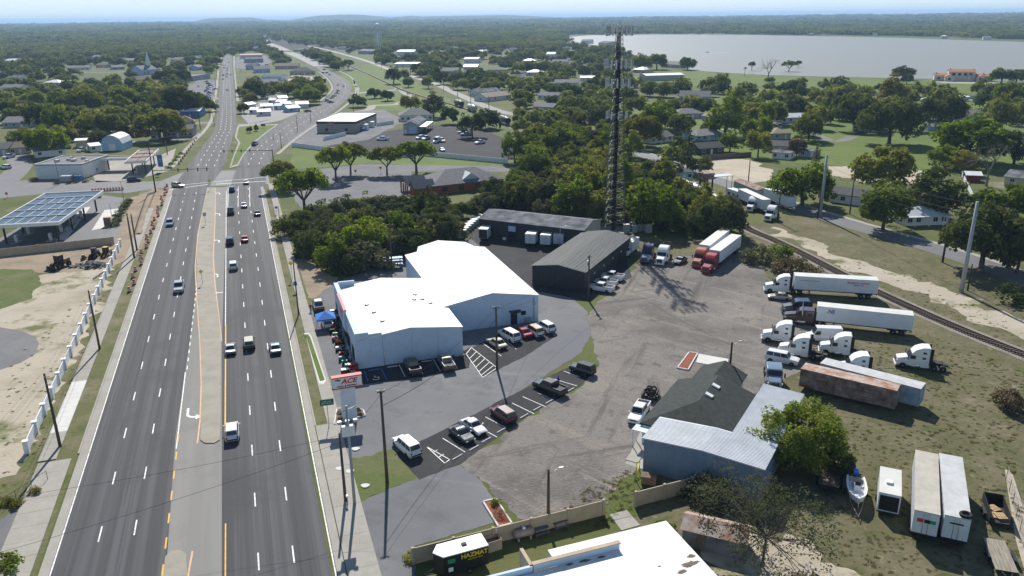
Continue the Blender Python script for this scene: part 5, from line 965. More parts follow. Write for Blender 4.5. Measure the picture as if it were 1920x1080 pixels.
# elsewhere
for kind, f_, r_, c_, l in [('sedan', (1604, 252), (1622, 252), 'navy', 'dark blue car outside the brick ranch house'), ('suv', (1618, 406), (1642, 410), 'black', 'black car under the dark tree by the cottage'), ('sedan', (1645, 411), (1662, 413), 'white', 'white car beside the cottage porch'), ('crewcab', (1447, 240), (1464, 242), 'silver', 'silver pickup on the lane by the tan hip roof'), ('crewcab', (858, 251), (880, 250), 'silver', 'silver pickup at the far side of the impound lot'), ('crewcab', (862, 255), (886, 254), 'bluegrey', 'pale blue pickup in front of the silver one in the impound lot'), ('crewcab', (892, 271), (908, 268), 'white', 'white pickup near the right end of the impound lot'), ('suv', (780, 262), (794, 259), 'white', 'white SUV left of the impound lot row'), ('crewcab', (792, 264), (806, 260), 'bluegrey', 'pale work truck in the impound lot row'), ('van', (812, 271), (826, 264), 'white', 'white van in the impound lot row'), ('crewcab', (834, 268), (822, 264), 'white', 'white pickup right of the van in the impound lot'), ('sedan', (832, 285), (826, 281), 'bluegrey', 'light blue car near the white fence'),
    ('crewcab', (147, 286), (160, 282), 'white', 'white pickup behind the filling station'), ('crewcab', (10, 298), (24, 295), 'white', 'white truck on the grass at far left'), ('suv', (128, 281), (131, 275), 'grey', 'grey SUV behind the filling station'), ('suv', (1300, 268), (1314, 268), 'green', 'green car outside the porch-post ranch'), ('sedan', (1845, 219), (1860, 217), 'black', 'black car outside the dark hip-roofed house'), ('suv', (1905, 208), (1890, 211), 'silver', 'silver car on the lawn beside the villa lane'), ('crewcab', (713, 263), (722, 263), 'white', 'white-cab truck at the left of the impound row')]:
    car(kind, f_, r_, c_, l, name='pickup' if kind == 'crewcab' else ('van' if kind == 'van' else 'car'), cat='pickup' if kind == 'crewcab' else ('van' if kind == 'van' else 'car'))
# far traffic and far parked cars: too small to show their parts
FARCAR = {}
def far_car(px, py, rz, color, label, group, big=0):
    key = (color, big)
    if key not in FARCAR:
        a = MB(); h_ = 2.3 + .3 * big; a.loft([ring(h_, .8, .3, .7), ring(h_ - .4, .93, .25, .85), ring(.7, .93, .25, .95), ring(-1.6, .93, .25, .95), ring(-h_, .85, .3, .8)]); a.add([(.9, -.8, .9), (.9, .8, .9), (-1.7, .8, .9), (-1.7, -.8, .9), (.2, -.65, 1.45 + .3 * big), (.2, .65, 1.45 + .3 * big), (-1.3, .65, 1.45 + .3 * big), (-1.3, -.65, 1.45 + .3 * big)], [(0, 4, 5, 1), (1, 5, 6, 2), (2, 6, 7, 3), (3, 7, 4, 0)], 1); a.add([(.2, -.65, 1.46 + .3 * big), (.2, .65, 1.46 + .3 * big), (-1.3, .65, 1.46 + .3 * big), (-1.3, -.65, 1.46 + .3 * big)], [(0, 1, 2, 3)])
        for x in (1.4, -1.4):
            for y in (-.85, .85): a.tube((x, y - .1, .33), (x, y + .1, .33), .33, .33, 10, 2)
        FARCAR[key] = a.build('car', [PT[color], m_glass, m_tyre], None, fix=True).data
        for o in [o for o in C.objects if o.data == FARCAR[key]]: bpy.data.objects.remove(o)
    p = G(px, py); o = link('car', FARCAR[key], None, (p.x, p.y, .06), (0, 0, rz)); tag(o, label, 'car', group)
G1, G2 = 'far traffic on the straight road', 'far traffic on the curved road'
for px, py, c in ((426, 169.5, 'white'), (418, 149, 'white'), (425, 144.5, 'silver'), (433, 141, 'white'), (426, 139.5, 'white'), (418.5, 142, 'grey'), (426, 133, 'white'), (420, 128, 'silver'), (426.5, 128.5, 'white'), (420, 123, 'white'), (430, 118, 'silver'), (427, 111, 'white')):
    far_car(px, py, ROADH + R(4), c, {'white': 'tiny white car', 'silver': 'tiny silver car', 'grey': 'tiny grey car'}[c] + ' far up the straight road left of the fork', G1)
for px, py, c, a in ((577, 210, 'maroon', 25), (614, 190.5, 'silver', 40), (620, 193, 'navy', 40), (622, 184.5, 'white', 55), (626, 181, 'white', 55), (632, 176, 'white', 70), (633.5, 171.5, 'grey', 80), (644, 162, 'navy', 100), (634, 160, 'navy', 110), (619, 141, 'white', 150), (613, 137.5, 'grey', 150), (606, 137.5, 'navy', 150), (608, 131.5, 'black', 150)):
    far_car(px, py, R(a), c, {'white': 'tiny white car', 'silver': 'tiny silver car', 'grey': 'tiny grey car', 'navy': 'tiny dark blue car', 'maroon': 'tiny dark red car', 'black': 'tiny black car'}[c] + ' on the curving right-hand road', G2, c in ('silver',))
random.seed(21)
for k in range(10): far_car(388 + ru(-2, 8), 154 + k * 3.6, R(random.choice((10, 170))), random.choice(('white', 'silver', 'white', 'grey', 'blue')), 'tiny car parked in the row of the car lot beside the straight road', 'cars in the roadside car lot')
for k in range(14): far_car(546 + (k % 7) * 8.4 + ru(-1, 1), 147 + (k // 7) * 6, R(ru(60, 120)), random.choice(('white', 'silver', 'navy', 'blue', 'black', 'red')), 'tiny car parked outside the dark hipped restaurant', 'cars outside the restaurant')
for px, py, c in ((496, 172, 'white'), (404, 168, 'white'), (372, 163, 'white'), (350, 176, 'white'), (452, 133, 'white'), (500, 122, 'silver'), (270, 160, 'white'), (940, 185, 'bluegrey'), (960, 189, 'black'), (1030, 215, 'grey'), (1108, 228, 'navy'), (1128, 225, 'white'), (1395, 262, 'silver'), (1362, 246, 'white')): far_car(px, py, R(ru(0, 180)), c, 'tiny parked car at %s' % {496: 'the shop lot between the roads', 404: 'the lane beside the straight road', 372: 'the middle of the roadside car lot', 350: 'the grey lot left of the straight road', 452: 'the shops at the fork', 500: 'the warehouse between the roads', 270: 'the big brown gable house', 940: 'the white cottage beyond the railway', 960: 'the tan-roofed cottage', 1030: 'the grey bungalow left of the tower', 1108: 'the shaded lot left of the tower', 1128: 'the shaded lot just left of the tower', 1395: 'the brown hip-roofed house', 1362: 'the round pool house'}[px], 'scattered far parked cars')
# ---- tractor units and trailers
m_grille = mat('truck_grille', (.10, .10, .105), .35, m=.6, var=.1)
def tractor_proto(k):
    if k in PROTO: return PROTO[k]
    root = bpy.data.objects.new(k + '_pattern', None); hi, nose = {'sleeper': (3.85, 1.0), 'midroof': (3.0, 1.0), 'longnose': (3.0, 1.25)}[k]; W = 1.22
    # local: front bumper at x=+3.9, frame end at x=-3.9
    fx = 3.9; hl = fx - 1.75 * nose
    MB().loft([ring(fx, .78, .62, 1.35, .9), ring(fx - .18, .98, .5, 1.62, .86), ring(fx - .9, 1.12, .55, 1.80, .76), ring(hl, 1.16, .6, 2.0, .72)], 0, True).build('hood', PT['white'], root, fix=True).data.set_sharp_from_angle(angle=R(40))
    cb = MB(); z0 = .62
    cb.loft([[(hl + .12, -W * .96, z0), (hl + .12, W * .96, z0), (hl + .05, W * .96, 1.9), (hl + .05, -W * .96, 1.9)], [(hl - .45, -W, z0), (hl - .45, W, z0), (hl - .5, W * .92, 2.75), (hl - .5, -W * .92, 2.75)], [(hl - .95, -W, z0), (hl - .95, W, z0), (hl - 1.0, W * .93, 2.9 + (hi - 3) * .55), (hl - 1.0, -W * .93, 2.9 + (hi - 3) * .55)], [(hl - 1.9, -W, z0), (hl - 1.9, W, z0), (hl - 2.0, W * .95, hi - .06), (hl - 2.0, -W * .95, hi - .06)], [(hl - 3.1, -W, z0), (hl - 3.1, W, z0), (hl - 3.1, W * .95, hi), (hl - 3.1, -W * .95, hi)]], 0, False)
    cb.build('cab', PT['white'], root, bevel=.09)
    ws = MB(); ws.add([(hl + .07, -W * .84, 1.98), (hl + .07, W * .84, 1.98), (hl - .44, W * .80, 2.68), (hl - .44, -W * .80, 2.68)], [(0, 1, 2, 3)]); ws.build('windshield', m_glass, root, loc=(.03, 0, .02))
    for y in (-1, 1):
        BO((hl - .62, y * (W - .035), 2.12), (.8, .03, .62)).build('side_window', m_glass, root)
        for z in ((2.05, 2.95) if hi > 3.5 else (2.2,)): BO((hl - 2.25, y * (W - .028), z), (.5, .03, .34)).build('sleeper_window', m_glass, root)
        BO((hl + .1, y * (W + .24), 2.15), (.12, .22, .75)).build('mirror', m_under, root); BO((fx - .28, y * .98, 1.25), (.3, .24, .26)).build('headlight', m_lamp, root)
        TU((hl - .3, y * 1.0, .62), (hl - 1.7, y * 1.0, .62), .33, .33, 12).build('fuel_tank', m_chrome, root); BO((hl - 2.5, y * (W - .06), .72), (1.2, .1, .5)).build('side_skirt', PT['white'], root)
        BO((hl - 3.3, y * (W - .08), (hi + .7) / 2), (.5, .06, hi - .9)).build('side_extender', m_under, root)
        if k == 'longnose': TU((hl - 1.02, y * (W + .12), .8), (hl - 1.02, y * (W + .12), 3.7), .08, .08, 8).build('exhaust_stack', m_chrome, root)
        wheel(root, fx - 1.05, y * 1.03, .51, .3)
        for x in (-1.75, -3.05): wheel(root, x, y * .96, .51, .58)
        BO((-2.4, y * .96, 1.12), (2.6, .55, .06)).build('mudguard', m_under, root) if k == 'longnose' else None
    BO((fx - .03, 0, 1.15), (.12, 1.25, .75)).build('grille', m_grille, root); BO((fx + .03, 0, .5), (.22, 2.3, .36)).build('bumper', PT['white'], root)
    BX(-3.9, hl, -.42, .42, .72, .98).build('frame', m_under, root); BO((-2.4, 0, 1.1), (1.3, 1.0, .16)).build('fifth_wheel', m_under, root)
    if hi > 3.5: BO((hl - 3.16, 0, 2.2), (.1, 2.1, 3.1)).build('rear_panel', m_under, root)
    PROTO[k] = root; return root
TP = ('hood', 'cab', 'side_skirt', 'bumper')
def tractor(kind, front, rear, color, label, z=.04, hood=None, roof=None, mid=None):
    f_, r_ = G(*front), G(*rear); rz = heading(r_, f_); d = (f_ - r_).normalized(); p = f_ - d * 3.95
    root = copy_tree(tractor_proto(kind)); root.name = 'tractor_unit'; root.location = (p.x, p.y, z); root.rotation_euler = (0, 0, rz); tag(root, label, 'truck')
    for c in root.children:
        b = c.name.split('.')[0]
        if b in TP: recolor(c, PT[hood] if (hood and b == 'hood') else PT[color])
    return root
m_trailer = mat('white_trailer_side', (.62, .66, .70), .45, var=.06, sc=.6); m_trailer_roof = mat('pale_trailer_roof', (.60, .60, .56), .5, m=.1, var=.08, sc=.5)
def trailer(front, rear, label, L_=16.0, z=.04, side=None, roof=None, H=4.1, name='semi_trailer', wheels=True, post=True, ends=0, W=1.29, floor=1.2, cat='trailer', reefer=False):
    """front/rear: the near-side bottom... given as ground points under the middle of each end"""
    f_, r_ = G(*front), G(*rear); rz = heading(r_, f_); p = (f_ + r_) / 2; root = thing(name, label, cat, (p.x, p.y, z), rz); h = L_ / 2
    sd = side or m_trailer
    BX(-h, h, -W, W, floor, H - .12).build('box', sd, root); BX(-h, h, -W - .02, W + .02, H - .12, H).build('roof', roof or m_trailer_roof, root)
    BX(-h - .01, h + .01, -W - .025, W + .025, floor - .12, floor + .06).build('floor_rail', m_under if side is None else sd, root)
    if post:
        me = MATS.setdefault('_post%.2f%.2f' % (H, floor), BX(-.03, .03, -.012, .012, floor + .06, H - .12).mesh('side_post', sd))
        for i in range(1, int(L_ / 1.22)):
            for y in (-1, 1): link('side_post', me, root, (-h + i * 1.22, y * (W + .012), 0))
    for y in (-1, 1):
        BO((-h - .02, y * W * .5, (floor + H - .12) / 2), (.04, W * .96, H - .35 - floor)).build('rear_door', sd, root); TU((-h - .05, y * .25, floor + .1), (-h - .05, y * .25, H - .3), .03, .03, 6).build('lock_rod', m_steel, root)
        BO((h - 3.2, y * .9, floor / 2), (.14, .14, floor)).build('landing_leg', m_under, root)
        if wheels:
            for x in (-h + 1.6, -h + 2.95): wheel(root, x, y * .96, .51, .58)
    if wheels: BX(-h + .7, -h + 3.9, -.5, .5, .6, floor - .12).build('bogie', m_under, root); BO((-h, 0, .75), (.1, 2.2, .1)).build('underride_guard', m_under, root)
    if reefer: BO((h + .25, 0, 2.9), (.5, 1.9, 1.9)).build('cooling_unit', m_under, root)
    return root
def rig(kind, front, rear, color, tl, trl, **k):
    tk = {q: k.pop(q) for q in ('hood', ) if q in k}; tractor(kind, front, rear, color, tl, **tk); f_, r_ = G(*front), G(*rear); d = (f_ - r_).normalized(); a, b = PJ(f_ - d * 5.7), PJ(f_ - d * 21.7); return trailer(a, b, trl, **k)
rig('sleeper', (1304, 503), (1370, 449), 'orange', 'orange-red tractor unit left of the red one in the yard', 'white semi trailer behind the orange-red tractor')
rig('sleeper', (1322, 514), (1391, 460), 'red', 'dark red tractor unit nearest in the pair at the yard back', 'white semi trailer behind the dark red tractor', reefer=True)
tractor('sleeper', (1208, 496), (1228, 470), 'navy', 'navy blue tractor unit with pale hood at the yard back', hood='bluegrey'); tractor('sleeper', (1236, 499), (1257, 476), 'white', 'white tractor unit beside the navy one at the yard back')
pc = rig('sleeper', (1432, 546), (1644, 559), 'white', 'white tractor unit coupled to the lettered trailer', 'long white semi trailer with red lettering beside the railway', post=False)
sign_text('PHOENIX CARGO', .52, m_redink, pc, (-4.2, 1.31, 3.25), pi, .3, .012); sign_text('630-407-1144', .34, m_blueink, pc, (-4.2, 1.31, 2.78), pi, .3, .008); sign_text('WWW.PHOENIXCARGOINC.COM', .26, m_blackink, pc, (5.0, 1.31, 3.2), pi)
tractor('midroof', (1465, 587), (1524, 590), 'navy', 'dark navy tractor unit with pale hood between the two long trailers', hood='grey'); ns = rig('longnose', (1468, 602), (1716, 629), 'brown', 'dark maroon long-nosed tractor coupled to the panelled trailer', 'long white panelled semi trailer with small logo near its front')
sign_text('NS', .9, m_blueink, ns, (5.6, 1.32, 3.3), pi, .3, .02); BX(5.0, 6.4, 1.318, 1.325, 2.92, 3.0).build('logo_bar', m_redink, ns)
tractor('sleeper', (1427, 637), (1496, 644), 'white', 'white sleeper tractor at the left of the parked group'); tractor('sleeper', (1458, 662), (1530, 672), 'white', 'white sleeper tractor behind the white SUV'); tractor('sleeper', (1534, 660), (1606, 668), 'white', 'white sleeper tractor right of the panel van'); tractor('sleeper', (1562, 700), (1634, 706), 'white', 'white sleeper tractor partly hidden by the rusty container'); tractor('sleeper', (1676, 684), (1770, 694), 'white', 'white sleeper tractor standing alone on the grass'); tractor('midroof', (1452, 736), (1447, 705), 'bluegrey', 'pale tractor cab just behind the pale blue roof')
trailer((1440, 403), (1385, 376), 'white semi trailer on the verge of the rail-side road, left one'); trailer((1492, 399), (1430, 374), 'white semi trailer on the verge of the rail-side road, right one', L_=14)
tractor('sleeper', (1404, 398), (1422, 385), 'white', 'white tractor unit parked beside the rail-side trailers'); tractor('sleeper', (1438, 416), (1462, 400), 'white', 'white tractor unit nearest by the rail-side trailers')
# dock trailers and box trucks in the courtyard
for f_, r_, l in (((1008, 447), (991, 468), 'left'), ((1036, 449), (1019, 470), 'middle'), ((1060, 447), (1043, 470), 'right')): trailer(f_, r_, 'short white box trailer in the courtyard, ' + l + ' of three', 7.2, H=3.5, floor=1.0)
def box_truck(front, rear, label, L_=7.0):
    f_, r_ = G(*front), G(*rear); rz = heading(r_, f_); p = (f_ + r_) / 2; t = thing('box_truck', label, 'truck', (p.x, p.y, .04), rz); h = L_ / 2
    BX(-h, h - 1.9, -1.2, 1.2, .95, 3.3).build('box', m_trailer, t); BX(-h, h - 1.9, -1.22, 1.22, 3.3, 3.4).build('roof', m_trailer_roof, t)
    MB().loft([ring(h, .85, .5, 1.1), ring(h - .4, 1.0, .45, 1.35), ring(h - .95, 1.02, .45, 1.5), ring(h - 1.3, 1.0, .45, 2.2, .9), ring(h - 1.85, 1.0, .45, 2.3, .9)], 0, True).build('cab', PT['white'], t, fix=True)
    MB().add([(h - .9, -.85, 1.52), (h - .9, .85, 1.52), (h - 1.28, .8, 2.14), (h - 1.28, -.8, 2.14)], [(0, 1, 2, 3)]).build('windshield', m_glass, t, loc=(.03, 0, .02))
    for y in (-1, 1):
        BO((h - 1.5, y * 1.0, 1.8), (.6, .03, .5)).build('side_window', m_glass, t); BO((h - .1, y * .7, .95), (.12, .3, .2)).build('headlight', m_lamp, t)
        for x in (h - 1.0, -h + 1.5): wheel(t, x, y * .92, .42, .3)
    BX(-h + .2, h - 1, -.4, .4, .5, .9).build('frame', m_under, t); BX(-h - .03, -h, -1.1, 1.1, 1.0, 3.2).build('rear_door', m_under, t)
box_truck((1168, 486), (1192, 466), 'white box truck beside the grey gabled workshop', 7.4); box_truck((925, 434), (900, 460), 'white box truck with dark rear door in the courtyard', 7.6)
# old containers, trailers and boat on the rough ground
m_faded = mat('faded_blue_sheet', (.22, .32, .44), .7, var=.2, sc=.7, c2=(.40, .45, .50))
rc = trailer((1512, 728), (1667, 766), 'rusty old box trailer with streaked sides behind the blue building', 13.6, side=m_rust, roof=m_rustroof, wheels=False, floor=.75, H=3.6); bl = trailer((1560, 720), (1700, 758), 'faded blue old box trailer half hidden behind the rusty one', 14.5, side=m_faded, roof=mat('pale_old_trailer_roof', (.46, .47, .47), .7, var=.12, sc=.6), wheels=False, floor=.75, H=3.5)
for z in (1.4, 2.2, 2.9): BX(-6.8, 6.8, 1.30, 1.36, z, z + .07).build('side_rail', m_galv, rc)
for f_, r_, l, lg in (((1728, 895), (1728, 1028), 'beige-roofed old box trailer, left of the touching pair at lower right', 1), ((1772, 903), (1785, 1036), 'pale-roofed old box trailer with a tyre on top, right of the pair', 2)):
    f2, r2 = G(*f_), G(*r_); t = trailer(f_, r_, l, 13.8, H=4.0, roof=mat('beige_trailer_roof', (.42, .39, .33), .7, var=.12, sc=.6) if lg == 1 else mat('pale_old_trailer_roof', (.46, .47, .47), .7, var=.12, sc=.6), W=1.24)
    if lg == 1:
        for x, m_ in ((-.55, m_redink), (.15, m_blackink), (.65, m_greenink)): BO((-6.98, -x, 2.9), (.02, .6, .42)).build('logo', m_, t)
    else:
        BO((-6.98, 0, 3.2), (.02, 1.3, .16)).build('logo_bar', m_blackink, t)
        ty = thing('tyre', 'black tyre lying on the pale trailer roof', 'tyre', (0, 0, 0)); q = t.location + Matrix.Rotation(t.rotation_euler.z, 3, 'Z') @ Vector((-6.3, -.75, 4.0)); ty.location = q; a = MB(); a.loft([[((.5 + .17 * cos(v)) * cos(u), (.5 + .17 * cos(v)) * sin(u), .17 + .17 * sin(v)) for v in [2 * pi * j / 10 for j in range(10)]] for u in [2 * pi * i / 20 for i in range(21)]], 0, True, False); a.build('tread', m_tyre, ty)
et = trailer((1664, 905), (1662, 985), 'small enclosed trailer with roof vent and open dark front at lower right', 6.0, H=3.0, W=1.15, floor=.55, wheels=False, post=False, roof=m_trailer_roof); BO((-3.05, 0, 1.75), (.06, 2.0, 1.9)).build('open_end', m_black, et); BX(-.9, -.2, -.2, .45, 3.0, 3.25).build('roof_vent', m_trim, et)
for y in (-1, 1): wheel(et, .2, y * 1.2, .36, .22)
def flat_trailer(front, rear, label, L_, W, deckm, sides=0.0, rack=False, name='flatbed_trailer', planks=0):
    f_, r_ = G(*front), G(*rear); rz = heading(r_, f_); p = (f_ + r_) / 2; t = thing(name, label, 'trailer', (p.x, p.y, .03), rz); h = L_ / 2
    BX(-h, h, -W, W, .5, .58).build('frame', m_under, t)
    n_ = planks or 1
    for i in range(n_): BX(-h + .05, h - .05, -W + i * 2 * W / n_ + .015, -W + (i + 1) * 2 * W / n_ - .015, .58, .63).build('deck_plank' if planks else 'deck', deckm, t)
    for y in (-1, 1):
        for x in (-.5, .5): wheel(t, x, y * (W + .18), .36, .22)
        BX(-.95, .95, y * (W + .18) - .15, y * (W + .18) + .15, .76, .8).build('mudguard', m_under, t)
        if sides: BX(-h, h, y * W - .03, y * W + .03, .6, .6 + sides).build('side_panel', deckm if not rack else m_under, t)
        TU((h, y * .5, .5), (h + 1.3, 0, .5), .05, .05, 6).build('drawbar', m_under, t)
    if sides: BX(h - .06, h, -W, W, .63, .6 + sides).build('front_panel', m_under, t)
    if rack:
        for i in range(9): BX(-h - .03, -h + .01, -W + .1 + i * (2 * W - .2) / 8 - .02, -W + .1 + i * (2 * W - .2) / 8 + .02, .6, 1.9).build('ramp_bar', m_under, t)
    return t
flat_trailer((1552, 925), (1556, 893), 'dark open flat trailer with raised ramp beside the boat', 4.4, 1.2, m_wood, .5, True); flat_trailer((1890, 1090), (1858, 1012), 'flat trailer with weathered plank deck at the lower right corner', 5.6, 1.05, mat('grey_planks', (.28, .25, .20), .9, var=.25, sc=2, stretch=(.3, 3, 1)), planks=6)
ut = flat_trailer((1855, 940), (1875, 1000), 'black open utility trailer loaded with pallets at the right edge', 4.6, 1.0, m_under, 1.1); 
for i, (x, y) in enumerate(((-.9, .2), (-1.1, -.3), (.6, .1))):
    pp = ut.location + Matrix.Rotation(ut.rotation_euler.z, 3, 'Z') @ Vector((x, y, .68 + .14 * (i % 2))); pl = thing('pallet', ('upper', 'lower', 'far')[i] + ' wooden pallet lying in the black utility trailer', 'pallet', pp, ut.rotation_euler.z + .3 * i); mw = mat('pallet_wood', (.50, .36, .19), .85, var=.2, sc=3)
    for k in range(6): BX(-.6, .6, -.5 + k * .18, -.38 + k * .18, .1, .12).build('board', mw, pl)
    for k in (-.55, 0, .5): BX(k, k + .08, -.5, .52, 0, .1).build('bearer', mw, pl)
# boat on its trailer
bo = thing('boat', 'white centre-console motor boat with blue outboard engine on a trailer', 'boat', G(1604, 935), heading(G(1604, 898), G(1604, 962)) + R(3)); m_gel = mat('white_gelcoat', (.72, .73, .74), .3, var=.05, sc=1)
st_ = [(-2.7, 1.0, .75, 1.55), (-1.5, 1.12, .6, 1.55), (0, 1.15, .55, 1.6), (1.2, 1.0, .6, 1.7), (2.1, .68, .75, 1.8), (2.7, .25, 1.0, 1.88), (2.95, .03, 1.4, 1.9)]
MB().loft([[(x, 0, z0), (x, w * .8, z0 + .3), (x, w, z1 - .1), (x, w, z1), (x, w * .82, z1), (x, w * .7, z1 - .45), (x, -w * .7, z1 - .45), (x, -w * .82, z1), (x, -w, z1), (x, -w, z1 - .1), (x, -w * .8, z0 + .3)] for x, w, z0, z1 in st_], 0, True).build('hull', m_gel, bo, fix=True).data.set_sharp_from_angle(angle=R(35))
BX(-.5, .3, -.35, .35, 1.1, 2.0).build('console', m_gel, bo, bevel=.05); MB().add([(.3, -.33, 2.0), (.3, .33, 2.0), (.05, .3, 2.35), (.05, -.3, 2.35)], [(0, 1, 2, 3)]).build('windscreen', m_glass, bo); BX(-1.35, -.75, -.5, .5, 1.1, 1.55).build('seat', mat('beige_vinyl', (.45, .42, .36), .6), bo, bevel=.05); BX(-2.6, -2.1, -.75, .75, 1.1, 1.45).build('stern_seat', mat('beige_vinyl', (.45, .42, .36), .6), bo)
en = MB().loft([[(-3.1 + a * .3 * k, b * .28 * k, z) for a, b in ((1, 1), (-1, 1), (-1, -1), (1, -1))] for z, k in ((1.5, .8), (1.75, 1.1), (2.15, 1.0), (2.3, .6))], 0, True).build('outboard_engine', mat('engine_blue', (.02, .12, .55), .3, coat=.5), bo, bevel=.05); BX(-3.18, -3.0, -.1, .1, .5, 1.5).build('engine_leg', m_under, en)
bt = thing('boat_trailer', 'steel trailer carrying the white motor boat', 'trailer', bo.location, bo.rotation_euler.z)
for y in (-1, 1): TU((-2.6, y * .7, .5), (1.6, y * .7, .5), .05, .05, 6).tube((1.6, y * .7, .5), (4.6, 0, .5), .05, .05, 6).build('rail', m_steel, bt); wheel(bt, -.9, y * 1.25, .34, .22)
TU((-.9, -1.2, .35), (-.9, 1.2, .35), .04, .04, 6).build('axle', m_steel, bt); TU((3.4, 0, .5), (3.4, 0, 1.5), .05, .05, 6).build('winch_post', m_steel, bt)
# hazmat trailer
hf, hr = G(838, 1073), G(899, 1056); hzt = thing('hazmat_trailer', 'black enclosed trailer with yellow lettering and white roof behind the tan wall', 'trailer', ((hf + hr) / 2), heading(hr, hf)); h = 2.45
MB().prism([(-h, -1.1), (h, -1.1), (h + .75, 0), (h, 1.1), (-h, 1.1)], .5, 2.75).build('body', mat('black_trailer_skin', (.02, .02, .022), .35, var=.1), hzt); MB().prism([(-h - .03, -1.13), (h + .02, -1.13), (h + .80, 0), (h + .02, 1.13), (-h - .03, 1.13)], 2.75, 2.86).build('roof', m_white_roof, hzt)
sign_text('HAZMAT', .72, m_yellowink, hzt, (-.9, 1.115, 2.25), pi, 0, .02); sign_text('RESPONSE TEAM', .22, m_yellowink, hzt, (-1.0, 1.115, 1.75), pi); BO((1.6, 1.115, 2.1), (.8, .02, .5)).build('emblem', m_greenink, hzt); BO((1.7, 1.115, 1.1), (.5, .02, .5)).build('emblem', m_whiteink, hzt); BX(-.4, .1, -.2, .2, 2.86, 3.0).build('roof_vent', m_under, hzt)
for y in (-1, 1): wheel(hzt, -.3, y * 1.12, .36, .22); TU((h, y * .6, .55), (h + 1.9, 0, .5), .05, .05, 6).build('drawbar', m_under, hzt)
# tank cars
m_tank = mat('black_tank_car', (.035, .035, .038), .5, var=.25, sc=.5); m_tank2 = mat('grey_tank_car', (.35, .36, .37), .4, m=.3, var=.2, sc=.5)
# ------------------------------------------------------------------ railway
RAILP = [(612, 106), (662, 127), (717, 152), (752, 168), (800, 184), (855, 199), (917, 222), (980, 247), (1100, 295), (1200, 330), (1290, 364), (1340, 391), (1400, 428), (1450, 450), (1500, 474), (1575, 513), (1647, 549), (1757, 599), (1840, 634), (1925, 668), (2010, 705)]
RPW = spline([G(*p) for p in RAILP], 10)
bedr, _ = ribbon('rail_bed', RPW, 4.6, .06, m_ballast, px=False)
rw = thing('railway_track', 'single railway track with wooden sleepers on pale ballast beside the yard', 'railway track', (0, 0, 0))
def along(P, step):
    out = []; acc = 0.0; nxt = 0.0
    for a, b in zip(P[:-1], P[1:]):
        l = (b - a).length
        while nxt <= acc + l: out.append((a.lerp(b, (nxt - acc) / l), (b - a).normalized())); nxt += step
        acc += l
    return out
near_seg = [p for p in RPW if PJ(p)[0] > 1385]; far_seg = [p for p in RPW if PJ(p)[0] <= 1400]
m_tie = mat('sleeper_wood', (.085, .065, .05), .9, var=.3, sc=2); m_rail = mat('rusty_rail', (.12, .075, .05), .5, m=.5, var=.2, sc=2)
tie = BX(-.12, .12, -1.3, 1.3, 0, .12).mesh('sleeper', m_tie); TI = along(near_seg, .62); TI = TI[::-1]
for p, d in TI[:298]: o = link('sleeper', tie, rw, (p.x, p.y, .07)); o.rotation_euler = (0, 0, atan2(d.y, d.x) + ru(-.02, .02))
ts = MB()
for p, d in TI[298:] + along(far_seg, 1.2)[:700]: ts.box((p.x, p.y, .12), (.26, 2.6, .1), atan2(d.y, d.x))
ts.build('far_sleepers', m_tie, rw)['kind'] = 'stuff'
for s in (-1, 1):
    rl = MB(); prev = None; rr_ = []
    for i, p in enumerate(RPW):
        d = (RPW[min(i + 1, len(RPW) - 1)] - RPW[max(i - 1, 0)]).normalized(); q = p + Vector((d.y, -d.x, 0)) * s * .75
        nn = Vector((d.y, -d.x, 0)); rr_.append([q + nn * .04 + Vector((0, 0, .19)), q + nn * .04 + Vector((0, 0, .35)), q - nn * .04 + Vector((0, 0, .35)), q - nn * .04 + Vector((0, 0, .19))])
    rl.loft(rr_).build('rail', m_rail, rw)
def tank_car(t0, label, m_):
    best = min(range(len(RPW)), key=lambda i: abs(PJ(RPW[i])[0] - t0)); p = RPW[best]; d = (RPW[best + 1] - RPW[best - 1]).normalized(); root = thing('tank_car', label, 'tank car', (p.x, p.y, .32), atan2(d.y, d.x))
    a = MB(); a.loft([[(x, r_ * cos(t), 2.55 + r_ * sin(t)) for t in [2 * pi * i / 20 for i in range(20)]] for x, r_ in ((-7.6, .5), (-7.4, 1.1), (-7.0, 1.5), (7.0, 1.5), (7.4, 1.1), (7.6, .5))], 0, True); a.build('tank', m_, root, fix=True)
    TU((0, 0, 3.9), (0, 0, 4.4), .45, .45, 10).build('dome', m_, root); BX(-8.2, 8.2, -.5, .5, .85, 1.1).build('frame', m_under, root); BX(-1.6, 1.6, -.8, .8, 4.1, 4.16).build('walkway', m_steel, root)
    for x in (-5.9, 5.9):
        BX(x - 1.3, x + 1.3, -.95, .95, .45, .8).build('bogie', m_under, root)
        for dx in (-.85, .85):
            for y in (-.75, .75): TU((x + dx, y - .06, .45), (x + dx, y + .06, .45), .45, .45, 14).build('wheel', m_rust, root)
tank_car(862, 'black tank car at the far left of the standing train', m_tank); tank_car(886, 'grey tank car behind the dark round tree', m_tank2); tank_car(916, 'pale grey tank car right of the dark round tree', m_tank2); tank_car(945, 'black tank car at the right end of the far train', m_tank); tank_car(1296, 'silver tank car emerging from the wood', m_tank2); tank_car(1330, 'silver tank car half hidden behind the dark oak', m_tank2)
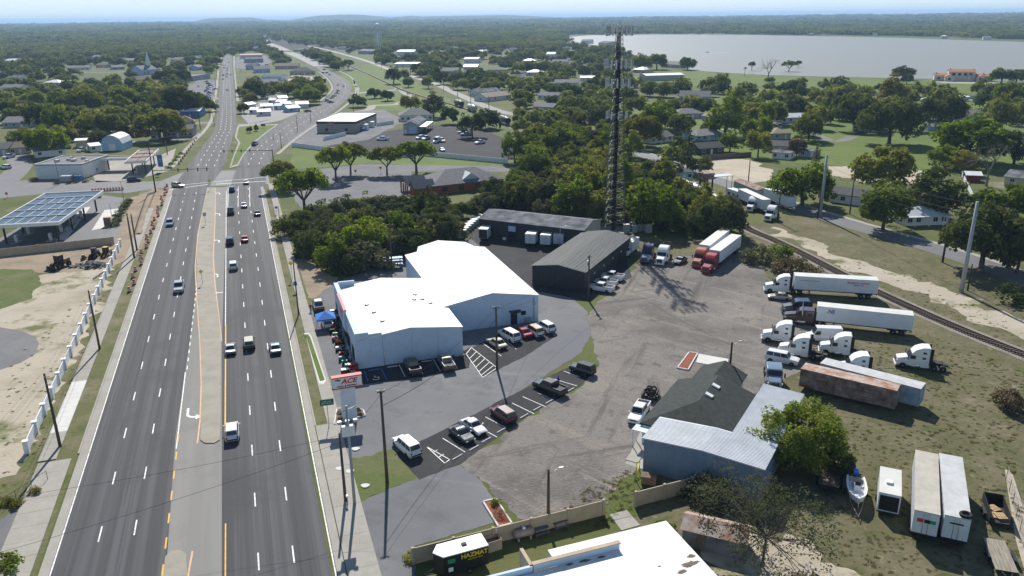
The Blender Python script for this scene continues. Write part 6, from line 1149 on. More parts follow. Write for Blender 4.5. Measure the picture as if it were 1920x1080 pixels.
# ------------------------------------------------------------------ trees
def foliage(name, a, b, tr=.32, sc=.35):
    M = bpy.data.materials.new(name); M.use_nodes = True; N, L = M.node_tree.nodes, M.node_tree.links; N.clear()
    out = N.new('ShaderNodeOutputMaterial'); oi = N.new('ShaderNodeObjectInfo'); geo = N.new('ShaderNodeNewGeometry')
    nz = N.new('ShaderNodeTexNoise'); nz.inputs['Scale'].default_value = sc; nz.inputs['Detail'].default_value = 2; L.new(geo.outputs['Position'], nz.inputs['Vector'])
    ad = N.new('ShaderNodeMath'); ad.operation = 'MULTIPLY_ADD'; ad.inputs[1].default_value = .75; L.new(oi.outputs['Random'], ad.inputs[0])
    m2 = N.new('ShaderNodeMath'); m2.operation = 'MULTIPLY_ADD'; m2.inputs[1].default_value = 1.3; m2.inputs[2].default_value = -.55; L.new(nz.outputs[0], m2.inputs[0]); L.new(m2.outputs[0], ad.inputs[2])
    cr = N.new('ShaderNodeValToRGB'); e = cr.color_ramp.elements; e[0].color = (*a, 1); e[1].color = (*b, 1); e[0].position = .05; e[1].position = .95; L.new(ad.outputs[0], cr.inputs[0])
    d = N.new('ShaderNodeBsdfDiffuse'); t = N.new('ShaderNodeBsdfTranslucent'); L.new(cr.outputs[0], d.inputs[0])
    br = N.new('ShaderNodeMix'); br.data_type = 'RGBA'; br.blend_type = 'MULTIPLY'; br.inputs[0].default_value = 1; br.inputs[7].default_value = (1.15, 1.17, .5, 1); L.new(cr.outputs[0], br.inputs[6]); L.new(br.outputs[2], t.inputs[0])
    mx = N.new('ShaderNodeMixShader'); mx.inputs[0].default_value = tr; L.new(d.outputs[0], mx.inputs[1]); L.new(t.outputs[0], mx.inputs[2]); L.new(mx.outputs[0], out.inputs[0])
    return M
FOL = {'green': foliage('green_leaves', (.105, .145, .032), (.24, .28, .064), .48), 'bright': foliage('spring_leaves', (.12, .175, .03), (.23, .28, .055), .55),
       'dark': foliage('dark_leaves', (.060, .078, .034), (.125, .145, .056), .38), 'olive': foliage('olive_leaves', (.14, .155, .044), (.28, .285, .08), .48),
       'grey': foliage('grey_green_leaves', (.085, .094, .058), (.15, .155, .095), .36), 'rust': foliage('rusty_leaves', (.155, .15, .04), (.25, .23, .06), .42),
       'brown': foliage('brown_scrub', (.11, .085, .052), (.18, .14, .085), .2), 'far': foliage('far_woodland_leaves', (.075, .105, .04), (.26, .27, .09), .42, .02)}
m_bark = mat('grey_brown_bark', (.10, .085, .07), .95, var=.3, sc=2, stretch=(1, 1, .3))
rng = np.random.default_rng(5)
def leaf_mesh(name, lobes, per, size, seed, up=.35, m=None, holes=0.0):
    """lobes: list of (centre, radius vec); leaf-sized faces scattered over every lobe"""
    r = np.random.default_rng(seed); V = []; 
    for c, rad in lobes:
        n_ = max(6, int(per * (rad[0] * rad[1]) ** .9)); d = r.normal(size=(n_, 3)); d[:, 2] += up * np.abs(r.normal(size=n_)); d /= np.linalg.norm(d, axis=1)[:, None]
        p = np.array(c) + d * np.array(rad) * r.uniform(.62, 1.08, (n_, 1))
        nrm = d * .8 + r.normal(size=(n_, 3)) * .62; nrm[:, 2] += .75; nrm /= np.linalg.norm(nrm, axis=1)[:, None]
        t = np.cross(nrm, r.normal(size=(n_, 3))); t /= np.linalg.norm(t, axis=1)[:, None]; b = np.cross(nrm, t)
        s1 = size * r.uniform(.55, 1.3, (n_, 1)); s2 = s1 * r.uniform(.5, .9, (n_, 1))
        V.append(np.stack([p - t * s1, p - b * s2 + nrm * s1 * .25, p + t * s1, p + b * s2 + nrm * s1 * .2], 1))
    V = np.concatenate(V); nq = len(V); me = bpy.data.meshes.new(name)
    me.vertices.add(nq * 4); me.vertices.foreach_set('co', V.reshape(-1).astype(np.float32)); me.loops.add(nq * 4); me.loops.foreach_set('vertex_index', np.arange(nq * 4, dtype=np.int32))
    me.polygons.add(nq); me.polygons.foreach_set('loop_start', np.arange(0, nq * 4, 4, dtype=np.int32)); me.polygons.foreach_set('loop_total', np.full(nq, 4, dtype=np.int32))
    me.materials.append(m or FOL['green']); me.update(); me.validate(); return me
def dome_lobes(seed, R_, z0, z1, n_, lr, shell=.55, flat=1.0, irr=.25):
    r = np.random.default_rng(seed); out = []; ph = r.uniform(0, 6.28, 3)
    for _ in range(n_):
        a = r.uniform(0, 6.283); rr = math.sqrt(r.uniform(shell ** 2 if r.random() < .75 else 0, 1)); k = 1 + irr * (sin(2 * a + ph[0]) * .6 + sin(3 * a + ph[1]) * .5)
        x, y = cos(a) * rr * R_ * k, sin(a) * rr * R_ * k; top = z0 + (z1 - z0) * math.sqrt(max(0.0, 1 - (rr * .96) ** 2)) * r.uniform(.86, 1.08)
        z = z0 + (top - z0) * (r.uniform(.55, 1.0) if r.random() < .8 else r.uniform(.1, .6)); q = lr * r.uniform(.65, 1.35); out.append(((x * .88, y * .88, z), (q, q, q * .72 * flat)))
    return out
def trunk_mesh(name, h, r0, lobes, nb, seed, lean=.0, zb=.35):
    r = np.random.default_rng(seed); a = MB(); top = Vector((r.normal() * lean, r.normal() * lean, h * zb)); a.tube((0, 0, 0), (0, 0, .25), r0 * 1.5, r0 * 1.08, 9, caps=False); a.tube((0, 0, .25), top, r0 * 1.08, r0 * .8, 9, caps=False)
    pick = sorted(lobes, key=lambda q: -math.hypot(q[0][0], q[0][1]))[:max(nb * 3, 1)]; idx = r.permutation(len(pick))[:nb]
    for i in idx:
        e = Vector(pick[i][0]); m_ = top.lerp(e, .5) + Vector((r.normal() * .25, r.normal() * .25, h * .05)); a.tube(top - Vector((0, 0, .2)), m_, r0 * .5, r0 * .3, 6, caps=False); a.tube(m_, e, r0 * .3, r0 * .1, 5, caps=False)
        e2 = Vector(pick[(i + 5) % len(pick)][0]); a.tube(m_, m_.lerp(e2, .8), r0 * .24, r0 * .08, 5, caps=False)
    return a.mesh(name, m_bark)
KIND = {}                                      # kind -> list of (crown mesh, trunk mesh, crown diameter, height)
def add_kind(k, R_, z0, z1, n_, lr, per, size, r0, nb, seeds, **kw):
    lst = []
    for s in seeds:
        lb_ = dome_lobes(s, R_, z0, z1, n_, lr, **{q: kw[q] for q in kw if q in ('shell', 'flat', 'irr')})
        lst.append((leaf_mesh('crown', lb_, per, size, s + 50), trunk_mesh('trunk', z1, r0, lb_, nb, s, kw.get('lean', .15), kw.get('zb', .35)), 2.05 * R_, z1 + lr * .4))
    KIND[k] = lst
add_kind('oak', 5.6, 2.2, 8.6, 85, 1.25, 42, .34, .36, 7, (1, 2, 3))
add_kind('round', 4.0, 1.8, 9.4, 70, 1.05, 44, .30, .28, 6, (4, 5, 6))
add_kind('umbrella', 6.2, 4.6, 8.2, 75, 1.15, 44, .32, .36, 9, (7, 8), flat=.8, shell=.2, zb=.3)
add_kind('scrub', 3.4, .2, 5.4, 60, .95, 40, .28, .16, 5, (9, 10, 11), irr=.4, zb=.25)
add_kind('bush', 1.6, .0, 1.8, 26, .55, 70, .17, .06, 3, (12, 13), irr=.4)
add_kind('near_round', 5.2, 1.2, 7.2, 210, .85, 95, .16, .34, 9, (14,), irr=.35)
add_kind('wispy', 7.0, 2.0, 9.4, 190, .8, 46, .11, .13, 34, (15,), irr=.45, shell=.1, zb=.36)
def conifer(seed):
    r = np.random.default_rng(seed); lb_ = []
    for k in range(46):
        t = k / 46; z = 1.2 + 9.6 * t; rr = 1.7 * (1 - t) ** .7 + .15; a = k * 2.4; lb_.append(((cos(a) * rr * .7, sin(a) * rr * .7, z), (.7 * (1.1 - t * .6),) * 3))
    return leaf_mesh('crown', lb_, 46, .24, seed), trunk_mesh('trunk', 10, .2, lb_, 2, seed, .02, .8), 3.8, 11.2
KIND['conifer'] = [conifer(21), conifer(22)]
def palm(seed):
    r = np.random.default_rng(seed); V, F = [], []
    for k in range(26):
        a = k * 2.399; el = r.uniform(-.5, .9); p = Vector((0, 0, 7.6)); d = Vector((cos(a) * cos(el), sin(a) * cos(el), sin(el))); w = .34; L0 = 2.3
        for s in range(5):
            q = p + d * (L0 / 5); sd_ = d.cross(Vector((0, 0, 1))).normalized() * w * (1 - s / 6); sd2 = sd_ * ((1 - (s + 1) / 5.2) / (1 - s / 6)); o = len(V)
            dr_ = Vector((0, 0, -.12)); V += [p - sd_ + dr_, p, p + sd_ + dr_, q + sd2 + dr_, q, q - sd2 + dr_]; F += [(o, o + 1, o + 4, o + 5), (o + 1, o + 2, o + 3, o + 4)]; p = q; d = (d + Vector((0, 0, -.28))).normalized()
    a = MB(); a.add(V, F); c = a.mesh('crown', FOL['green']); t = MB(); t.tube((0, 0, 0), (.1, .05, 4), .2, .16, 8); t.tube((.1, .05, 4), (0, 0, 7.6), .16, .14, 8); return c, t.mesh('trunk', m_bark), 4.4, 8.6
KIND['palm'] = [palm(31)]
def bare(seed):
    r = np.random.default_rng(seed); a = MB(); tips = []
    def br_(p, d, l, rad, k):
        q = p + d * l; a.tube(p, q, rad, rad * .65, 6 if k < 2 else 4, caps=False)
        if k >= 5: tips.append(q); return
        for _ in range(3 if k < 3 else 2):
            nd = (d + Vector(r.normal(size=3)) * .5 + Vector((0, 0, .1))).normalized(); br_(q, nd, l * r.uniform(.62, .85), rad * .6, k + 1)
    br_(Vector((0, 0, 0)), Vector((0, 0, 1)), 2.6, .26, 0); t = a.mesh('trunk', mat('pale_bark', (.22, .20, .18), .95, var=.2)); return leaf_mesh('crown', [(tuple(q), (.35, .35, .3)) for q in tips[::6]], 14, .06, seed, m=FOL['brown']), t, 8.5, 10.0
KIND['bare'] = [bare(41)]
TREES = []                                     # (pixel x, pixel y of the foot, kind) for later checks
NTREE = [0]
def plant(kind, loc, diam, color, label, group=None, name='tree', cat='tree', hk=1.0):
    i = random.randrange(len(KIND[kind])); cm, tm, D0, H0 = KIND[kind][i]; s = diam / D0
    root = thing(name, label, cat, loc, ru(0, 6.28), group); root.scale = (s, s, s * hk * ru(.94, 1.08))
    c = link('crown', cm, root)
    if color: recolor(c, FOL[color])
    link('trunk', tm, root); NTREE[0] += 1; return root
def tree_px(cx, cy, wpx, kind, color, label, group=None, hk=1.0, **kw):
    """crown centre and width as seen; the foot is found on the ground below it"""
    cm, tm, D0, H0 = KIND[kind][0]; h = 8.0
    for _ in range(6):
        p = G(cx, cy, h * .6); d = wpx * mpp(p); h = H0 * d / D0 * hk
    return plant(kind, (p.x, p.y, 0), d, color, label, group, hk=hk, **kw)
NAMED = [
 (1506, 800, 185, 'near_round', 'green', 'large bushy bright green tree overhanging the pale blue L-shaped roof', 1.0),
 (1440, 960, 300, 'wispy', 'grey', 'tall thin-leaved tree with bare limbs in front of the blue metal building', 1.0),
 (1570, 850, 70, 'scrub', 'dark', 'dark small tree under the bushy bright tree beside the flatbed trailer', 1.0),
 (1510, 332, 112, 'oak', 'bright', 'broad bright green oak beside the white rail-side trailers', 1.0),
 (1658, 305, 118, 'oak', 'olive', 'olive brown feathery tree in front of the sand lot', 1.05),
 (1664, 368, 88, 'round', 'green', 'dark green round tree beside the white metal-roofed cottage', 1.0),
 (1757, 352, 98, 'round', 'dark', 'spreading dark tree behind the white metal-roofed cottage', .85),
 (1852, 436, 150, 'oak', 'dark', 'big dark oak shading the rail-side road at right', 1.0),
 (1915, 470, 90, 'oak', 'dark', 'dark oak cut by the right edge beside the road', 1.0),
 (1888, 372, 120, 'oak', 'green', 'wide green tree before the weathered metal roof at right edge', .9),
 (1822, 250, 145, 'oak', 'bright', 'wide yellow-green oak below the lakeside lane at right', .8),
 (1776, 290, 62, 'oak', 'bright', 'drooping bright tree at the edge of the big lawn', .9),
 (1812, 296, 42, 'round', 'rust', 'small yellow tree beside the bare grey tree', 1.0),
 (1860, 290, 85, 'bare', None, 'bare grey tree above the red shed', 1.0),
 (1908, 270, 80, 'oak', 'dark', 'dark tree mass at the right edge above the metal roof', 1.0),
 (1675, 212, 105, 'oak', 'dark', 'huge dark oak in the middle of the shaded lawn', 1.15),
 (1767, 196, 78, 'round', 'dark', 'nearly black oak right of the huge lawn oak', .9),
 (1612, 205, 82, 'oak', 'dark', 'dark grey oak left of the huge lawn oak', 1.0),
 (1590, 182, 60, 'oak', 'grey', 'grey-green tree above the brick ranch house', 1.0),
 (1677, 168, 58, 'round', 'rust', 'brown-green tree rising behind the huge lawn oak', .9),
 (1892, 172, 62, 'oak', 'green', 'green oak beside the lane to the villa', 1.0),
 (1200, 112, 44, 'oak', 'green', 'large green oak on the lakeshore behind the white pyramid roof', 1.0), (1232, 112, 42, 'oak', 'green', 'round lakeshore oak left of the grey point house', .9), (1290, 116, 34, 'oak', 'green', 'lakeshore oak right of the grey point house', .9),
 (1880, 139, 46, 'oak', 'green', 'lakeside oak left of the pair by the villa', .8), (1908, 138, 46, 'oak', 'green', 'lakeside oak right of the pair by the villa', .8),
 (1694, 134, 40, 'oak', 'dark', 'lone wind-shaped oak on the lakeshore lawn', .8),
 (1702, 143, 22, 'round', 'dark', 'small dark tree beside the lone lakeshore oak', .9),
 (1480, 122, 28, 'umbrella', 'green', 'small umbrella tree on the lakeshore', 1.0), (1443, 119, 46, 'bare', None, 'bare grey tree on the lakeshore', 1.0),
 (1410, 122, 16, 'umbrella', 'grey', 'thin-stemmed small tree on the lakeshore', 1.5), (1397, 132, 9, 'palm', 'dark', 'little palm on the lakeshore', 1.0), (1498, 118, 12, 'umbrella', 'grey', 'tall spindly tree right of the umbrella tree', 1.6),
 (1502, 152, 26, 'umbrella', 'green', 'small tree standing alone on the lake lawn', 1.2), (1443, 152, 24, 'umbrella', 'green', 'small tree left of the lone lawn tree', 1.1),
 (1450, 203, 62, 'oak', 'green', 'bright rounded tree left of the dark lawn oaks', 1.0), (1490, 190, 42, 'round', 'dark', 'dark upright tree behind the white lean-to house', 1.0), (1530, 212, 42, 'round', 'olive', 'weeping olive tree on the lawn right of the white house', 1.0),
 (1238, 210, 64, 'oak', 'green', 'deep green oak beside the long grey hip-roofed house', 1.0), (1203, 238, 76, 'oak', 'rust', 'big orange-olive oak right of the cell tower', 1.0),
 (1292, 264, 34, 'conifer', 'dark', 'dark conifer in front of the grey hip-roofed ranch', 1.0), (1370, 259, 40, 'round', 'green', 'round green tree before the brown hip roof', .9),
 (1363, 207, 68, 'round', 'bright', 'tall bright green tree above the brown hip roof', 1.0), (1420, 212, 70, 'oak', 'olive', 'olive oak right of the tall bright tree', 1.0),
 (1424, 260, 44, 'round', 'olive', 'yellow-olive tall tree left of the tan hip roof', 1.1), (1496, 268, 34, 'round', 'brown', 'brown leafless-looking tree beside the dark roof', 1.0), (1532, 283, 18, 'conifer', 'grey', 'slim grey tree beyond the metal sheds', .8),
 (1075, 352, 76, 'round', 'bright', 'bright tree in the wood left of the cell tower foot', 1.1), (1222, 362, 104, 'round', 'bright', 'tall bright tree in the wood right of the cell tower foot', .95),
 (1352, 396, 104, 'oak', 'dark', 'dark oak behind the two red tractor trailers', 1.0), (1290, 405, 60, 'scrub', 'dark', 'dark scrub tree left of the oak behind the red trucks', 1.0),
 (1000, 296, 60, 'round', 'green', 'green round tree by the impound lot fence', 1.1), (965, 262, 54, 'round', 'green', 'green tree at the right end of the impound lot', 1.1),
 (885, 224, 46, 'round', 'dark', 'dark round tree in front of the black tank cars', 1.0), (1048, 262, 70, 'oak', 'green', 'large green tree above the wood by the rail-side road', 1.0), (1010, 250, 60, 'oak', 'olive', 'olive tree left of the large green tree by the rail-side road', 1.0),
 (1095, 330, 70, 'round', 'olive', 'olive tree directly left of the cell tower', 1.2), (1160, 330, 70, 'round', 'green', 'green tree directly behind the cell tower legs', 1.2), (1030, 345, 60, 'round', 'grey', 'grey-green tree behind the galvanised roof', 1.1), (975, 355, 70, 'scrub', 'dark', 'dark tree mass left behind the galvanised roof', 1.1), (925, 352, 60, 'oak', 'dark', 'dark tree covering the end of the brick office', 1.0),
 (567, 350, 104, 'umbrella', 'bright', 'spreading tree nearest the highway on the bank lot', 1.15), (525, 322, 74, 'umbrella', 'olive', 'olive tree behind the spreading tree at the highway corner', 1.1),
 (627, 300, 70, 'umbrella', 'green', 'open-crowned tree left of the pair on the bank lot', 1.35), (655, 292, 62, 'umbrella', 'olive', 'open-crowned tree right of the pair on the bank lot', 1.35), (724, 297, 62, 'umbrella', 'olive', 'small umbrella tree beside the lot entrance', 1.2), (779, 284, 82, 'umbrella', 'bright', 'wide umbrella tree in front of the white fence', 1.2),
 (92, 252, 62, 'round', 'bright', 'bright green tree behind the left houses', .9), (68, 252, 56, 'round', 'green', 'mid green tree left of the bright tree behind houses', .95), (38, 252, 44, 'scrub', 'olive', 'olive scrub tree above the brown cottage', 1.0), (63, 208, 50, 'round', 'dark', 'very dark tree behind the long low grey house', 1.0), (30, 200, 28, 'round', 'olive', 'tall olive tree behind the low grey house', 1.2),
 (120, 240, 50, 'scrub', 'olive', 'olive tree in the left thicket', 1.0), (160, 230, 58, 'oak', 'olive', 'large olive oak in the left thicket', .9), (205, 226, 72, 'oak', 'olive', 'wide olive oak above the travel trailer', .9), (180, 250, 42, 'scrub', 'grey', 'grey scrub tree behind the parked campers', .9), (295, 226, 92, 'oak', 'olive', 'wide olive oak above the long motel', .85),
 (292, 192, 44, 'round', 'rust', 'yellow-olive round tree above the motel oak', .85), (340, 184, 70, 'oak', 'dark', 'dark oak beside the straight road', 1.0), (155, 184, 66, 'oak', 'olive', 'olive oak in the middle of the left woods', 1.0), (232, 176, 60, 'oak', 'green', 'bright green oak in the left woods', 1.0), (110, 190, 56, 'oak', 'green', 'green oak above the white-roofed house at left', 1.0), (60, 182, 46, 'oak', 'green', 'green round tree at far left', 1.0), (310, 138, 42, 'oak', 'dark', 'dark oak right of the church', 1.0), (346, 136, 24, 'round', 'dark', 'small dark tree beside the blue-grey garage', 1.0),
 (476, 157, 40, 'round', 'dark', 'dark green tree between the two roads', .95), (469, 180, 30, 'oak', 'olive', 'olive tree below the dark tree between the roads', 1.0), (456, 200, 26, 'oak', 'olive', 'small olive tree beside the shed lot', 1.0), (538, 165, 42, 'oak', 'olive', 'olive tree left of the pair at the curve', .9), (575, 173, 52, 'oak', 'green', 'green tree cluster inside the road curve', .9), (600, 160, 26, 'round', 'green', 'small green tree at the inner kerb of the curve', 1.0),
 (619, 108, 26, 'round', 'green', 'green tree left of the pair by the railway crossing', .9), (652, 119, 30, 'umbrella', 'green', 'spreading tree right of the pair by the railway crossing', 1.0), (737, 136, 32, 'round', 'dark', 'dark round tree on the park lawn', .9), (758, 136, 22, 'round', 'olive', 'olive tree beside the dark round park tree', .9), (765, 149, 22, 'round', 'green', 'small lollipop tree on the park lawn', .9), (802, 148, 20, 'round', 'green', 'tall narrow tree on the park lawn', 1.2), (816, 134, 26, 'round', 'green', 'bright tree behind the narrow park tree', .9),
 (702, 172, 28, 'oak', 'dark', 'dark spreading oak on the triangular green', .9), (726, 175, 26, 'oak', 'grey', 'sparse oak right on the triangular green', 1.1), (769, 187, 36, 'round', 'olive', 'olive round tree behind the cottage', .9), (812, 190, 46, 'round', 'grey', 'grey-green tree left of the tank cars', .9), (467, 240, 10, 'round', 'brown', 'little tree on the traffic island, left one', 1.3), (480, 238, 9, 'round', 'brown', 'little tree on the traffic island, right one', 1.3), (878, 160, 12, 'palm', 'green', 'small palm beside the rail-side road', 1.0),
 (1895, 745, 60, 'scrub', 'brown', 'brown thicket at the right edge beside the railway', .8), (1915, 545, 70, 'bush', 'dark', 'dark shrub mass at the right edge by the railway', 1.0),
 (1480, 490, 60, 'bush', 'brown', 'brown shrub between the yard and the railway', 1.0), (1420, 470, 60, 'bush', 'grey', 'grey shrub behind the red trucks beside the track', 1.0), (1520, 505, 40, 'bush', 'brown', 'brown shrub behind the lettered trailer', 1.0), (1460, 465, 50, 'bush', 'green', 'green shrub at the yard edge by the track', 1.0),
 (1330, 905, 90, 'scrub', 'grey', 'low grey scrub in front of the blue metal wall', .8), (1250, 985, 40, 'bush', 'green', 'green weeds beside the tan wall gap', .6),
]
for cx, cy_, w, k, c, l, hk in NAMED: tree_px(cx, cy_, w, k, c, l, hk=hk, name='shrub' if k == 'bush' else 'tree', cat='shrub' if k == 'bush' else 'tree')
# the dense wood between the highway and the store, and the wood behind the workshops: each tree its own thing
def wood(poly, step, specs, label, group, where, jit=.45):
    P = [G(*p) for p in poly]; x0, x1 = min(p.x for p in P), max(p.x for p in P); y0, y1 = min(p.y for p in P), max(p.y for p in P); n_ = 0; y = y0
    while y < y1:
        x = x0
        while x < x1:
            q = (x + ru(-jit, jit) * step, y + ru(-jit, jit) * step)
            if inpoly(q[0], q[1], P):
                k, c, d, hk = random.choice(specs); plant(k, (q[0], q[1], 0), d * ru(.8, 1.2), c, label.replace('{c}', {'dark': 'dark', 'grey': 'grey-green', 'bright': 'bright yellow-green', 'green': 'green', 'olive': 'olive', 'brown': 'brown'}[c]) + next((s_ for x_, s_ in where if PJ((q[0], q[1], 0))[0] < x_), ''), group, hk=hk); n_ += 1
            x += step
        y += step
    return n_
WOOD_A = [(532, 440), (575, 412), (640, 405), (720, 400), (800, 395), (900, 405), (888, 432), (760, 482), (700, 512), (650, 515), (560, 478)]
n1 = wood(WOOD_A, 6.4, [('scrub', 'dark', 9, 1.0), ('scrub', 'grey', 9, 1.0), ('scrub', 'dark', 8, 1.1), ('oak', 'dark', 10, .8), ('scrub', 'olive', 8, 1.0), ('round', 'grey', 7, .8)], '{c} tree in the dense wood beside the white store', 'trees of the dense wood beside the store', ((590, ', at its highway edge'), (660, ', left of its middle'), (740, ', right of its middle'), (9999, ', at its courtyard end')))
for cx, cy_, w in ((622, 468, 60), (688, 432, 80), (745, 412, 62), (655, 445, 50), (640, 415, 44)): tree_px(cx, cy_, w, 'round', 'bright', 'bright yellow-green tree standing out of the dense wood beside the store', 'bright trees in the dense wood', .95)
WOOD_B = [(905, 396), (960, 340), (1000, 310), (1090, 300), (1190, 310), (1260, 345), (1330, 400), (1390, 440), (1370, 455), (1290, 440), (1180, 436), (1125, 415)]
n2 = wood(WOOD_B, 7.6, [('scrub', 'dark', 10, 1.0), ('round', 'dark', 8, .85), ('scrub', 'grey', 9, 1.0), ('round', 'green', 8, .9), ('round', 'olive', 8, .95), ('scrub', 'olive', 9, 1.0)], '{c} tree in the wood behind the charcoal workshops', 'trees of the wood behind the workshops', ((985, ', at its left end'), (1080, ' behind the galvanised roof'), (1150, ' just left of the tower'), (1220, ' just right of the tower'), (9999, ', at its railway end')))
n3 = wood([(1010, 300), (1000, 268), (1060, 250), (1130, 268), (1200, 300), (1195, 312)], 10, [('round', 'green', 10, .9), ('oak', 'olive', 11, .9), ('round', 'bright', 9, .9), ('oak', 'dark', 11, .9)], '{c} tree lining the rail-side road behind the wood', 'trees lining the rail-side road', ((1090, ', left half'), (9999, ', right half')))
# ---- trees of the town: the largest ones are things, the far ones one woodland
_rd = [[(p.x, p.y) for p in LWc] + [(p.x, p.y) for p in LEc][::-1], [(p.x, p.y) for p in RWc] + [(p.x, p.y) for p in REc][::-1]]
EXC = _rd + [LAKE, STORE_LOT, PARK, YARD, [(1150, 150), (1240, 132), (1440, 142), (1940, 153), (1940, 178), (1700, 174), (1440, 166), (1250, 162)], [(636, 140), (700, 120), (960, 240), (880, 240), (800, 212), (690, 208), (660, 178)],
  [(600, 290), (640, 258), (760, 236), (905, 236), (965, 262), (965, 325), (540, 335), (540, 270)], [(505, 280), (560, 235), (600, 208), (740, 200), (830, 225), (690, 270), (600, 285)], [(338, 178), (368, 146), (412, 146), (408, 192), (350, 194)], [(528, 162), (545, 138), (612, 144), (606, 158)], [(448, 222), (474, 190), (580, 188), (575, 212), (462, 236)],
  [(442, 132), (442, 102), (500, 102), (530, 128), (600, 126), (600, 145), (530, 165), (446, 175)], [(0, 262), (130, 262), (240, 245), (400, 225), (400, 260), (340, 300), (0, 360)], [(1540, 250), (1760, 252), (1770, 310), (1700, 345), (1540, 320)], [(1280, 295), (1455, 295), (1450, 350), (1330, 335)], [(700, 122), (790, 122), (790, 130), (700, 130)],
  [(478, 64), (490, 62), (560, 100), (612, 126), (590, 126), (530, 100)], [(540, 80), (590, 84), (740, 128), (960, 206), (960, 225), (800, 160), (680, 118)], [(612, 84), (660, 112), (760, 160), (850, 192), (830, 200), (640, 128)], [(150, 138), (240, 138), (240, 160), (130, 162)]]
HPX = []
for o in list(C.objects):
    if o.parent is None and o.get('category') in ('house', 'shop', 'barn', 'church', 'garage', 'villa', 'shed'):
        w_ = max((c.dimensions.x for c in o.children if c.type == 'MESH'), default=10)
        p = PJ(o.location); q = PJ(o.location + Vector((cos(o.rotation_euler.z), sin(o.rotation_euler.z), 0)) * w_); HPX.append((p[0] - 4, q[0] + 4, min(p[1], q[1]), max(p[1], q[1])))
RDX = _rd + [[(478, 62), (490, 62), (560, 100), (612, 126), (590, 126), (530, 100)], [(560, 82), (590, 84), (740, 128), (960, 206), (960, 225), (800, 160), (680, 118)]]
def on_road(x, y, w, h): return any(inpoly(x + a * w, y - b * h, e) for e in RDX for a, b in ((0, 0), (-.5, .35), (.5, .35), (-.35, .75), (.35, .75), (0, .95)))
def free_spot(x, y, wpx, hpx):
    if on_road(x, y, wpx, hpx): return False
    if any(inpoly(x, y, e) for e in EXC): return False
    for a, b, t_, u in HPX:
        if a - wpx * .45 < x < b + wpx * .45 and t_ - 5 < y < u + hpx * .6: return False
    return True
random.seed(3)
cand = []
for _ in range(9500):
    y = 92 + (330 - 96) * random.random() ** 1.7; x = ru(-30, 1950)
    if y > 250 and (x < 1230 or x > 1560): continue
    if 405 < x < 640 and y > 190: continue
    if x > 1180 and (y < 150 or random.random() < .72): continue
    if random.random() < .25: continue
    p = G(x, y); d = random.choice((9, 10, 11, 12, 13, 14)); w = d / mpp(p); h = .75 * w
    if not free_spot(x, y, w, h): continue
    if any(abs(q[0] - x) < (w + q[2]) * .27 and abs(q[1] - y) < max(2.2, (w + q[2]) * .08) for q in cand): continue
    cand.append((x, y, w, d, p))
cand.sort(key=lambda q: -q[2])
n_ind = max(0, 296 - NTREE[0]); spec_t = [('oak', 'green'), ('oak', 'olive'), ('round', 'green'), ('oak', 'dark'), ('round', 'olive'), ('oak', 'bright'), ('round', 'bright'), ('round', 'grey'), ('oak', 'green')]
zone = lambda x, y: 'left of the straight highway' if x < 410 else ('between the far roads' if x < 640 else ('around the park and water tower' if x < 900 else ('in the lakeside neighbourhood' if x < 1300 else 'in the neighbourhood at right')))
for x, y, w, d, p in cand[:n_ind]:
    k, c = random.choice(spec_t); plant(k, p, d, c, {'green': 'mid green', 'olive': 'olive', 'dark': 'dark green', 'bright': 'bright green', 'grey': 'grey-green'}[c] + (' broad' if k == 'oak' else ' rounded') + ' tree among the houses ' + zone(x, y), 'town trees ' + zone(x, y))
rest = cand[n_ind:]
print('TREES', NTREE[0], 'cand', len(cand), 'rest', len(rest), 'woods', n1, n2, n3)
# low-detail trees and wooded patches for the far mass
PRO = bpy.data.collections.new('woodland_pieces')
def pro(i, me):
    o = bpy.data.objects.new('piece%02d' % i, me); PRO.objects.link(o)
for i in range(6):
    lb_ = dome_lobes(100 + i, 5.4, 1.6, 8.2 if i < 4 else 10.5, 26, 1.9); pro(i, leaf_mesh('woodland_piece', lb_, 9, .85, 200 + i, m=FOL['far']))
for i in range(4):
    r = np.random.default_rng(300 + i); lb_ = []
    for k in range(34):
        cx, cy_ = r.uniform(-38, 38, 2); h = r.uniform(7, 14); rr = r.uniform(4, 7.5); col_ = r.random() < .25
        for j in range(9): a = r.uniform(0, 6.28); q = math.sqrt(r.random()) * rr * .7; lb_.append(((cx + cos(a) * q, cy_ + sin(a) * q, h * r.uniform(.5, .95)), (rr * .42,) * 3))
    pro(6 + i, leaf_mesh('woodland_piece', lb_, 2.2, 1.5, 400 + i, m=FOL['far']))
pts, scl, idx = [], [], []
for x, y, w, d, p in rest: pts.append(p); scl.append(d / 11.0); idx.append(random.randrange(6))
random.seed(9)
def far_ok(x, y): return not any(inpoly(x, y, e) for e in EXC)
for _ in range(5200):                          # patches from about a kilometre outwards
    y = 34.5 + (100 - 34.5) * random.random() ** 1.25; x = ru(-60, 1980)
    hy = 31 - (x - 960) * .0108
    y = hy + 3.2 + (y - 34.5)
    if y < hy + 3.2: continue
    if x < 400 and y > 112: continue
    p = G(x, y)
    if p.length > 14000: continue
    if not far_ok(x, y) or not far_ok(x, y - 2): continue
    if x > 1050 and y > 66: continue
    if 400 < x < 620 and y > 88: continue
    if x > 640 and y > 92: continue
    if on_road(x, y, 60 / mpp(p), 10 / mpp(p)): continue
    s = max(.55, min(3.2, p.length / 2600)) * ru(.8, 1.2); pts.append(p); scl.append(s); idx.append(6 + random.randrange(4))
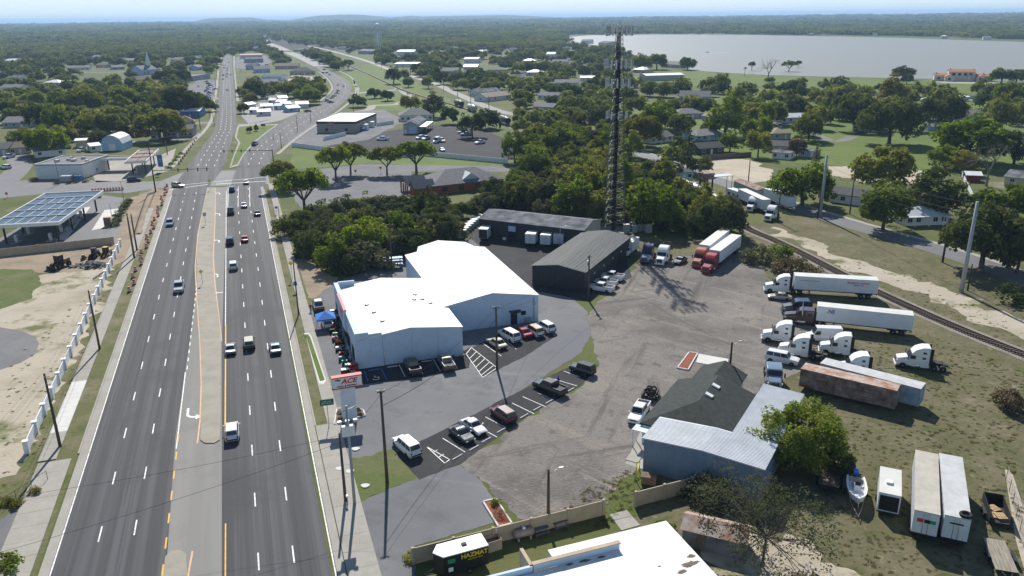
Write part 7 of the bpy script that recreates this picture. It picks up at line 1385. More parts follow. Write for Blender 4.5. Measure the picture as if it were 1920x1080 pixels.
for _ in range(420):                           # wooded far shore of the lake
    x = ru(1050, 1960); y = np.interp(x, [1050, 1160, 1440, 1700, 1960], [66, 61.5, 62, 68, 74.5]) - ru(0, 9)
    p = G(x, y); pts.append(p); scl.append(ru(.5, 1.0)); idx.append(6 + random.randrange(4))
for _ in range(900):                           # single trees filling the middle distance
    y = ru(88, 128); x = ru(-30, 1190)
    if x > 640 and y > 118: continue
    p = G(x, y); w = 11 / mpp(p)
    if not free_spot(x, y, w, w * .7): continue
    pts.append(p); scl.append(ru(.7, 1.25)); idx.append(random.randrange(6))
me = bpy.data.meshes.new('far_woodland'); me.from_pydata([tuple(p) for p in pts], [], [])
for nm, ty, dat in (('scl', 'FLOAT', scl), ('idx', 'INT', idx), ('rot', 'FLOAT', [ru(0, 6.28) for _ in pts])):
    a = me.attributes.new(nm, ty, 'POINT'); a.data.foreach_set('value', dat)
me.materials.append(FOL['far']); fw = link('far_woodland', me); fw['kind'] = 'stuff'
ng = bpy.data.node_groups.new('scatter', 'GeometryNodeTree'); ng.interface.new_socket('Geometry', in_out='INPUT', socket_type='NodeSocketGeometry'); ng.interface.new_socket('Geometry', in_out='OUTPUT', socket_type='NodeSocketGeometry')
N, L = ng.nodes, ng.links; gi, go = N.new('NodeGroupInput'), N.new('NodeGroupOutput'); ci = N.new('GeometryNodeCollectionInfo'); ci.inputs[0].default_value = PRO; ci.inputs['Separate Children'].default_value = True; ci.inputs['Reset Children'].default_value = True
ip = N.new('GeometryNodeInstanceOnPoints'); ip.inputs['Pick Instance'].default_value = True
def attr(n_, t_): q = N.new('GeometryNodeInputNamedAttribute'); q.data_type = t_; q.inputs[0].default_value = n_; return q.outputs[0]
cx_ = N.new('ShaderNodeCombineXYZ'); L.new(attr('rot', 'FLOAT'), cx_.inputs[2]); L.new(gi.outputs[0], ip.inputs['Points']); L.new(ci.outputs[0], ip.inputs['Instance']); L.new(attr('idx', 'INT'), ip.inputs['Instance Index']); L.new(cx_.outputs[0], ip.inputs['Rotation']); L.new(attr('scl', 'FLOAT'), ip.inputs['Scale']); L.new(ip.outputs[0], go.inputs[0])
md = fw.modifiers.new('scatter', 'NODES'); md.node_group = ng
# ------------------------------------------------------------------ tower, poles, wires
m_lattice = mat('galvanised_lattice', (.13, .14, .14), .5, m=.5, var=.2, sc=1); m_panel = mat('antenna_panel', (.55, .57, .58), .5, var=.08); m_cable = mat('black_cable', (.012, .012, .013), .7, var=.1)
def cell_tower():
    p = G(1148, 432); root = thing('cell_tower', 'tall lattice cell tower with rings of antenna panels behind the grey gabled workshop', 'tower', p, R(12)); Ht = 52.5
    def leg(i, z): w = 3.3 + (1.05 - 3.3) * min(1, z / Ht); a = R(90 + 120 * i); return Vector((cos(a) * w, sin(a) * w, z))
    for i in range(3):
        b = MB(); 
        for k in range(21): b.tube(leg(i, Ht * k / 21), leg(i, Ht * (k + 1) / 21), .13 - .0035 * k, .13 - .0035 * k, 8, caps=False)
        b.build('leg', m_lattice, root)
    n_ = 24
    for i in range(3):
        for k in range(n_):
            z0, z1 = Ht * k / n_, Ht * (k + 1) / n_; zm = (z0 + z1) / 2
            TU(leg(i, z0), leg((i + 1) % 3, zm), .055, .055, 5, caps=False).tube(leg((i + 1) % 3, zm), leg(i, z1), .055, .055, 5, caps=False).build('brace', m_lattice, root)
        for k in range(0, n_, 2): TU(leg(i, Ht * k / n_), leg((i + 1) % 3, Ht * k / n_), .05, .05, 5, caps=False).build('strut', m_lattice, root)
    cb = MB()
    for j in range(9): cb.bb(-.55 + j * .13, -.46 + j * .13, -.55 + .12 * (j % 2), -.43 + .12 * (j % 2), .3, Ht - 1.5)
    for j in range(6): cb.bb(.1 + j * .13, .19 + j * .13, .1, .22, .3, Ht - 9)
    cb.build('cable_bundle', m_cable, root)['kind'] = 'stuff'
    for zc, wd, per, ph, gone in ((51.0, 2.5, 4, 2.4, ()), (43.0, 2.7, 4, 2.3, ()), (38.4, 2.3, 3, 2.3, ()), (30.4, 2.0, 2, 1.9, ())):
        pl = MB()
        for i in range(3):
            a = R(30 + 120 * i); c_ = Vector((cos(a) * wd, sin(a) * wd, zc)); t_ = Vector((-sin(a), cos(a), 0)); pl = MB(); pl.tube(c_ - t_ * wd * .95, c_ + t_ * wd * .95, .05, .05, 6).tube(c_ + Vector((0, 0, .9)) - t_ * wd * .95, c_ + Vector((0, 0, .9)) + t_ * wd * .95, .05, .05, 6); pl.tube(Vector((0, 0, zc)), c_, .06, .06, 6); fr = pl.build('antenna_mount', m_lattice, root)
            for k in range(per + 1):
                q = c_ + t_ * wd * .95 * (2 * k / per - 1); BO((q.x + cos(a) * .15, q.y + sin(a) * .15, zc + .35), (.18, .34, ph), a).build('antenna_panel', m_panel, fr); TU((q.x, q.y, zc - .9), (q.x, q.y, zc + 1.6), .035, .035, 5).build('mast_pipe', m_lattice, fr)
                BO((q.x - cos(a) * .25, q.y - sin(a) * .25, zc - .3), (.2, .3, .5), a).build('radio_unit', m_panel, fr)
    TU((.3, 0, Ht), (.3, 0, Ht + 2.0), .03, .02, 5).build('lightning_rod', m_lattice, root)
    BX(-4.2, 4.2, -4.2, 4.2, -.2, .15).build('footing', m_conc, root)
    return p
tw = cell_tower()
for i, (dx, dy, w_, h_) in enumerate(((3.5, -2.0, 1.6, 2.2), (5.6, -2.6, 1.2, 2.0), (5.4, .2, 1.4, 2.3), (7.6, -1.2, 1.6, 2.0), (9.2, -3.0, 1.8, 2.4))):
    t = thing('equipment_cabinet', ('first', 'second', 'third', 'fourth', 'fifth')[i] + ' grey equipment cabinet from the left beside the cell tower foot', 'cabinet', tw + Vector((dx, dy, 0)), R(20), 'cell tower cabinets'); BX(-w_ / 2, w_ / 2, -.5, .5, .1, h_).build('housing', m_acunit, t); BX(-w_ / 2 + .08, w_ / 2 - .08, -.53, -.5, .25, h_ - .2).build('door', m_greywall, t)
m_pole = mat('wood_pole', (.10, .080, .060), .9, var=.3, sc=1.5, stretch=(1, 1, .15)); m_cpole = mat('concrete_pole', (.33, .36, .39), .7, var=.08, sc=1); m_dpole = mat('dark_wood_pole', (.045, .038, .033), .9, var=.3, sc=1.5)
TOPS = {}
def pole(key, base, top, label, m=None, r=.17, arms=(), lamp=False, trans=False, name='utility_pole', cat='pole', group=None, hmax=None):
    b = G(*base); h = HT(base, top); root = thing(name, label, cat, b, ROADH, group); m = m or m_pole
    TU((0, 0, -.2), (0, 0, h), r * 1.25, r * .8, 10).build('shaft', m, root)
    for z, w in arms:
        BO((0, 0, h - z), (.12, w, .12)).build('crossarm', m_pole, root)
        for y in (-w * .46, 0.0 + w * .2, w * .46): TU((0, y, h - z + .06), (0, y, h - z + .28), .05, .05, 6).build('insulator', m_acunit, root)
    if lamp: TU((0, 0, h - .6), (.0, -1.3, h - .1), .04, .04, 6).build('lamp_arm', m_steel, root); BO((0, -1.5, h - .08), (.22, .55, .14)).build('lamp_head', m_acunit, root)
    if trans: TU((.35, 0, h - 2.3), (.35, 0, h - 1.3), .26, .26, 10).build('transformer', m_acunit, root)
    TOPS[key] = Vector((b.x, b.y, h)); return root
GP = 'wooden utility poles'
for k, b, t, l, kw in [
 ('l1', (187, 655), (165, 545), 'leaning dark utility pole beside the white panel fence, upper one', dict(m=m_pole, r=.16)), ('l2', (113, 838), (85, 700), 'dark utility pole beside the white panel fence, lower one', dict(r=.17)),
 ('s1', (932, 692), (928, 575), 'wooden pole in the drive aisle in front of the warehouse', dict(arms=((.2, 1.2),))), ('s2', (726, 905), (714, 733), 'wooden pole on the grass patch near the driveway', dict(arms=((.15, .9),), r=.18)), ('s3', (648, 940), (640, 812), 'shorter wooden pole beside the sidewalk left of the lamp mast', dict(r=.16)),
 ('y1', (1028, 985), (1021, 880), 'wooden pole standing beside the tan precast wall', dict(lamp=True)), ('y2', (1103, 563), (1103, 478), 'wooden pole with transformer beside the white work pickups', dict(trans=True, arms=((.4, .9),))), ('o1', (1366, 720), (1370, 641), 'dark wooden pole behind the green-roofed office', dict(m=m_dpole, lamp=True)),
 ('c1', (1802, 548), (1832, 378), 'tall pale concrete pole beside the railway at right', dict(m=m_cpole, r=.36)), ('c2', (1537, 408), (1552, 290), 'tall pale concrete pole beside the rail-side road', dict(m=m_cpole, r=.36)), ('w1', (1767, 492), (1784, 408), 'dark wooden pole beside the tall concrete pole', dict(m=m_dpole, r=.2)), ('w2', (1814, 545), (1820, 495), 'short dark post right of the tall concrete pole', dict(m=m_dpole, r=.14)), ('w3', (1593, 402), (1601, 335), 'wooden pole by the dark two-pitch house', dict()), ('w4', (1533, 410), (1538, 360), 'short pole beside the tall concrete pole at the road', dict(m=m_dpole)), ('w5', (1458, 416), (1465, 352), 'wooden pole among the rail-side trailers', dict(arms=((.3, 2.0),))), ('w6', (1403, 342), (1405, 300), 'wooden pole at the front of the sand lot', dict()), ('w7', (1312, 363), (1315, 308), 'wooden pole beside the light blue house', dict(arms=((.3, 2.4),))), ('w8', (1261, 312), (1265, 222), 'tall wooden pole at the road bend right of the tower', dict(r=.2)), ('w9', (1012, 222), (1013, 200), 'thin pole beside the rail-side road left of the tower', dict()),
 ('d1', (1050, 470), (1050, 424), 'lamp pole in the courtyard behind the short trailers', dict(m=m_steel, r=.08, lamp=True, name='lamp_post', cat='lamp post')), ('h1', (560, 590), (555, 487), 'dark steel pole at the highway kerb beside the store lot', dict(m=m_dpole, r=.12)), ('h2', (527, 438), (517, 386), 'dark steel pole with blue sign at the highway kerb', dict(m=m_dpole, r=.1)), ('v1', (735, 502), (728, 420), 'grey pole standing in the dense wood', dict(m=m_pole, arms=((.3, 1.6),))), ('v2', (852, 432), (851, 390), 'thin pole in the wood behind the courtyard', dict(r=.12)),
 ('g1', (252, 484), (238, 400), 'leaning wooden pole in the construction dirt, left of two', dict(r=.2)), ('g2', (257, 470), (241, 402), 'leaning wooden pole in the construction dirt, right of two', dict(r=.18)), ('g3', (292, 360), (278, 275), 'dark steel signal pole at the station corner', dict(m=m_dpole, r=.2)), ('g4', (112, 345), (100, 298), 'pole at the corner of the station store', dict(m=m_cpole)), ('g5', (232, 375), (227, 339), 'thin lamp pole in front of the big canopy', dict(m=m_steel, r=.08)), ('g6', (213, 425), (208, 381), 'thin lamp pole beside the clipped hedge', dict(m=m_steel, r=.08)), ('g7', (314, 290), (306, 240), 'wooden pole beside the small canopy drive', dict()), ('g8', (364, 250), (358, 215), 'wooden pole beside the motel', dict()), ('g9', (376, 243), (371, 208), 'wooden pole beside the sidewalk past the motel', dict()), ('f1', (513, 262), (508, 250), 'thin dark pole at the curved road kerb, near one', dict(m=m_dpole, r=.1)), ('f2', (528, 279), (524, 247), 'slim pole beside the bright lawn', dict(m=m_dpole, r=.12)), ('f3', (558, 246), (554, 216), 'slim pole at the kerb of the curved road', dict(m=m_dpole, r=.12)), ('f4', (583, 228), (579, 196), 'slim pole before the tan retail building', dict(m=m_dpole, r=.12)), ('f5', (663, 212), (661, 180), 'slim pole on the triangular green', dict(m=m_dpole, r=.12)),
 ('p1', (832, 171), (831, 142), 'pole beyond the railway, left of a row', dict()), ('p2', (858, 180), (856, 138), 'tall pole beyond the railway in a row', dict()), ('p3', (883, 202), (883, 168), 'pole beside the small palm', dict()), ('p4', (917, 215), (917, 180), 'pole beside the tank cars', dict()), ('p5', (716, 130), (716, 108), 'pole on the park lawn by the road', dict()), ('p6', (770, 142), (770, 120), 'pole near the white-roofed hall', dict()), ('r1', (1403, 240), (1406, 212), 'pole behind the brown hip-roofed house', dict()), ('r2', (1867, 219), (1872, 200), 'pole beside the villa lane', dict()), ('r3', (1563, 184), (1565, 155), 'pole in front of the lake lawn', dict()), ('r4', (1240, 285), (1241, 246), 'white flag pole beside the porch-column house', dict(m=m_trim, r=.06))]:
    pole(k, b, t, l, **kw)
for i, (x, y) in enumerate(((402, 236), (394, 222), (398, 206), (404, 192), (400, 178), (405, 164), (408, 150), (446, 176), (444, 158), (441, 140))): pole('q%d' % i, (x, y), (x - 1.5, y - 26 + i * 1.2), 'slim pole along the straight road beyond the crossing', m=m_dpole, r=.13, group='slim poles along the far straight road')
# lamp mast with floodlights at the store entrance
lm = pole('lm', (665, 945), (653, 760), 'pale steel mast with floodlights and camera box on the entrance grass', m=m_cpole, r=.16, name='light_mast', cat='light mast'); hh = TOPS['lm'].z
BO((0, 0, hh - 3.2), (.5, 1.5, 1.3)).build('equipment_box', m_trim, lm); TU((0, -1.2, hh - .2), (0, 1.2, hh - .9), .05, .05, 6).build('arm', m_steel, lm)
for y in (-.9, 0, .9): BO((.3, y, hh - 2.2), (.4, .45, .35)).build('floodlight', m_acunit, lm)
m_wire = mat('wire', (.05, .05, .052), .5, m=.3, var=0); m_palewire = mat('pale_wire', (.35, .33, .28), .5, m=.3, var=0)
def wire(a, b, sag, label, r=.02, m=None, group='overhead wires'):
    a, b = Vector(a), Vector(b); n_ = 14; P = [a.lerp(b, i / n_) - Vector((0, 0, sag * 4 * (i / n_) * (1 - i / n_))) for i in range(n_ + 1)]; mb = MB(); mb.loft([[p + Vector((0, 0, r)), p + Vector((r, 0, -r * .6)), p + Vector((-r, 0, -r * .6))] for p in P]); o = mb.build('overhead_wire', m or m_wire); tag(o, label, 'wire', group)
T = TOPS; Z = Vector((0, 0, 1))
wire(T['s1'] - Z * .3, T['s2'] - Z * .3, 1.2, 'wire sagging between the two poles across the store lot'); wire(T['s1'] - Z * 2.2, T['s2'] - Z * 2.0, 1.4, 'lower cable between the two poles across the store lot', .035); wire(T['s2'] - Z * .4, T['s3'] - Z * .4, .4, 'wire from the grass-patch pole to the shorter pole'); wire(T['s1'] - Z * .4, Vector((4.2, 140.4, 4.6)), .5, 'service wire from the lot pole to the warehouse corner'); wire(T['y2'] - Z * .5, T['s1'] - Z * .4, 1.0, 'wire from the transformer pole to the lot pole'); wire(T['y2'] - Z * 1.0, T['o1'] - Z * .5, 1.2, 'wire from the transformer pole to the office pole')
wire(T['s3'] - Z * .3, UV(86, -52, 9), 1.5, 'wire crossing high over the highway near the camera'); wire(T['s3'] - Z * 1.2, UV(70, -52, 8.5), 1.5, 'lower wire crossing over the highway near the camera')
for j in range(4): wire(T['l1'] + RV * (j * .35 - .5) - Z * (.2 + .7 * (j % 2)), T['l2'] + RV * (j * .35 - .5) - Z * (.2 + .7 * (j % 2)), .8, 'pale wire strung between the two poles by the white fence', .022, m_palewire); wire(T['l2'] + RV * (j * .35 - .5) - Z * (.2 + .7 * (j % 2)), UV(50, -40 + j * .35, 10.3 - .7 * (j % 2)), .8, 'pale wire running from the lower fence pole toward the camera', .022, m_palewire)
for j in range(3): wire(T['l1'] + RV * (j * .35 - .5) - Z * .3, T['g1'] + RV * (j * .35 - .5) - Z * .3, .9, 'pale wire from the fence pole to the leaning construction pole', .022, m_palewire)
for j in range(3): wire(T['c2'] - Z * (.5 + 2 * j), T['c1'] - Z * (.5 + 2 * j), 1.6, 'wire between the two tall concrete poles', .025)
wire(T['w8'], T['w7'], .9, 'wire from the tall bend pole to the light blue house pole'); wire(T['w7'], T['w5'], .9, 'wire from the blue house pole to the trailer pole'); wire(T['w5'], T['w4'], .6, 'wire from the trailer pole to the short road pole')
# ------------------------------------------------------------------ water tower
wt = thing('water_tower', 'white water tower on tall legs rising above the far trees', 'water tower', G(710, 98)); m_wt = mat('pale_tower_paint', (.58, .62, .64), .6, var=.05)
a = MB(); a.loft([[(r_ * cos(t), r_ * sin(t), z) for t in [2 * pi * i / 20 for i in range(20)]] for z, r_ in ((35, 1.5), (37, 4.4), (39, 5.6), (44, 5.7), (46, 4.6), (47.4, 2.4), (48, .4))], 0, True); a.build('tank', m_wt, wt, fix=True); TU((0, 0, 0), (0, 0, 35.2), 1.0, 1.0, 12).build('riser', m_wt, wt)
for i in range(6): t = R(60 * i); TU((cos(t) * 7.2, sin(t) * 7.2, 0), (cos(t) * 5.3, sin(t) * 5.3, 39), .42, .36, 8).build('leg', m_wt, wt); t2 = R(60 * i + 60); [TU((cos(t) * q, sin(t) * q, z), (cos(t2) * q, sin(t2) * q, z), .14, .14, 6).build('brace', m_wt, wt) for z, q in ((13, 6.55), (26, 5.95))]
TU((0, 0, 38.4), (0, 0, 38.8), 6.4, 6.4, 20).build('catwalk', m_wt, wt)
# ------------------------------------------------------------------ fences and walls
def fence(label, a, b, h, panel, m, mp=None, name='fence', post=.18, cap=False, px=True, pillar=None):
    A, B_ = (G(*a), G(*b)) if px else (a, b); L_ = (B_ - A).length; root = thing(name, label, 'fence' if name == 'fence' else 'wall', A, heading(A, B_)); n_ = max(1, round(L_ / panel)); st_ = L_ / n_
    pm = BX(post / 2 + .01, st_ - post / 2 - .01, -.06, .06, .03, h).mesh('panel', m); po = BX(-post / 2, post / 2, -post / 2, post / 2, 0, h + .12).mesh('post', mp or m); cm = BX(-post / 2 - .06, post / 2 + .06, -post / 2 - .06, post / 2 + .06, h + .12, h + .2).mesh('post_cap', mp or m)
    for i in range(n_ + 1):
        o = link('post', po, root, (i * st_, 0, 0))
        if cap: link('post_cap', cm, o)
        if i < n_: link('panel', pm, root, (i * st_, 0, 0))
    return root
fence('white panel fence with square capped posts along the left sidewalk', (52, 850), (226, 462), 1.75, 5.6, m_vinyl, m_trim, post=.62, cap=True)
fence('tan precast wall in front of the bottom building, long left run', (775, 1058), (1131, 966), 2.0, 4.6, m_tanwall, name='wall', post=.3); fence('tan precast wall right of the gap by the blue building', (1191, 950), (1297, 922), 2.0, 4.6, m_tanwall, name='wall', post=.3); fence('brown wooden fence in the scrub before the blue metal wall', (1300, 920), (1420, 905), 1.7, 2.4, m_wood, post=.1)
fence('tan precast wall between the filling station and the dirt', (-40, 486), (214, 458), 2.0, 4.5, m_tanwall, name='wall', post=.3)
for a, b, l in (((548, 275), (648, 288), 'left run'), ((648, 288), (780, 296), 'middle run'), ((795, 292), (952, 307), 'right run')): fence('pale grey panel fence around the impound lot, ' + l, a, b, 1.9, 3.2, m_vinyl, post=.2)
fence('pale grey panel fence beside the retail building, lower run', (607, 264), (648, 254), 1.9, 3.2, m_vinyl, post=.2); fence('pale grey panel fence beside the retail building, upper run', (706, 237), (738, 232), 1.9, 3.2, m_vinyl, post=.2)
fence('weathered wooden fence behind the sand lot', (1315, 301), (1408, 294), 2.0, 2.4, m_wood, post=.12); fence('white rail fence beside the red shed', (1803, 330), (1826, 378), 1.5, 2.4, m_vinyl, post=.12); fence('long white fence along the lakeside lane', (1480, 176), (1700, 180), 1.7, 4, m_vinyl, post=.2); fence('white wall before the villa lane', (1795, 187), (1852, 182), 2, 5, m_vinyl, post=.3, name='wall')
m_mesh = mat('chain_link_wire', (.22, .22, .22), .6, m=.4, var=.1)
def chain(label, a, b, h=1.8, step=3.0, dark=False):
    A, B_ = G(*a), G(*b); L_ = (B_ - A).length; root = thing('chain_link_fence', label, 'fence', A, heading(A, B_)); n_ = max(1, round(L_ / step)); mm = m_dpole if dark else m_mesh
    for i in range(n_ + 1): TU((L_ * i / n_, 0, 0), (L_ * i / n_, 0, h), .035, .035, 6).build('post', mm, root)
    w = MB(); k = int(L_ / .55)
    for i in range(k):
        x = i * L_ / k; w.tube((x, 0, .05), (min(L_, x + h * .55), 0, h), .006, .006, 3, caps=False); w.tube((x, 0, h), (min(L_, x + h * .55), 0, .05), .006, .006, 3, caps=False)
    w.tube((0, 0, h), (L_, 0, h), .025, .025, 5); w.build('wire_mesh', mm, root)['kind'] = 'stuff'
chain('dark chain-link fence at the lower left corner', (0, 958), (90, 900), 1.3, 2.4, True); chain('chain-link fence at the lower right edge', (1886, 900), (1935, 1085)); chain('chain-link gate in the gap between the two tan walls', (1132, 962), (1190, 948), 1.6, 2.8, True); chain('chain-link fence between the wood and the courtyard', (775, 480), (905, 398))
# green bins along the courtyard fence
for i in range(9):
    q = G(862 + i * 4.6, 446 - i * 4.1); t = thing('storage_tank', ['nearest', 'second', 'third', 'fourth', 'middle', 'sixth', 'seventh', 'eighth', 'farthest'][i] + ' pale green bin in the row along the courtyard fence', 'bin', q, R(45), 'pale green bins along the courtyard fence'); gm = mat('pale_green_plastic', (.36, .46, .40), .5, var=.1); BX(-.9, .9, -.9, .9, .05, 1.5).build('tub', gm, t, bevel=.12); BX(-.95, .95, -.95, .95, 1.5, 1.65).build('lid', m_trim, t)
# steel rack beside the warehouse
rk = thing('pipe_rack', 'blue-grey steel pipe rack at the back corner of the warehouse', 'rack', G(712, 506), R(12))
for x in (0, 2.4, 4.8): TU((x, 0, 0), (x, 0, 2.6), .07, .07, 6).tube((x, 1.4, 0), (x, 1.4, 2.6), .07, .07, 6).build('upright', m_steel, rk)
for z in (.8, 1.6, 2.4): BX(-.4, 5.4, -.1, 1.5, z, z + .12).build('shelf', m_blue_wall, rk)
# ------------------------------------------------------------------ signs
ps = thing('pylon_sign', 'white pylon sign with red lettering beside the highway', 'sign', G(656, 785), R(20)); hs = HT((656, 785), (656, 712))
BX(-1.05, 1.05, -.3, .3, 0, hs - 1.0).build('pylon', m_vinyl, ps); cbx = BX(-2.1, 2.1, -.4, .4, hs - 1.05, hs + .75).build('sign_cabinet', m_trim, ps, bevel=.1)
for z in (hs - 1.07, hs + .61): BX(-2.14, 2.14, -.44, .44, z, z + .17).build('red_band', m_redtrim, cbx)
sign_text('ACE', 1.0, m_redink, cbx, (.25, -.42, hs + .0), 0, .25, .03, sx=1.15); sign_text('Pike', .42, m_blackink, cbx, (-1.3, -.42, hs + .32), 0, .2, .01); sign_text('Home & Hardware', .36, m_blackink, cbx, (0, -.42, hs - .66), 0, .2, .012)
for x, z in ((-.7, 2.0), (.3, 1.6), (-.3, 1.2)): BX(x, x + .3, -.33, -.302, z, z + .3).build('notice', m_trim, ps)
bp = [(627, 797), (632, 768), (655, 766), (681, 770), (685, 780), (650, 790)]
bd_ = thing('planter_bed', 'brown planted bed with pale kerb around the pylon sign', 'flower bed', G(*bp[0])); P = [G(*p) - bd_.location for p in bp]; MB().prism([(p.x, p.y) for p in P], 0, .16).build('soil', mat('brown_mulch', (.16, .12, .085), .95, var=.3, sc=3, coord='World'), bd_)
for i in range(6): a, b = P[i], P[(i + 1) % 6]; d = b - a; BO(((a.x + b.x) / 2, (a.y + b.y) / 2, .11), (d.length + .1, .2, .22), atan2(d.y, d.x)).build('kerb', m_newconc, bd_)
for i, (x, y) in enumerate(((636, 777), (640, 787), (672, 772), (674, 780))): plant('bush', G(x, y), 1.0, 'brown', 'small brown shrub in the pylon sign bed, %s' % ('left back', 'left front', 'right back', 'right front')[i], name='shrub', cat='shrub')
def board(label, base, top, w, h, m, rz=0.0, txt=None, tm=None, size=.3, name='road_sign', post=m_steel, shape=None):
    b = G(*base); H_ = HT(base, top); t = thing(name, label, 'sign', b, rz); TU((0, .06, 0), (0, .06, H_ - h * .3), .05, .05, 6).build('post', post, t)
    if shape == 'diamond': MB().loft([[(0, y, H_ - h * 1.4), (h * .7, y, H_ - h * .7), (0, y, H_), (-h * .7, y, H_ - h * .7)] for y in (-.02, .02)]).build('plate', m, t, fix=True)
    elif shape == 'oct': MB().loft([[(h * .6 * cos(R(22.5 + 45 * i)), y, H_ - h * .6 + h * .6 * sin(R(22.5 + 45 * i))) for i in range(8)] for y in (-.02, .02)]).build('plate', m, t, fix=True)
    else: BX(-w / 2, w / 2, -.02, .02, H_ - h, H_).build('plate', m, t)
    if txt:
        for i, s in enumerate(txt.split('|')): sign_text(s, size, tm or m_whiteink, t, (0, -.03, H_ - h / 2 + (len(txt.split('|')) - 1) * size * .6 - i * size * 1.2))
m_signg = mat('sign_green', (.015, .14, .075), .5, var=.05); m_signb = mat('sign_blue', (.04, .20, .45), .5, var=.05); m_signy = mat('sign_yellow', (.70, .62, .02), .5, var=.05)
board('green street name sign beside the highway sidewalk', (617, 800), (609, 749), 1.9, .95, m_signg, R(14), 'LAKE LENA|NEXT SIGNAL', size=.26); board('blue service sign at the kerb near the store', (555, 548), (553, 528), .8, .9, m_signb, 0, 'H', size=.5); board('blue sign high on the dark kerb pole', (519, 402), (517, 387), .8, .7, m_signb); board('yellow diamond warning sign beside the sidewalk', (548, 524), (546, 489), 1, .8, m_signy, 0, shape='diamond'); board('yellow warning sign on the median', (380, 533), (378, 505), 1, .7, m_signy, ROADH - R(90), shape='diamond'); board('yellow-green sign at the median nose', (395, 357), (395, 336), 1, .8, mat('sign_lime', (.55, .65, .02), .5), ROADH - R(90), shape='diamond'); board('back of a grey sign on the median', (386, 422), (387, 398), .9, 1.0, m_steel, ROADH - R(90)); board('red stop sign at the bank lot entrance, left one', (667, 330), (666, 318), 1, .8, m_redtrim, 0, 'STOP', size=.25, shape='oct'); board('red stop sign at the bank lot entrance, right one', (714, 325), (714, 312), 1, .8, m_redtrim, 0, 'STOP', size=.25, shape='oct'); board('red stop sign on the side street at the far left', (14, 372), (12, 360), 1, .8, m_redtrim, 0, 'STOP', size=.25, shape='oct'); board('tall price sign beside the small canopy', (303, 322), (302, 290), 2.2, 4.6, m_blue, R(-10), '3.45|3.99', size=.7); board('green street name blade at the station corner', (297, 345), (297, 332), 1.2, .35, m_signg, R(20), 'RECKER HWY', size=.17); board('brown wooden welcome sign on the traffic island', (494, 241), (494, 232), 2.6, 1.3, m_rust, R(-8)); board('white notice board beside the brick ranch lawn', (1128, 245), (1128, 236), 2.6, 2.0, m_trim, 0)
# traffic signals on mast arms
def signal_arm(base, top, end_px, label):
    b = G(*base); h = HT(base, top); e = G(end_px[0], end_px[1], h - .3); root = thing('traffic_signal', label, 'traffic signal', b); v = e - b; v.z = 0; L_ = v.length; root.rotation_euler = (0, 0, atan2(v.y, v.x))
    TU((0, 0, 0), (0, 0, h), .2, .15, 10).build('mast', m_dpole, root); TU((0, 0, h - .4), (L_, 0, h - .1), .13, .06, 8).build('mast_arm', m_dpole, root)
    for f in (.45, .62, .8, .96):
        s_ = BX(L_ * f - .16, L_ * f + .16, -.3, .0, h - .9, h + .3).build('signal_head', m_black, root)
        for k, mm in enumerate((m_redtrim, m_signy, m_signg)): TU((L_ * f, -.31, h + .08 - k * .36), (L_ * f, -.36, h + .08 - k * .36), .11, .11, 8).build('lens', mm, s_)
signal_arm((513, 306), (510, 280), (416, 284), 'traffic signal mast arm over the right-hand road'); signal_arm((292, 358), (285, 318), (392, 317), 'traffic signal mast arm over the left carriageway')
# ------------------------------------------------------------------ parking lines, wheel stops
for a, b in (((960, 756), (1001, 776)), ((980, 744), (1023, 763)), ((1039, 711), (1082, 724)), ((1057, 696), (1087, 707)), ((830, 822), (872, 848)), ((1001, 733), (1040, 752)), ((910, 782), (948, 802)), ((926, 772), (964, 793)), ((890, 797), (932, 820))): pxline(a, b, .12, m_white_p, park, z=.04)
for a, b in (((800, 838), (843, 862)), ((843, 862), (834, 869)), ((834, 869), (800, 838)), ((812, 849), (820, 844)), ((822, 858), (832, 852))): pxline(a, b, .12, m_white_p, park, z=.04)
for a, b in (((683, 695), (690, 716)), ((714, 690), (725, 712)), ((748, 684), (760, 707)), ((812, 673), (826, 697)), ((780, 678), (793, 702)), ((845, 667), (858, 692))): pxline(a, b, .12, m_blue_p if a[0] in (683, 714) else m_white_p, stalls, z=.04)
for a, b in (((884, 652), (932, 690)), ((932, 690), (905, 708)), ((905, 708), (874, 664)), ((874, 664), (884, 652)), ((881, 672), (893, 660)), ((887, 680), (901, 667)), ((892, 689), (909, 673)), ((898, 697), (918, 679)), ((902, 704), (926, 685)), ((905, 644), (940, 668)), ((940, 632), (968, 655))): pxline(a, b, .12, m_white_p, hatch_lot, z=.04)
def decal(px, py, s): 
    a = MB()
    for k in range(14): t0, t1 = R(180 + k * 20), R(200 + k * 20); a.add([(cos(t0) * .35, sin(t0) * .35, 0), (cos(t1) * .35, sin(t1) * .35, 0), (cos(t1) * .47, sin(t1) * .47, 0), (cos(t0) * .47, sin(t0) * .47, 0)], [(0, 1, 2, 3)])
    a.add([(-.12, .3, 0), (.0, .3, 0), (.0, .95, 0), (-.12, .95, 0)], [(0, 1, 2, 3)]); a.add([(0, .3, 0), (.5, .3, 0), (.5, .42, 0), (0, .42, 0)], [(0, 1, 2, 3)])
    o = a.build('wheelchair_symbol', m_whiteink, stalls, fix=True); o.location = (*G(px, py)[:2], .045); o.rotation_euler = (0, 0, SA); o.scale = (s, s, 1)
decal(705, 710, 1.2)
def stop_(px, py, ang, label, m=None): t = BO((0, 0, .07), (1.8, .16, .13), 0, 0, (1, .75)).build('wheel_stop', m or m_newconc, None, loc=(*G(px, py)[:2], .035), rot=(0, 0, ang)); tag(t, label, 'wheel stop', 'parking wheel stops')
sa_ = heading(G(735, 898), G(1090, 722))
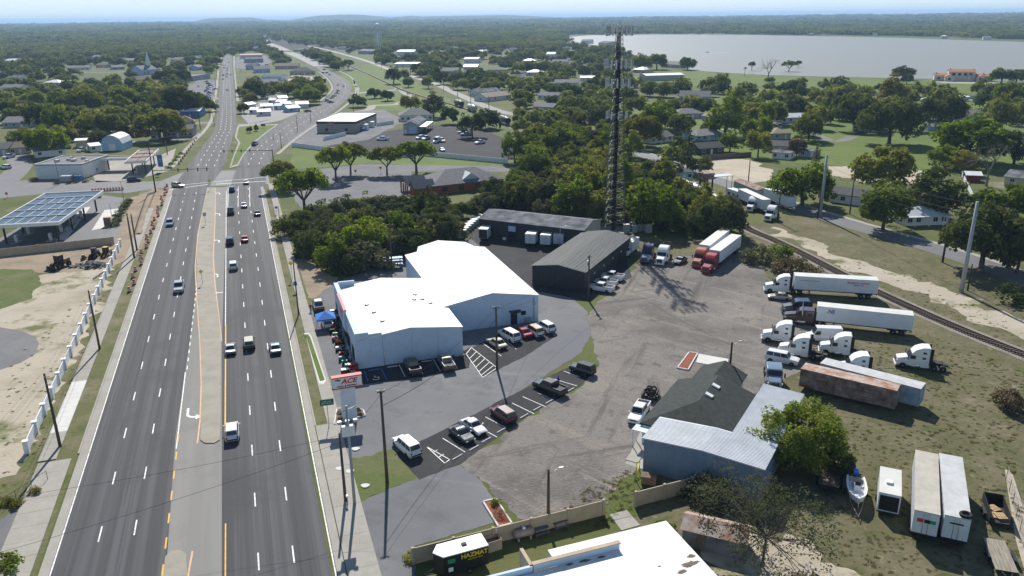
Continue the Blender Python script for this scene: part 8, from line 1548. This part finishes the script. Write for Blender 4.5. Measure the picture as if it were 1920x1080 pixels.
for i, (x, y) in enumerate(((983, 781), (1007, 767), (1030, 754), (1070, 732), (889, 841), (858, 858), (912, 826), (940, 808))): stop_(x, y, heading(G(800, 860), G(1090, 700)), 'concrete wheel stop on the dark strip, %s from the left end' % ('fifth', 'sixth', 'seventh', 'last', 'second', 'first', 'third', 'fourth')[i])
for i, (x, y) in enumerate(((701, 694), (736, 688), (800, 678), (862, 667))): stop_(x, y, SA, '%s wheel stop before the store front wall' % ('leftmost blue', 'second', 'third', 'rightmost')[i], m_blue_p if i == 0 else None)
# ------------------------------------------------------------------ store front clutter, tent, people
tn = thing('canopy_tent', 'blue pop-up canopy tent on the store forecourt', 'tent', G(612, 614), ROADH - R(90)); m_tent = mat('blue_tent_fabric', (.03, .20, .62), .6, var=.1, sc=1)
for x in (-1.6, 1.6):
    for y in (-1.6, 1.6): TU((x, y, 0), (x, y, 2.3), .03, .03, 6).build('leg', m_steel, tn)
MB().add([(-1.75, -1.75, 2.25), (1.75, -1.75, 2.25), (1.75, 1.75, 2.25), (-1.75, 1.75, 2.25), (0, 0, 3.3), (-1.75, -1.75, 2.0), (1.75, -1.75, 2.0), (1.75, 1.75, 2.0), (-1.75, 1.75, 2.0)], [(0, 1, 4), (1, 2, 4), (2, 3, 4), (3, 0, 4), (5, 6, 1, 0), (6, 7, 2, 1), (7, 8, 3, 2), (8, 5, 0, 3)]).build('canopy_fabric', m_tent, tn)
def person(P, rz, shirt, trousers, label, stride=.25):
    t = thing('person', label, 'person', P, rz)
    J = {'pel': (0, 0, .95), 'ch': (.02, 0, 1.3), 'nk': (.02, 0, 1.5), 'hd': (.04, 0, 1.68), 'ls': (.02, .2, 1.42), 'le': (-.08, .27, 1.15), 'lh': (.05, .27, .92), 'rs': (.02, -.2, 1.42), 're': (.1, -.27, 1.15), 'rh': (.25, -.25, .95), 'lhip': (0, .1, .92), 'lk': (stride * .6, .1, .5), 'lf': (stride * .7, .1, .06), 'lt': (stride * .7 + .16, .1, .04), 'rhip': (0, -.1, .92), 'rk': (-stride * .3, -.1, .5), 'rf': (-stride, -.1, .08), 'rt': (-stride + .16, -.1, .05)}
    rad = {'pel': .15, 'ch': .17, 'nk': .065, 'hd': .11, 'ls': .07, 'le': .05, 'lh': .04, 'rs': .07, 're': .05, 'rh': .04, 'lhip': .1, 'lk': .07, 'lf': .05, 'lt': .04, 'rhip': .1, 'rk': .07, 'rf': .05, 'rt': .04}
    E = [('pel', 'ch'), ('ch', 'nk'), ('nk', 'hd'), ('ch', 'ls'), ('ls', 'le'), ('le', 'lh'), ('ch', 'rs'), ('rs', 're'), ('re', 'rh'), ('pel', 'lhip'), ('lhip', 'lk'), ('lk', 'lf'), ('lf', 'lt'), ('pel', 'rhip'), ('rhip', 'rk'), ('rk', 'rf'), ('rf', 'rt')]
    K = list(J); me = bpy.data.meshes.new('body'); me.from_pydata([J[k] for k in K], [(K.index(a), K.index(b)) for a, b in E], []); o = link('body', me, t); sk = o.modifiers.new('skin', 'SKIN')
    for i, k in enumerate(K): me.skin_vertices[0].data[i].radius = (rad[k], rad[k]); me.skin_vertices[0].data[i].use_root = (k == 'pel')
    o.modifiers.new('sub', 'SUBSURF').levels = 2; o.modifiers['sub'].render_levels = 2
    m2 = evaluated_mesh(o); o.modifiers.clear(); o.data = m2; m2.name = 'body'
    for mm in (shirt, trousers, mat('skin', (.45, .28, .19), .6, var=.05), mat('dark_hair', (.03, .022, .018), .8, var=.1)): m2.materials.append(mm)
    for p in m2.polygons:
        c = p.center; p.use_smooth = True; p.material_index = 2 if c.z > 1.52 or (abs(c.y) > .22 and c.z < 1.1) else (0 if c.z > .95 else 1)
    MB().loft([[(.02 + r_ * cos(q), r_ * sin(q), z) for q in [2 * pi * i / 10 for i in range(10)]] for z, r_ in ((1.70, .118), (1.77, .115), (1.82, .07), (1.835, .01))], 0, True).build('hair', MATS['dark_hair'], t); TU((.04, 0, 1.66), (.165, 0, 1.655), .018, .012, 5).build('nose', MATS['skin'], t)
cl = lambda n_, c: mat('cloth_' + n_, c, .85, var=.1, sc=6)
person(G(630, 645), R(-60), cl('light_blue', (.25, .36, .55)), cl('dark', (.02, .02, .03)), 'person in a light blue shirt and dark trousers walking across the store forecourt'); person(G(583, 585), R(100), cl('maroon', (.12, .03, .03)), cl('jeans', (.08, .11, .18)), 'person in a dark red shirt and jeans standing beside the black pickup'); person(G(1047, 724, 0), R(200), cl('blue', (.05, .08, .40)), cl('dark', (.02, .02, .03)), 'person in a blue shirt standing behind the shiny black pickup')
random.seed(13)
gc = {'red': mat('mower_red', (.45, .03, .03), .4), 'green': mat('mower_green', (.03, .22, .08), .4), 'orange': mat('mower_orange', (.6, .16, .02), .4), 'black': m_under, 'grey': m_acunit, 'blue': m_tent, 'teal': mat('teal_plastic', (.10, .30, .30), .5)}
def mower(i, P, rz, c, label):
    t = thing('riding_mower', label, 'mower', P, rz, 'riding mowers along the store front'); BX(-.2, .75, -.3, .3, .45, .85).build('hood', gc[c], t, bevel=.06); BX(-.9, -.2, -.42, .42, .35, .55).build('fender', gc[c], t, bevel=.04); BX(-.75, -.35, -.25, .25, .55, .7).bb(-.85, -.72, -.25, .25, .6, 1.05).build('seat', m_under, t); BX(-.25, .45, -.55, .55, .12, .25).build('mower_deck', m_under, t); TU((-.15, 0, .8), (-.3, 0, 1.05), .02, .02, 5).tube((-.33, 0, 1.02), (-.28, 0, 1.08), .17, .17, 10).build('steering_wheel', m_under, t)
    for x, r_ in ((.6, .2), (-.6, .28)):
        for y in (-.42, .42): TU((x, y - .1, r_), (x, y + .1, r_), r_, r_, 12).build('wheel', m_tyre, t)
sf = lambda x, y: st.location + Matrix.Rotation(SA, 3, 'Z') @ Vector((x, y, .04))
for i, (y, c) in enumerate(((2.4, 'green'), (4.2, 'teal'), (6.2, 'red'), (8.6, 'grey'), (11.8, 'orange'), (13.6, 'red'), (15.4, 'green'), (17.4, 'black'), (19.4, 'red'), (21.4, 'grey'))): mower(i, sf(-1.7 - .3 * (i % 2), y), SA + R(170 + 8 * (i % 3)), c, '%s riding mower in the row along the store front, %s from the near corner' % ({'green': 'green', 'teal': 'teal', 'red': 'red', 'grey': 'grey', 'orange': 'orange', 'black': 'black'}[c], ('first', 'second', 'third', 'fourth', 'fifth', 'sixth', 'seventh', 'eighth', 'ninth', 'tenth')[i]))
for i, (x, y, c, h_) in enumerate(((-.9, -1.0, 'red', 1.6), (-1.6, -.2, 'grey', 1.3), (-2.4, -1.4, 'black', 1.0), (-.9, 23.2, 'grey', 1.4), (-1.8, 24.6, 'blue', 1.5), (-1.0, 26.0, 'red', 1.5))):
    t = thing('display_rack', ('red display rack at the near store corner', 'grey display rack beside the red one at the near store corner', 'black crate stack at the near store corner', 'grey display rack at the far end of the store front', 'blue display rack at the far end of the store front', 'red display rack last along the store front')[i], 'rack', sf(x, y), SA)
    for k in range(3): BX(-.7, .7, -.4, .4, h_ * k / 3 + .1, h_ * k / 3 + .16).build('shelf', m_under, t); [BX(-.65 + j * .44, -.3 + j * .44, -.33, .33, h_ * k / 3 + .16, h_ * (k + .8) / 3 + .05).build('goods', gc[random.choice((c, c, 'grey', 'red', 'teal'))], t) for j in range(3)]
slab('kerb', [(641, 605), (644, 604), (662, 690), (659, 692)], .16, m_newconc); kg = slab('kerb', [(570, 626), (579, 625), (584, 632), (612, 715), (606, 722), (598, 720), (574, 634)], .15, m_newconc); slab('grass', [(571, 629), (577.5, 628), (582, 634), (609, 714), (600, 716), (575, 636)], .18, m_lawn, kg, z0=.1)
slab('store_apron', [sf(-2.6, -2), sf(-.36, -2), sf(-.36, 28), sf(-2.6, 28)], .1, m_conc, px=False)
# ------------------------------------------------------------------ office yard clutter
pk = flat_trailer((1210, 762), (1228, 730), 'small utility trailer with ramp loaded with tyres behind the white pickup', 3.6, .95, m_wood, .35, True)
for i in range(7):
    q = pk.location + Matrix.Rotation(pk.rotation_euler.z, 3, 'Z') @ Vector((-.9 + .36 * i, (-.35, .4)[i % 2], 1.05 + .25 * (i % 3 == 1))); t = thing('tyre', 'black tyre standing in the small utility trailer, %s from its ramp' % ('first', 'second', 'third', 'fourth', 'fifth', 'sixth', 'seventh')[i], 'tyre', q, pk.rotation_euler.z, 'tyres in the utility trailer'); t.rotation_euler = (R(90), 0, pk.rotation_euler.z + R(80 + 6 * i)); a = MB(); a.loft([[((.36 + .13 * cos(v)) * cos(u), (.36 + .13 * cos(v)) * sin(u), .13 * sin(v)) for v in [2 * pi * j / 8 for j in range(8)]] for u in [2 * pi * k / 18 for k in range(19)]], 0, True, False); a.build('tread', m_tyre, t)
for i, (x, y, sx, sy, h_, m_) in enumerate(((10.2, 18.6, 1.2, .9, 1.0, m_acunit), (8.8, 20.2, .8, .8, .7, m_rust), (7.6, 19.2, 1.4, .5, .5, m_wood), (9.4, 16.6, .9, 1.2, 1.1, m_trim), (8.2, 22.6, 1.6, .4, .4, m_tanwall))):
    if x > 8.9 and y < 22: x -= 1.2
    t = thing('yard_clutter', ('grey machine part', 'rusty crate', 'stack of weathered boards', 'white discarded appliance', 'tan block pile')[i] + ' in the junk corner behind the green roof', 'junk', lbp(x, y), LRZ + .4 * i); BX(-sx / 2, sx / 2, -sy / 2, sy / 2, 0, h_ * .6).build('lower_piece', m_, t, bevel=.03); BO((.1, .05, h_ * .8), (sx * .6, sy * .7, h_ * .4), .5).build('upper_piece', m_, t)
bx_ = thing('timber_box', 'weathered timber box beside the blue metal wall corner', 'box', G(1216, 905), LRZ + R(20)); [BX(-.9, .9, -.6, .6, .05 + .25 * k, .27 + .25 * k).build('plank', mat('brown_timber', (.24, .17, .11), .9, var=.25, sc=2), bx_) for k in range(4)]; BX(-.95, .95, -.65, .65, 1.05, 1.12).build('lid', m_wood, bx_)
yb = thing('yellow_gate', 'yellow hinged gate bar leaning beside the blue metal building', 'gate', G(1192, 900), R(70)); TU((0, 0, 0), (0, 0, 2.6), .05, .05, 6).tube((0, 0, 2.5), (2.2, 0, 1.2), .04, .04, 6).tube((0, 0, .4), (2.2, 0, 1.2), .04, .04, 6).build('bar', m_signy, yb); TU((2.2, 0, 0), (2.2, 0, 1.4), .05, .05, 6).build('post', m_rust, yb)
pb = thing('propane_tank', 'white rust-stained propane tank behind the tan wall', 'tank', G(982, 1010), heading(G(965, 1012), G(1000, 1004))); MB().loft([[(x, r_ * cos(t), .85 + r_ * sin(t)) for t in [2 * pi * i / 16 for i in range(16)]] for x, r_ in ((-1.25, .1), (-1.15, .35), (-.95, .5), (.95, .5), (1.15, .35), (1.25, .1))], 0, True).build('vessel', m_rustroof, pb, fix=True); TU((0, 0, 1.3), (0, 0, 1.5), .2, .2, 10).build('valve_dome', m_trim, pb); [BX(x - .1, x + .1, -.4, .4, 0, .45).build('saddle', m_conc, pb) for x in (-.7, .7)]
for i, (x, y) in enumerate(((1013, 1000), (1050, 987))):
    t = thing('picnic_table', ('left', 'right')[i] + ' blue-grey picnic table behind the tan wall', 'table', G(x, y), heading(G(990, 1008), G(1060, 985))); mp_ = mat('grey_blue_planks', (.12, .14, .18), .8, var=.15, sc=3)
    for k in range(5): BX(-.95, .95, -.38 + k * .155, -.25 + k * .155, .72, .76).build('top_plank', mp_, t)
    for y_ in (-.8, .66): BX(-.95, .95, y_, y_ + .14, .42, .46).bb(-.95, .95, y_ + .15, y_ + .26, .42, .46).build('bench', mp_, t)
    for x_ in (-.7, .7): TU((x_, -.75, 0), (x_, .3, .72), .05, .05, 4).tube((x_, .75, 0), (x_, -.3, .72), .05, .05, 4).build('leg_frame', m_wood, t)
gx = thing('skip_box', 'tan metal box with open top behind the tan wall', 'box', G(917, 1030), heading(G(898, 1034), G(936, 1022))); [BX(*q).build('side', m_tanwall, gx) for q in ((-1.3, 1.3, -.6, -.55, 0, 1.3), (-1.3, 1.3, .55, .6, 0, 1.3), (-1.3, -1.25, -.55, .55, 0, 1.3), (1.25, 1.3, -.55, .55, 0, 1.3))]; BX(-1.25, 1.25, -.55, .55, .8, .9).build('fill', m_wood, gx); TU((1.1, .5, 1.3), (1.1, .5, 1.9), .06, .06, 6).build('pipe', m_trim, gx)
shd = thing('old_shed', 'rusty tin-roofed shed under the thin-leaved tree', 'shed', G(1278, 1022), R(-24)); walls(shd, 6.6, 3.2, 2.2, m_galv, 'gx', .8); roof_mesh(6.6, 3.2, 2.2, 'gx', .8, .25, .06).build('roof', m_rustroof, shd); door(shd, 2, 0, .9, 1.9, 'f', m_wood)
slab('concrete_path', [(1143, 965), (1175, 957), (1200, 985), (1165, 995)], .06, m_conc)
# ------------------------------------------------------------------ road works at left
m_drum = mat('drum_orange', (.50, .12, .06), .6, var=.1); drum_b = TU((0, 0, .06), (0, 0, 1.0), .30, .22, 12).mesh('barrel', m_drum); drum_w = TU((0, 0, .55), (0, 0, .68), .268, .254, 12, caps=False).tube((0, 0, .25), (0, 0, .38), .292, .28, 12, caps=False).mesh('white_band', m_white_p); drum_f = TU((0, 0, 0), (0, 0, .07), .42, .40, 12).mesh('base', m_black)
def drum(p, l, g_): t = thing('traffic_drum', l, 'traffic drum', p, 0, g_); b_ = link('barrel', drum_b, t); link('white_band', drum_w, b_, scale=(1.02, 1.02, 1)); link('base', drum_f, t); t.scale = (1.25, 1.25, 1.2)
for k in range(24): u = 178 + k * 5.2; drum(UV(u, -26.4 + .5 * sin(k * 1.9), .02), 'orange and white traffic drum in the row along the left kerb', 'traffic drums along the left kerb')
for k in range(11): q = G(174 + k * 5.6, 360 - k * .35); drum(q, 'orange and white traffic drum in the row beside the side street', 'traffic drums along the side street')
for k in range(10): u = 300 + k * 9; q = G(352 - 16 + k * 3.6, 300 - k * 5.2 + 8); drum(q, 'orange and white traffic drum on the verge beyond the crossing', 'traffic drums beyond the crossing')
m_cat = mat('machine_yellow', (.55, .33, .03), .5, var=.15, sc=1); 
def loader(P, rz, label, s=1.0, colr=None, bucket=True, name='wheel_loader'):
    m_ = colr or m_cat; t = thing(name, label, 'loader', P, rz); t.scale = (s, s, s)
    BX(-2.6, -.6, -.85, .85, .8, 1.9).build('engine_cover', m_, t, bevel=.12); BX(-.6, 1.4, -.6, .6, .7, 1.4).build('chassis', m_under, t); cb_ = BX(-.7, .7, -.7, .7, 1.4, 3.0).build('cab', m_glass, t, bevel=.05); BX(-.8, .8, -.8, .8, 3.0, 3.15).build('cab_roof', m_, cb_)
    for x in (-.7, .7):
        for y in (-.7, .7): TU((x, y, 1.4), (x, y, 3.0), .06, .06, 5).build('cab_post', m_under, cb_)
    for y in (-.5, .5): TU((.6, y, 1.6), (2.6, y, .7), .14, .12, 6).build('lift_arm', m_, t)
    if bucket: MB().loft([[(2.5, y, .1), (3.5, y, .1), (3.6, y, .25), (2.75, y, .3), (2.7, y, 1.0), (2.5, y, 1.1)] for y in (-1.25, 1.25)]).build('bucket', m_under, t, fix=True)
    for x in (-1.7, 1.2):
        for y in (-.95, .95): wheel(t, x, y, .68, .5)
loader(G(113, 502), R(-105), 'yellow wheel loader with lowered bucket facing the camera on the dirt', 1.0, mat('machine_dull_yellow', (.22, .15, .05), .6)); loader(G(178, 482), R(-80), 'black skid loader on the dirt beside the rubble pile', .75, m_under, True, 'skid_loader'); loader(G(200, 480), R(-95), 'bright yellow compact loader right of the skid loader', .75, None, False, 'compact_loader'); loader(G(157, 487), R(-80), 'small yellow roller machine beyond the rubble pile', .4, None, False, 'roller_machine')
random.seed(17); m_rub = mat('broken_asphalt', (.13, .13, .14), .9, var=.3, sc=2); rp_ = thing('rubble_pile', 'pile of broken grey asphalt slabs on the dirt beside the white fence', 'rubble', G(170, 500))
for k in range(46):
    a_, r_ = ru(0, 6.28), math.sqrt(random.random()); x, y = cos(a_) * r_ * 4.6, sin(a_) * r_ * 2.6; s = ru(.5, 1.5); o = BO((0, 0, 0), (s, s * ru(.5, .9), .18), 0, 0, (.85, .9)).build('asphalt_chunk', m_rub, rp_, loc=(x, y, .15 + (1 - r_) * ru(.3, 1.1))); o.rotation_euler = (ru(-.6, .6), ru(-.6, .6), ru(0, 6))
bl_ = thing('timber_beam', 'long squared timber lying beside the rubble pile', 'timber', G(190, 514), heading(G(178, 522), G(201, 506))); BX(-4, 4, -.15, .15, 0, .3).build('beam', m_wood, bl_, bevel=.02)
for nm, pts, z1 in (('dirt_ridge', [(258, 440), (266, 410), (276, 380), (284, 362)], .5),):
    P = spline([G(*p) for p in pts], 5); mb = MB(); mb.loft([[(p.x - 1.2, p.y, 0), (p.x - .3, p.y, z1 * ru(.6, 1.1)), (p.x + .5, p.y, z1 * ru(.5, 1)), (p.x + 1.4, p.y, 0)] for p in P], 0, True, False); o = mb.build('dirt_ridge', m_dirt); o['kind'] = 'structure'
sheet('fresh_kerb', [(250, 440), (256, 441), (272, 392), (268, 390)], .03, m_newconc); sheet('trench', [(262, 446), (272, 446), (284, 400), (274, 396)], .028, m_asph_far)
for i, (x, y) in enumerate(((236, 385), (231, 392), (227, 400), (223, 408), (219, 416), (215, 424), (240, 380))): plant('bush', G(x, y), 3.0, 'dark', 'dark clipped shrub in the hedge beside the station forecourt', 'hedge shrubs beside the forecourt', 'shrub', 'shrub', .8)
for i, (x, y) in enumerate(((316, 316), (322, 309), (328, 302), (334, 296), (340, 290))): plant('bush', G(x, y), 2.6, 'green', 'round clipped shrub in the row along the station drive', 'clipped shrubs along the station drive', 'shrub', 'shrub', .8)
for i, (x, y) in enumerate(((156, 372), (184, 371))): plant('bush', G(x, y), 2.2, 'dark', ('left', 'right') [i] + ' round dark shrub beside the big canopy', None, 'shrub', 'shrub', .9)
for i, (x, y) in enumerate(((62, 340), (106, 345), (128, 345), (142, 343), (160, 342))): plant('bush', G(x, y), 3.0 if i == 0 else 2.2, 'dark', ('large dark', 'first low', 'second low', 'third low', 'fourth low')[i] + ' shrub in front of the station store', None, 'shrub', 'shrub', .8)
ky = thing('kiosk', 'brown wooden kiosk cabinet on the pale pad beside the forecourt', 'kiosk', G(203, 424), R(15)); BX(-.9, .9, -.6, .6, 0, 2.6).build('cabinet', mat('brown_kiosk', (.36, .22, .09), .7), ky, bevel=.04); BX(-.7, .7, -.63, -.6, .3, 2.3).build('door', m_wood, ky)
# campers, boat wake, left-edge shrubs and red bushes
cpr = trailer((1364, 370), (1398, 381), 'white and blue travel trailer beside the rail-side road', 7.2, side=m_white_wall, H=3.2, floor=.6, wheels=False, post=False, name='travel_trailer'); [window(cpr, x, 1.30, 1.5, .9, .7, 'b', m_blue) for x in (-2.4, 0, 2.2)]
cp2 = trailer((190, 258), (218, 258), 'white travel trailer parked under the olive oaks at left', 9, side=m_white_wall, H=3.2, floor=.6, wheels=False, post=False, name='travel_trailer')
car_shed = thing('steel_hopper', 'dark steel hopper frame beside the tank cars by the light blue house', 'hopper', G(1322, 365), R(20)); [BX(x - .15, x + .15, y - .15, y + .15, 0, 5.5).build('leg', m_dpole, car_shed) for x in (-1.4, 1.4) for y in (-1.4, 1.4)]; BO((0, 0, 6.2), (3.6, 3.6, 2.0), 0, 0, (1, 1)).build('bin', m_rust, car_shed); BO((6, 1, 5.6), (8, 3.4, .15)).build('tin_roof', m_ltblue_roof, car_shed); [TU((6 + x, 1 + y, 0), (6 + x, 1 + y, 5.6), .1, .1, 6).build('roof_post', m_dpole, car_shed) for x in (-3.6, 3.6) for y in (-1.4, 1.4)]
rb_ = thing('long_shed', 'long low rust-roofed shed between the rail-side road and trailers', 'shed', G(1375, 352), heading(G(1375, 352), G(1412, 368))); walls(rb_, 16, 4, 2.4, m_greywall, 'gx', .5); roof_mesh(16, 4, 2.4, 'gx', .5, .2, .06).build('roof', m_rust, rb_)
wb_ = thing('motor_boat', 'small motor boat leaving a white wake on the lake', 'boat', G(1326, 98.5) + Vector((0, 0, .06)), R(175)); MB().loft([[(x, -w, .9), (x, w, .9), (x, w * .6, .1), (x, -w * .6, .1)] for x, w in ((-3, 1.1), (0, 1.2), (2, .8), (3.2, .1))]).build('hull', m_gel, wb_, fix=True); BX(-.8, .5, -.6, .6, .9, 1.9).build('cabin', m_gel, wb_)
wk = MB(); wk.add([(-3, -.4, .0), (-3, .4, 0), (-34, 2.6, 0), (-34, -2.6, 0)], [(0, 1, 2, 3)]); wk.build('wake', mat('foam', (.75, .76, .76), .8, var=.15, sc=.5), wb_, loc=(0, 0, .03))
for i, (x, y) in enumerate(((12, 945), (32, 948), (64, 925))): plant('bush', G(x, y), 1.6, 'rust', '%s little reddish shrub beside the dark corner fence' % ('left', 'middle', 'right')[i], None, 'shrub', 'shrub', 1.0)
plant('bush', G(4, 1070), 4.0, 'green', 'dark green shrub cut by the lower left corner', None, 'shrub', 'shrub', .9); plant('bush', G(771, 1050), 1.8, 'olive', 'small green shrub at the end of the tan wall', None, 'shrub', 'shrub', .9); plant('bush', G(929, 946), 1.3, 'green', 'small spiky green plant in the mulch bed by the wall', None, 'shrub', 'shrub', 1.2); plant('wispy', G(937, 970), 2.0, 'brown', 'thin sapling in the mulch bed by the wall', None, hk=.9)
for i, (x, y) in enumerate(((667, 843), (637, 880), (656, 885), (685, 912))): t = MB().prism([(cos(a) * .55 * (1 + .2 * sin(3 * a)), sin(a) * .45) for a in [2 * pi * k / 10 for k in range(10)]], .02, .14).build('paving_stone', m_newconc, None, loc=(*G(x, y)[:2], .02)); tag(t, '%s pale flat stone on the entrance grass patch' % ('far', 'left', 'middle', 'near')[i], 'stone')
wm = thing('mailbox', 'small white mailbox on a post beside the entrance grass', 'mailbox', G(652, 946), R(20)); BX(-.05, .05, -.05, .05, 0, 1.05).build('post', m_wood, wm); BX(-.12, .12, -.28, .28, 1.05, 1.3).build('box', m_trim, wm, bevel=.05)
rpl = thing('round_pool', 'round white pool beside the brick house with brown hip roof', 'pool', G(1397, 247)); TU((0, 0, 0), (0, 0, 1.2), 3.0, 3.0, 20).build('wall', m_trim, rpl); TU((0, 0, 1.2), (0, 0, 1.25), 2.8, 2.8, 20).build('cover', m_white_roof, rpl)
# scattered weeds and dry tufts on the rough ground, verges and yard edges
random.seed(23); gpts = []
def tufts(poly, n_, zz=.02):
    P = [G(*p) for p in poly]; x0, x1 = min(p.x for p in P), max(p.x for p in P); y0, y1 = min(p.y for p in P), max(p.y for p in P); k = 0
    while k < n_:
        x, y = ru(x0, x1), ru(y0, y1); k += 1
        if inpoly(x, y, P): gpts.append((x, y, zz))
tufts([(1500, 700), (1530, 640), (1720, 620), (1930, 700), (1930, 1085), (1640, 1085), (1480, 960), (1560, 880), (1600, 780)], 2600); tufts([(1440, 440), (1930, 560), (1930, 680), (1640, 560), (1440, 460)], 700); tufts([(1120, 900), (1180, 880), (1260, 930), (1130, 990), (1000, 1000)], 500); tufts([(0, 700), (60, 640), (200, 520), (240, 480), (120, 850), (0, 950)], 800); tufts([(1400, 440), (1520, 520), (1500, 590), (1430, 520)], 300)
gm_ = []
for c_ in range(3):
    lbt = [((ru(-.5, .5), ru(-.5, .5), .03), (.4, .4, .09)) for _ in range(5)]; me_ = leaf_mesh('weed_piece', lbt, 70, .10, 600 + c_, m=FOL[('olive', 'brown', 'green')[c_]]); gm_.append(me_)
WP = bpy.data.collections.new('weed_pieces')
for i, m_ in enumerate(gm_): o = bpy.data.objects.new('weed%d' % i, m_); WP.objects.link(o)
me = bpy.data.meshes.new('weeds'); me.from_pydata(gpts, [], [])
for nm, ty, dat in (('scl', 'FLOAT', [ru(.2, .6) for _ in gpts]), ('idx', 'INT', [random.choice((0, 1, 1, 2)) for _ in gpts]), ('rot', 'FLOAT', [ru(0, 6.28) for _ in gpts])): a = me.attributes.new(nm, ty, 'POINT'); a.data.foreach_set('value', dat)
me.materials.append(FOL['olive']); wd = link('weeds', me); wd['kind'] = 'stuff'; ng2 = ng.copy(); [setattr(n_.inputs[0], 'default_value', WP) for n_ in ng2.nodes if n_.bl_idname == 'GeometryNodeCollectionInfo']; md = wd.modifiers.new('scatter', 'NODES'); md.node_group = ng2
# ------------------------------------------------------------------ the air
hz = BX(-27000, 27000, -27000, 27000, -3, 120).build('haze', [])
HM = bpy.data.materials.new('haze_air'); HM.use_nodes = True; hn, hl = HM.node_tree.nodes, HM.node_tree.links; hn.clear()
ho = hn.new('ShaderNodeOutputMaterial'); pv = hn.new('ShaderNodeVolumePrincipled'); pv.inputs['Color'].default_value = (.46, .69, 1.0, 1); pv.inputs['Density'].default_value = 9.5e-5; pv.inputs['Anisotropy'].default_value = .2
hl.new(pv.outputs[0], ho.inputs['Volume']); hz.data.materials.append(HM); hz['kind'] = 'stuff'
# ------------------------------------------------------------------ take the vehicle patterns out again
bpy.data.scenes.remove(TMP)
for r_ in PROTO.values():
    stack = [r_]
    while stack:
        o = stack.pop(); stack += list(o.children); bpy.data.objects.remove(o)
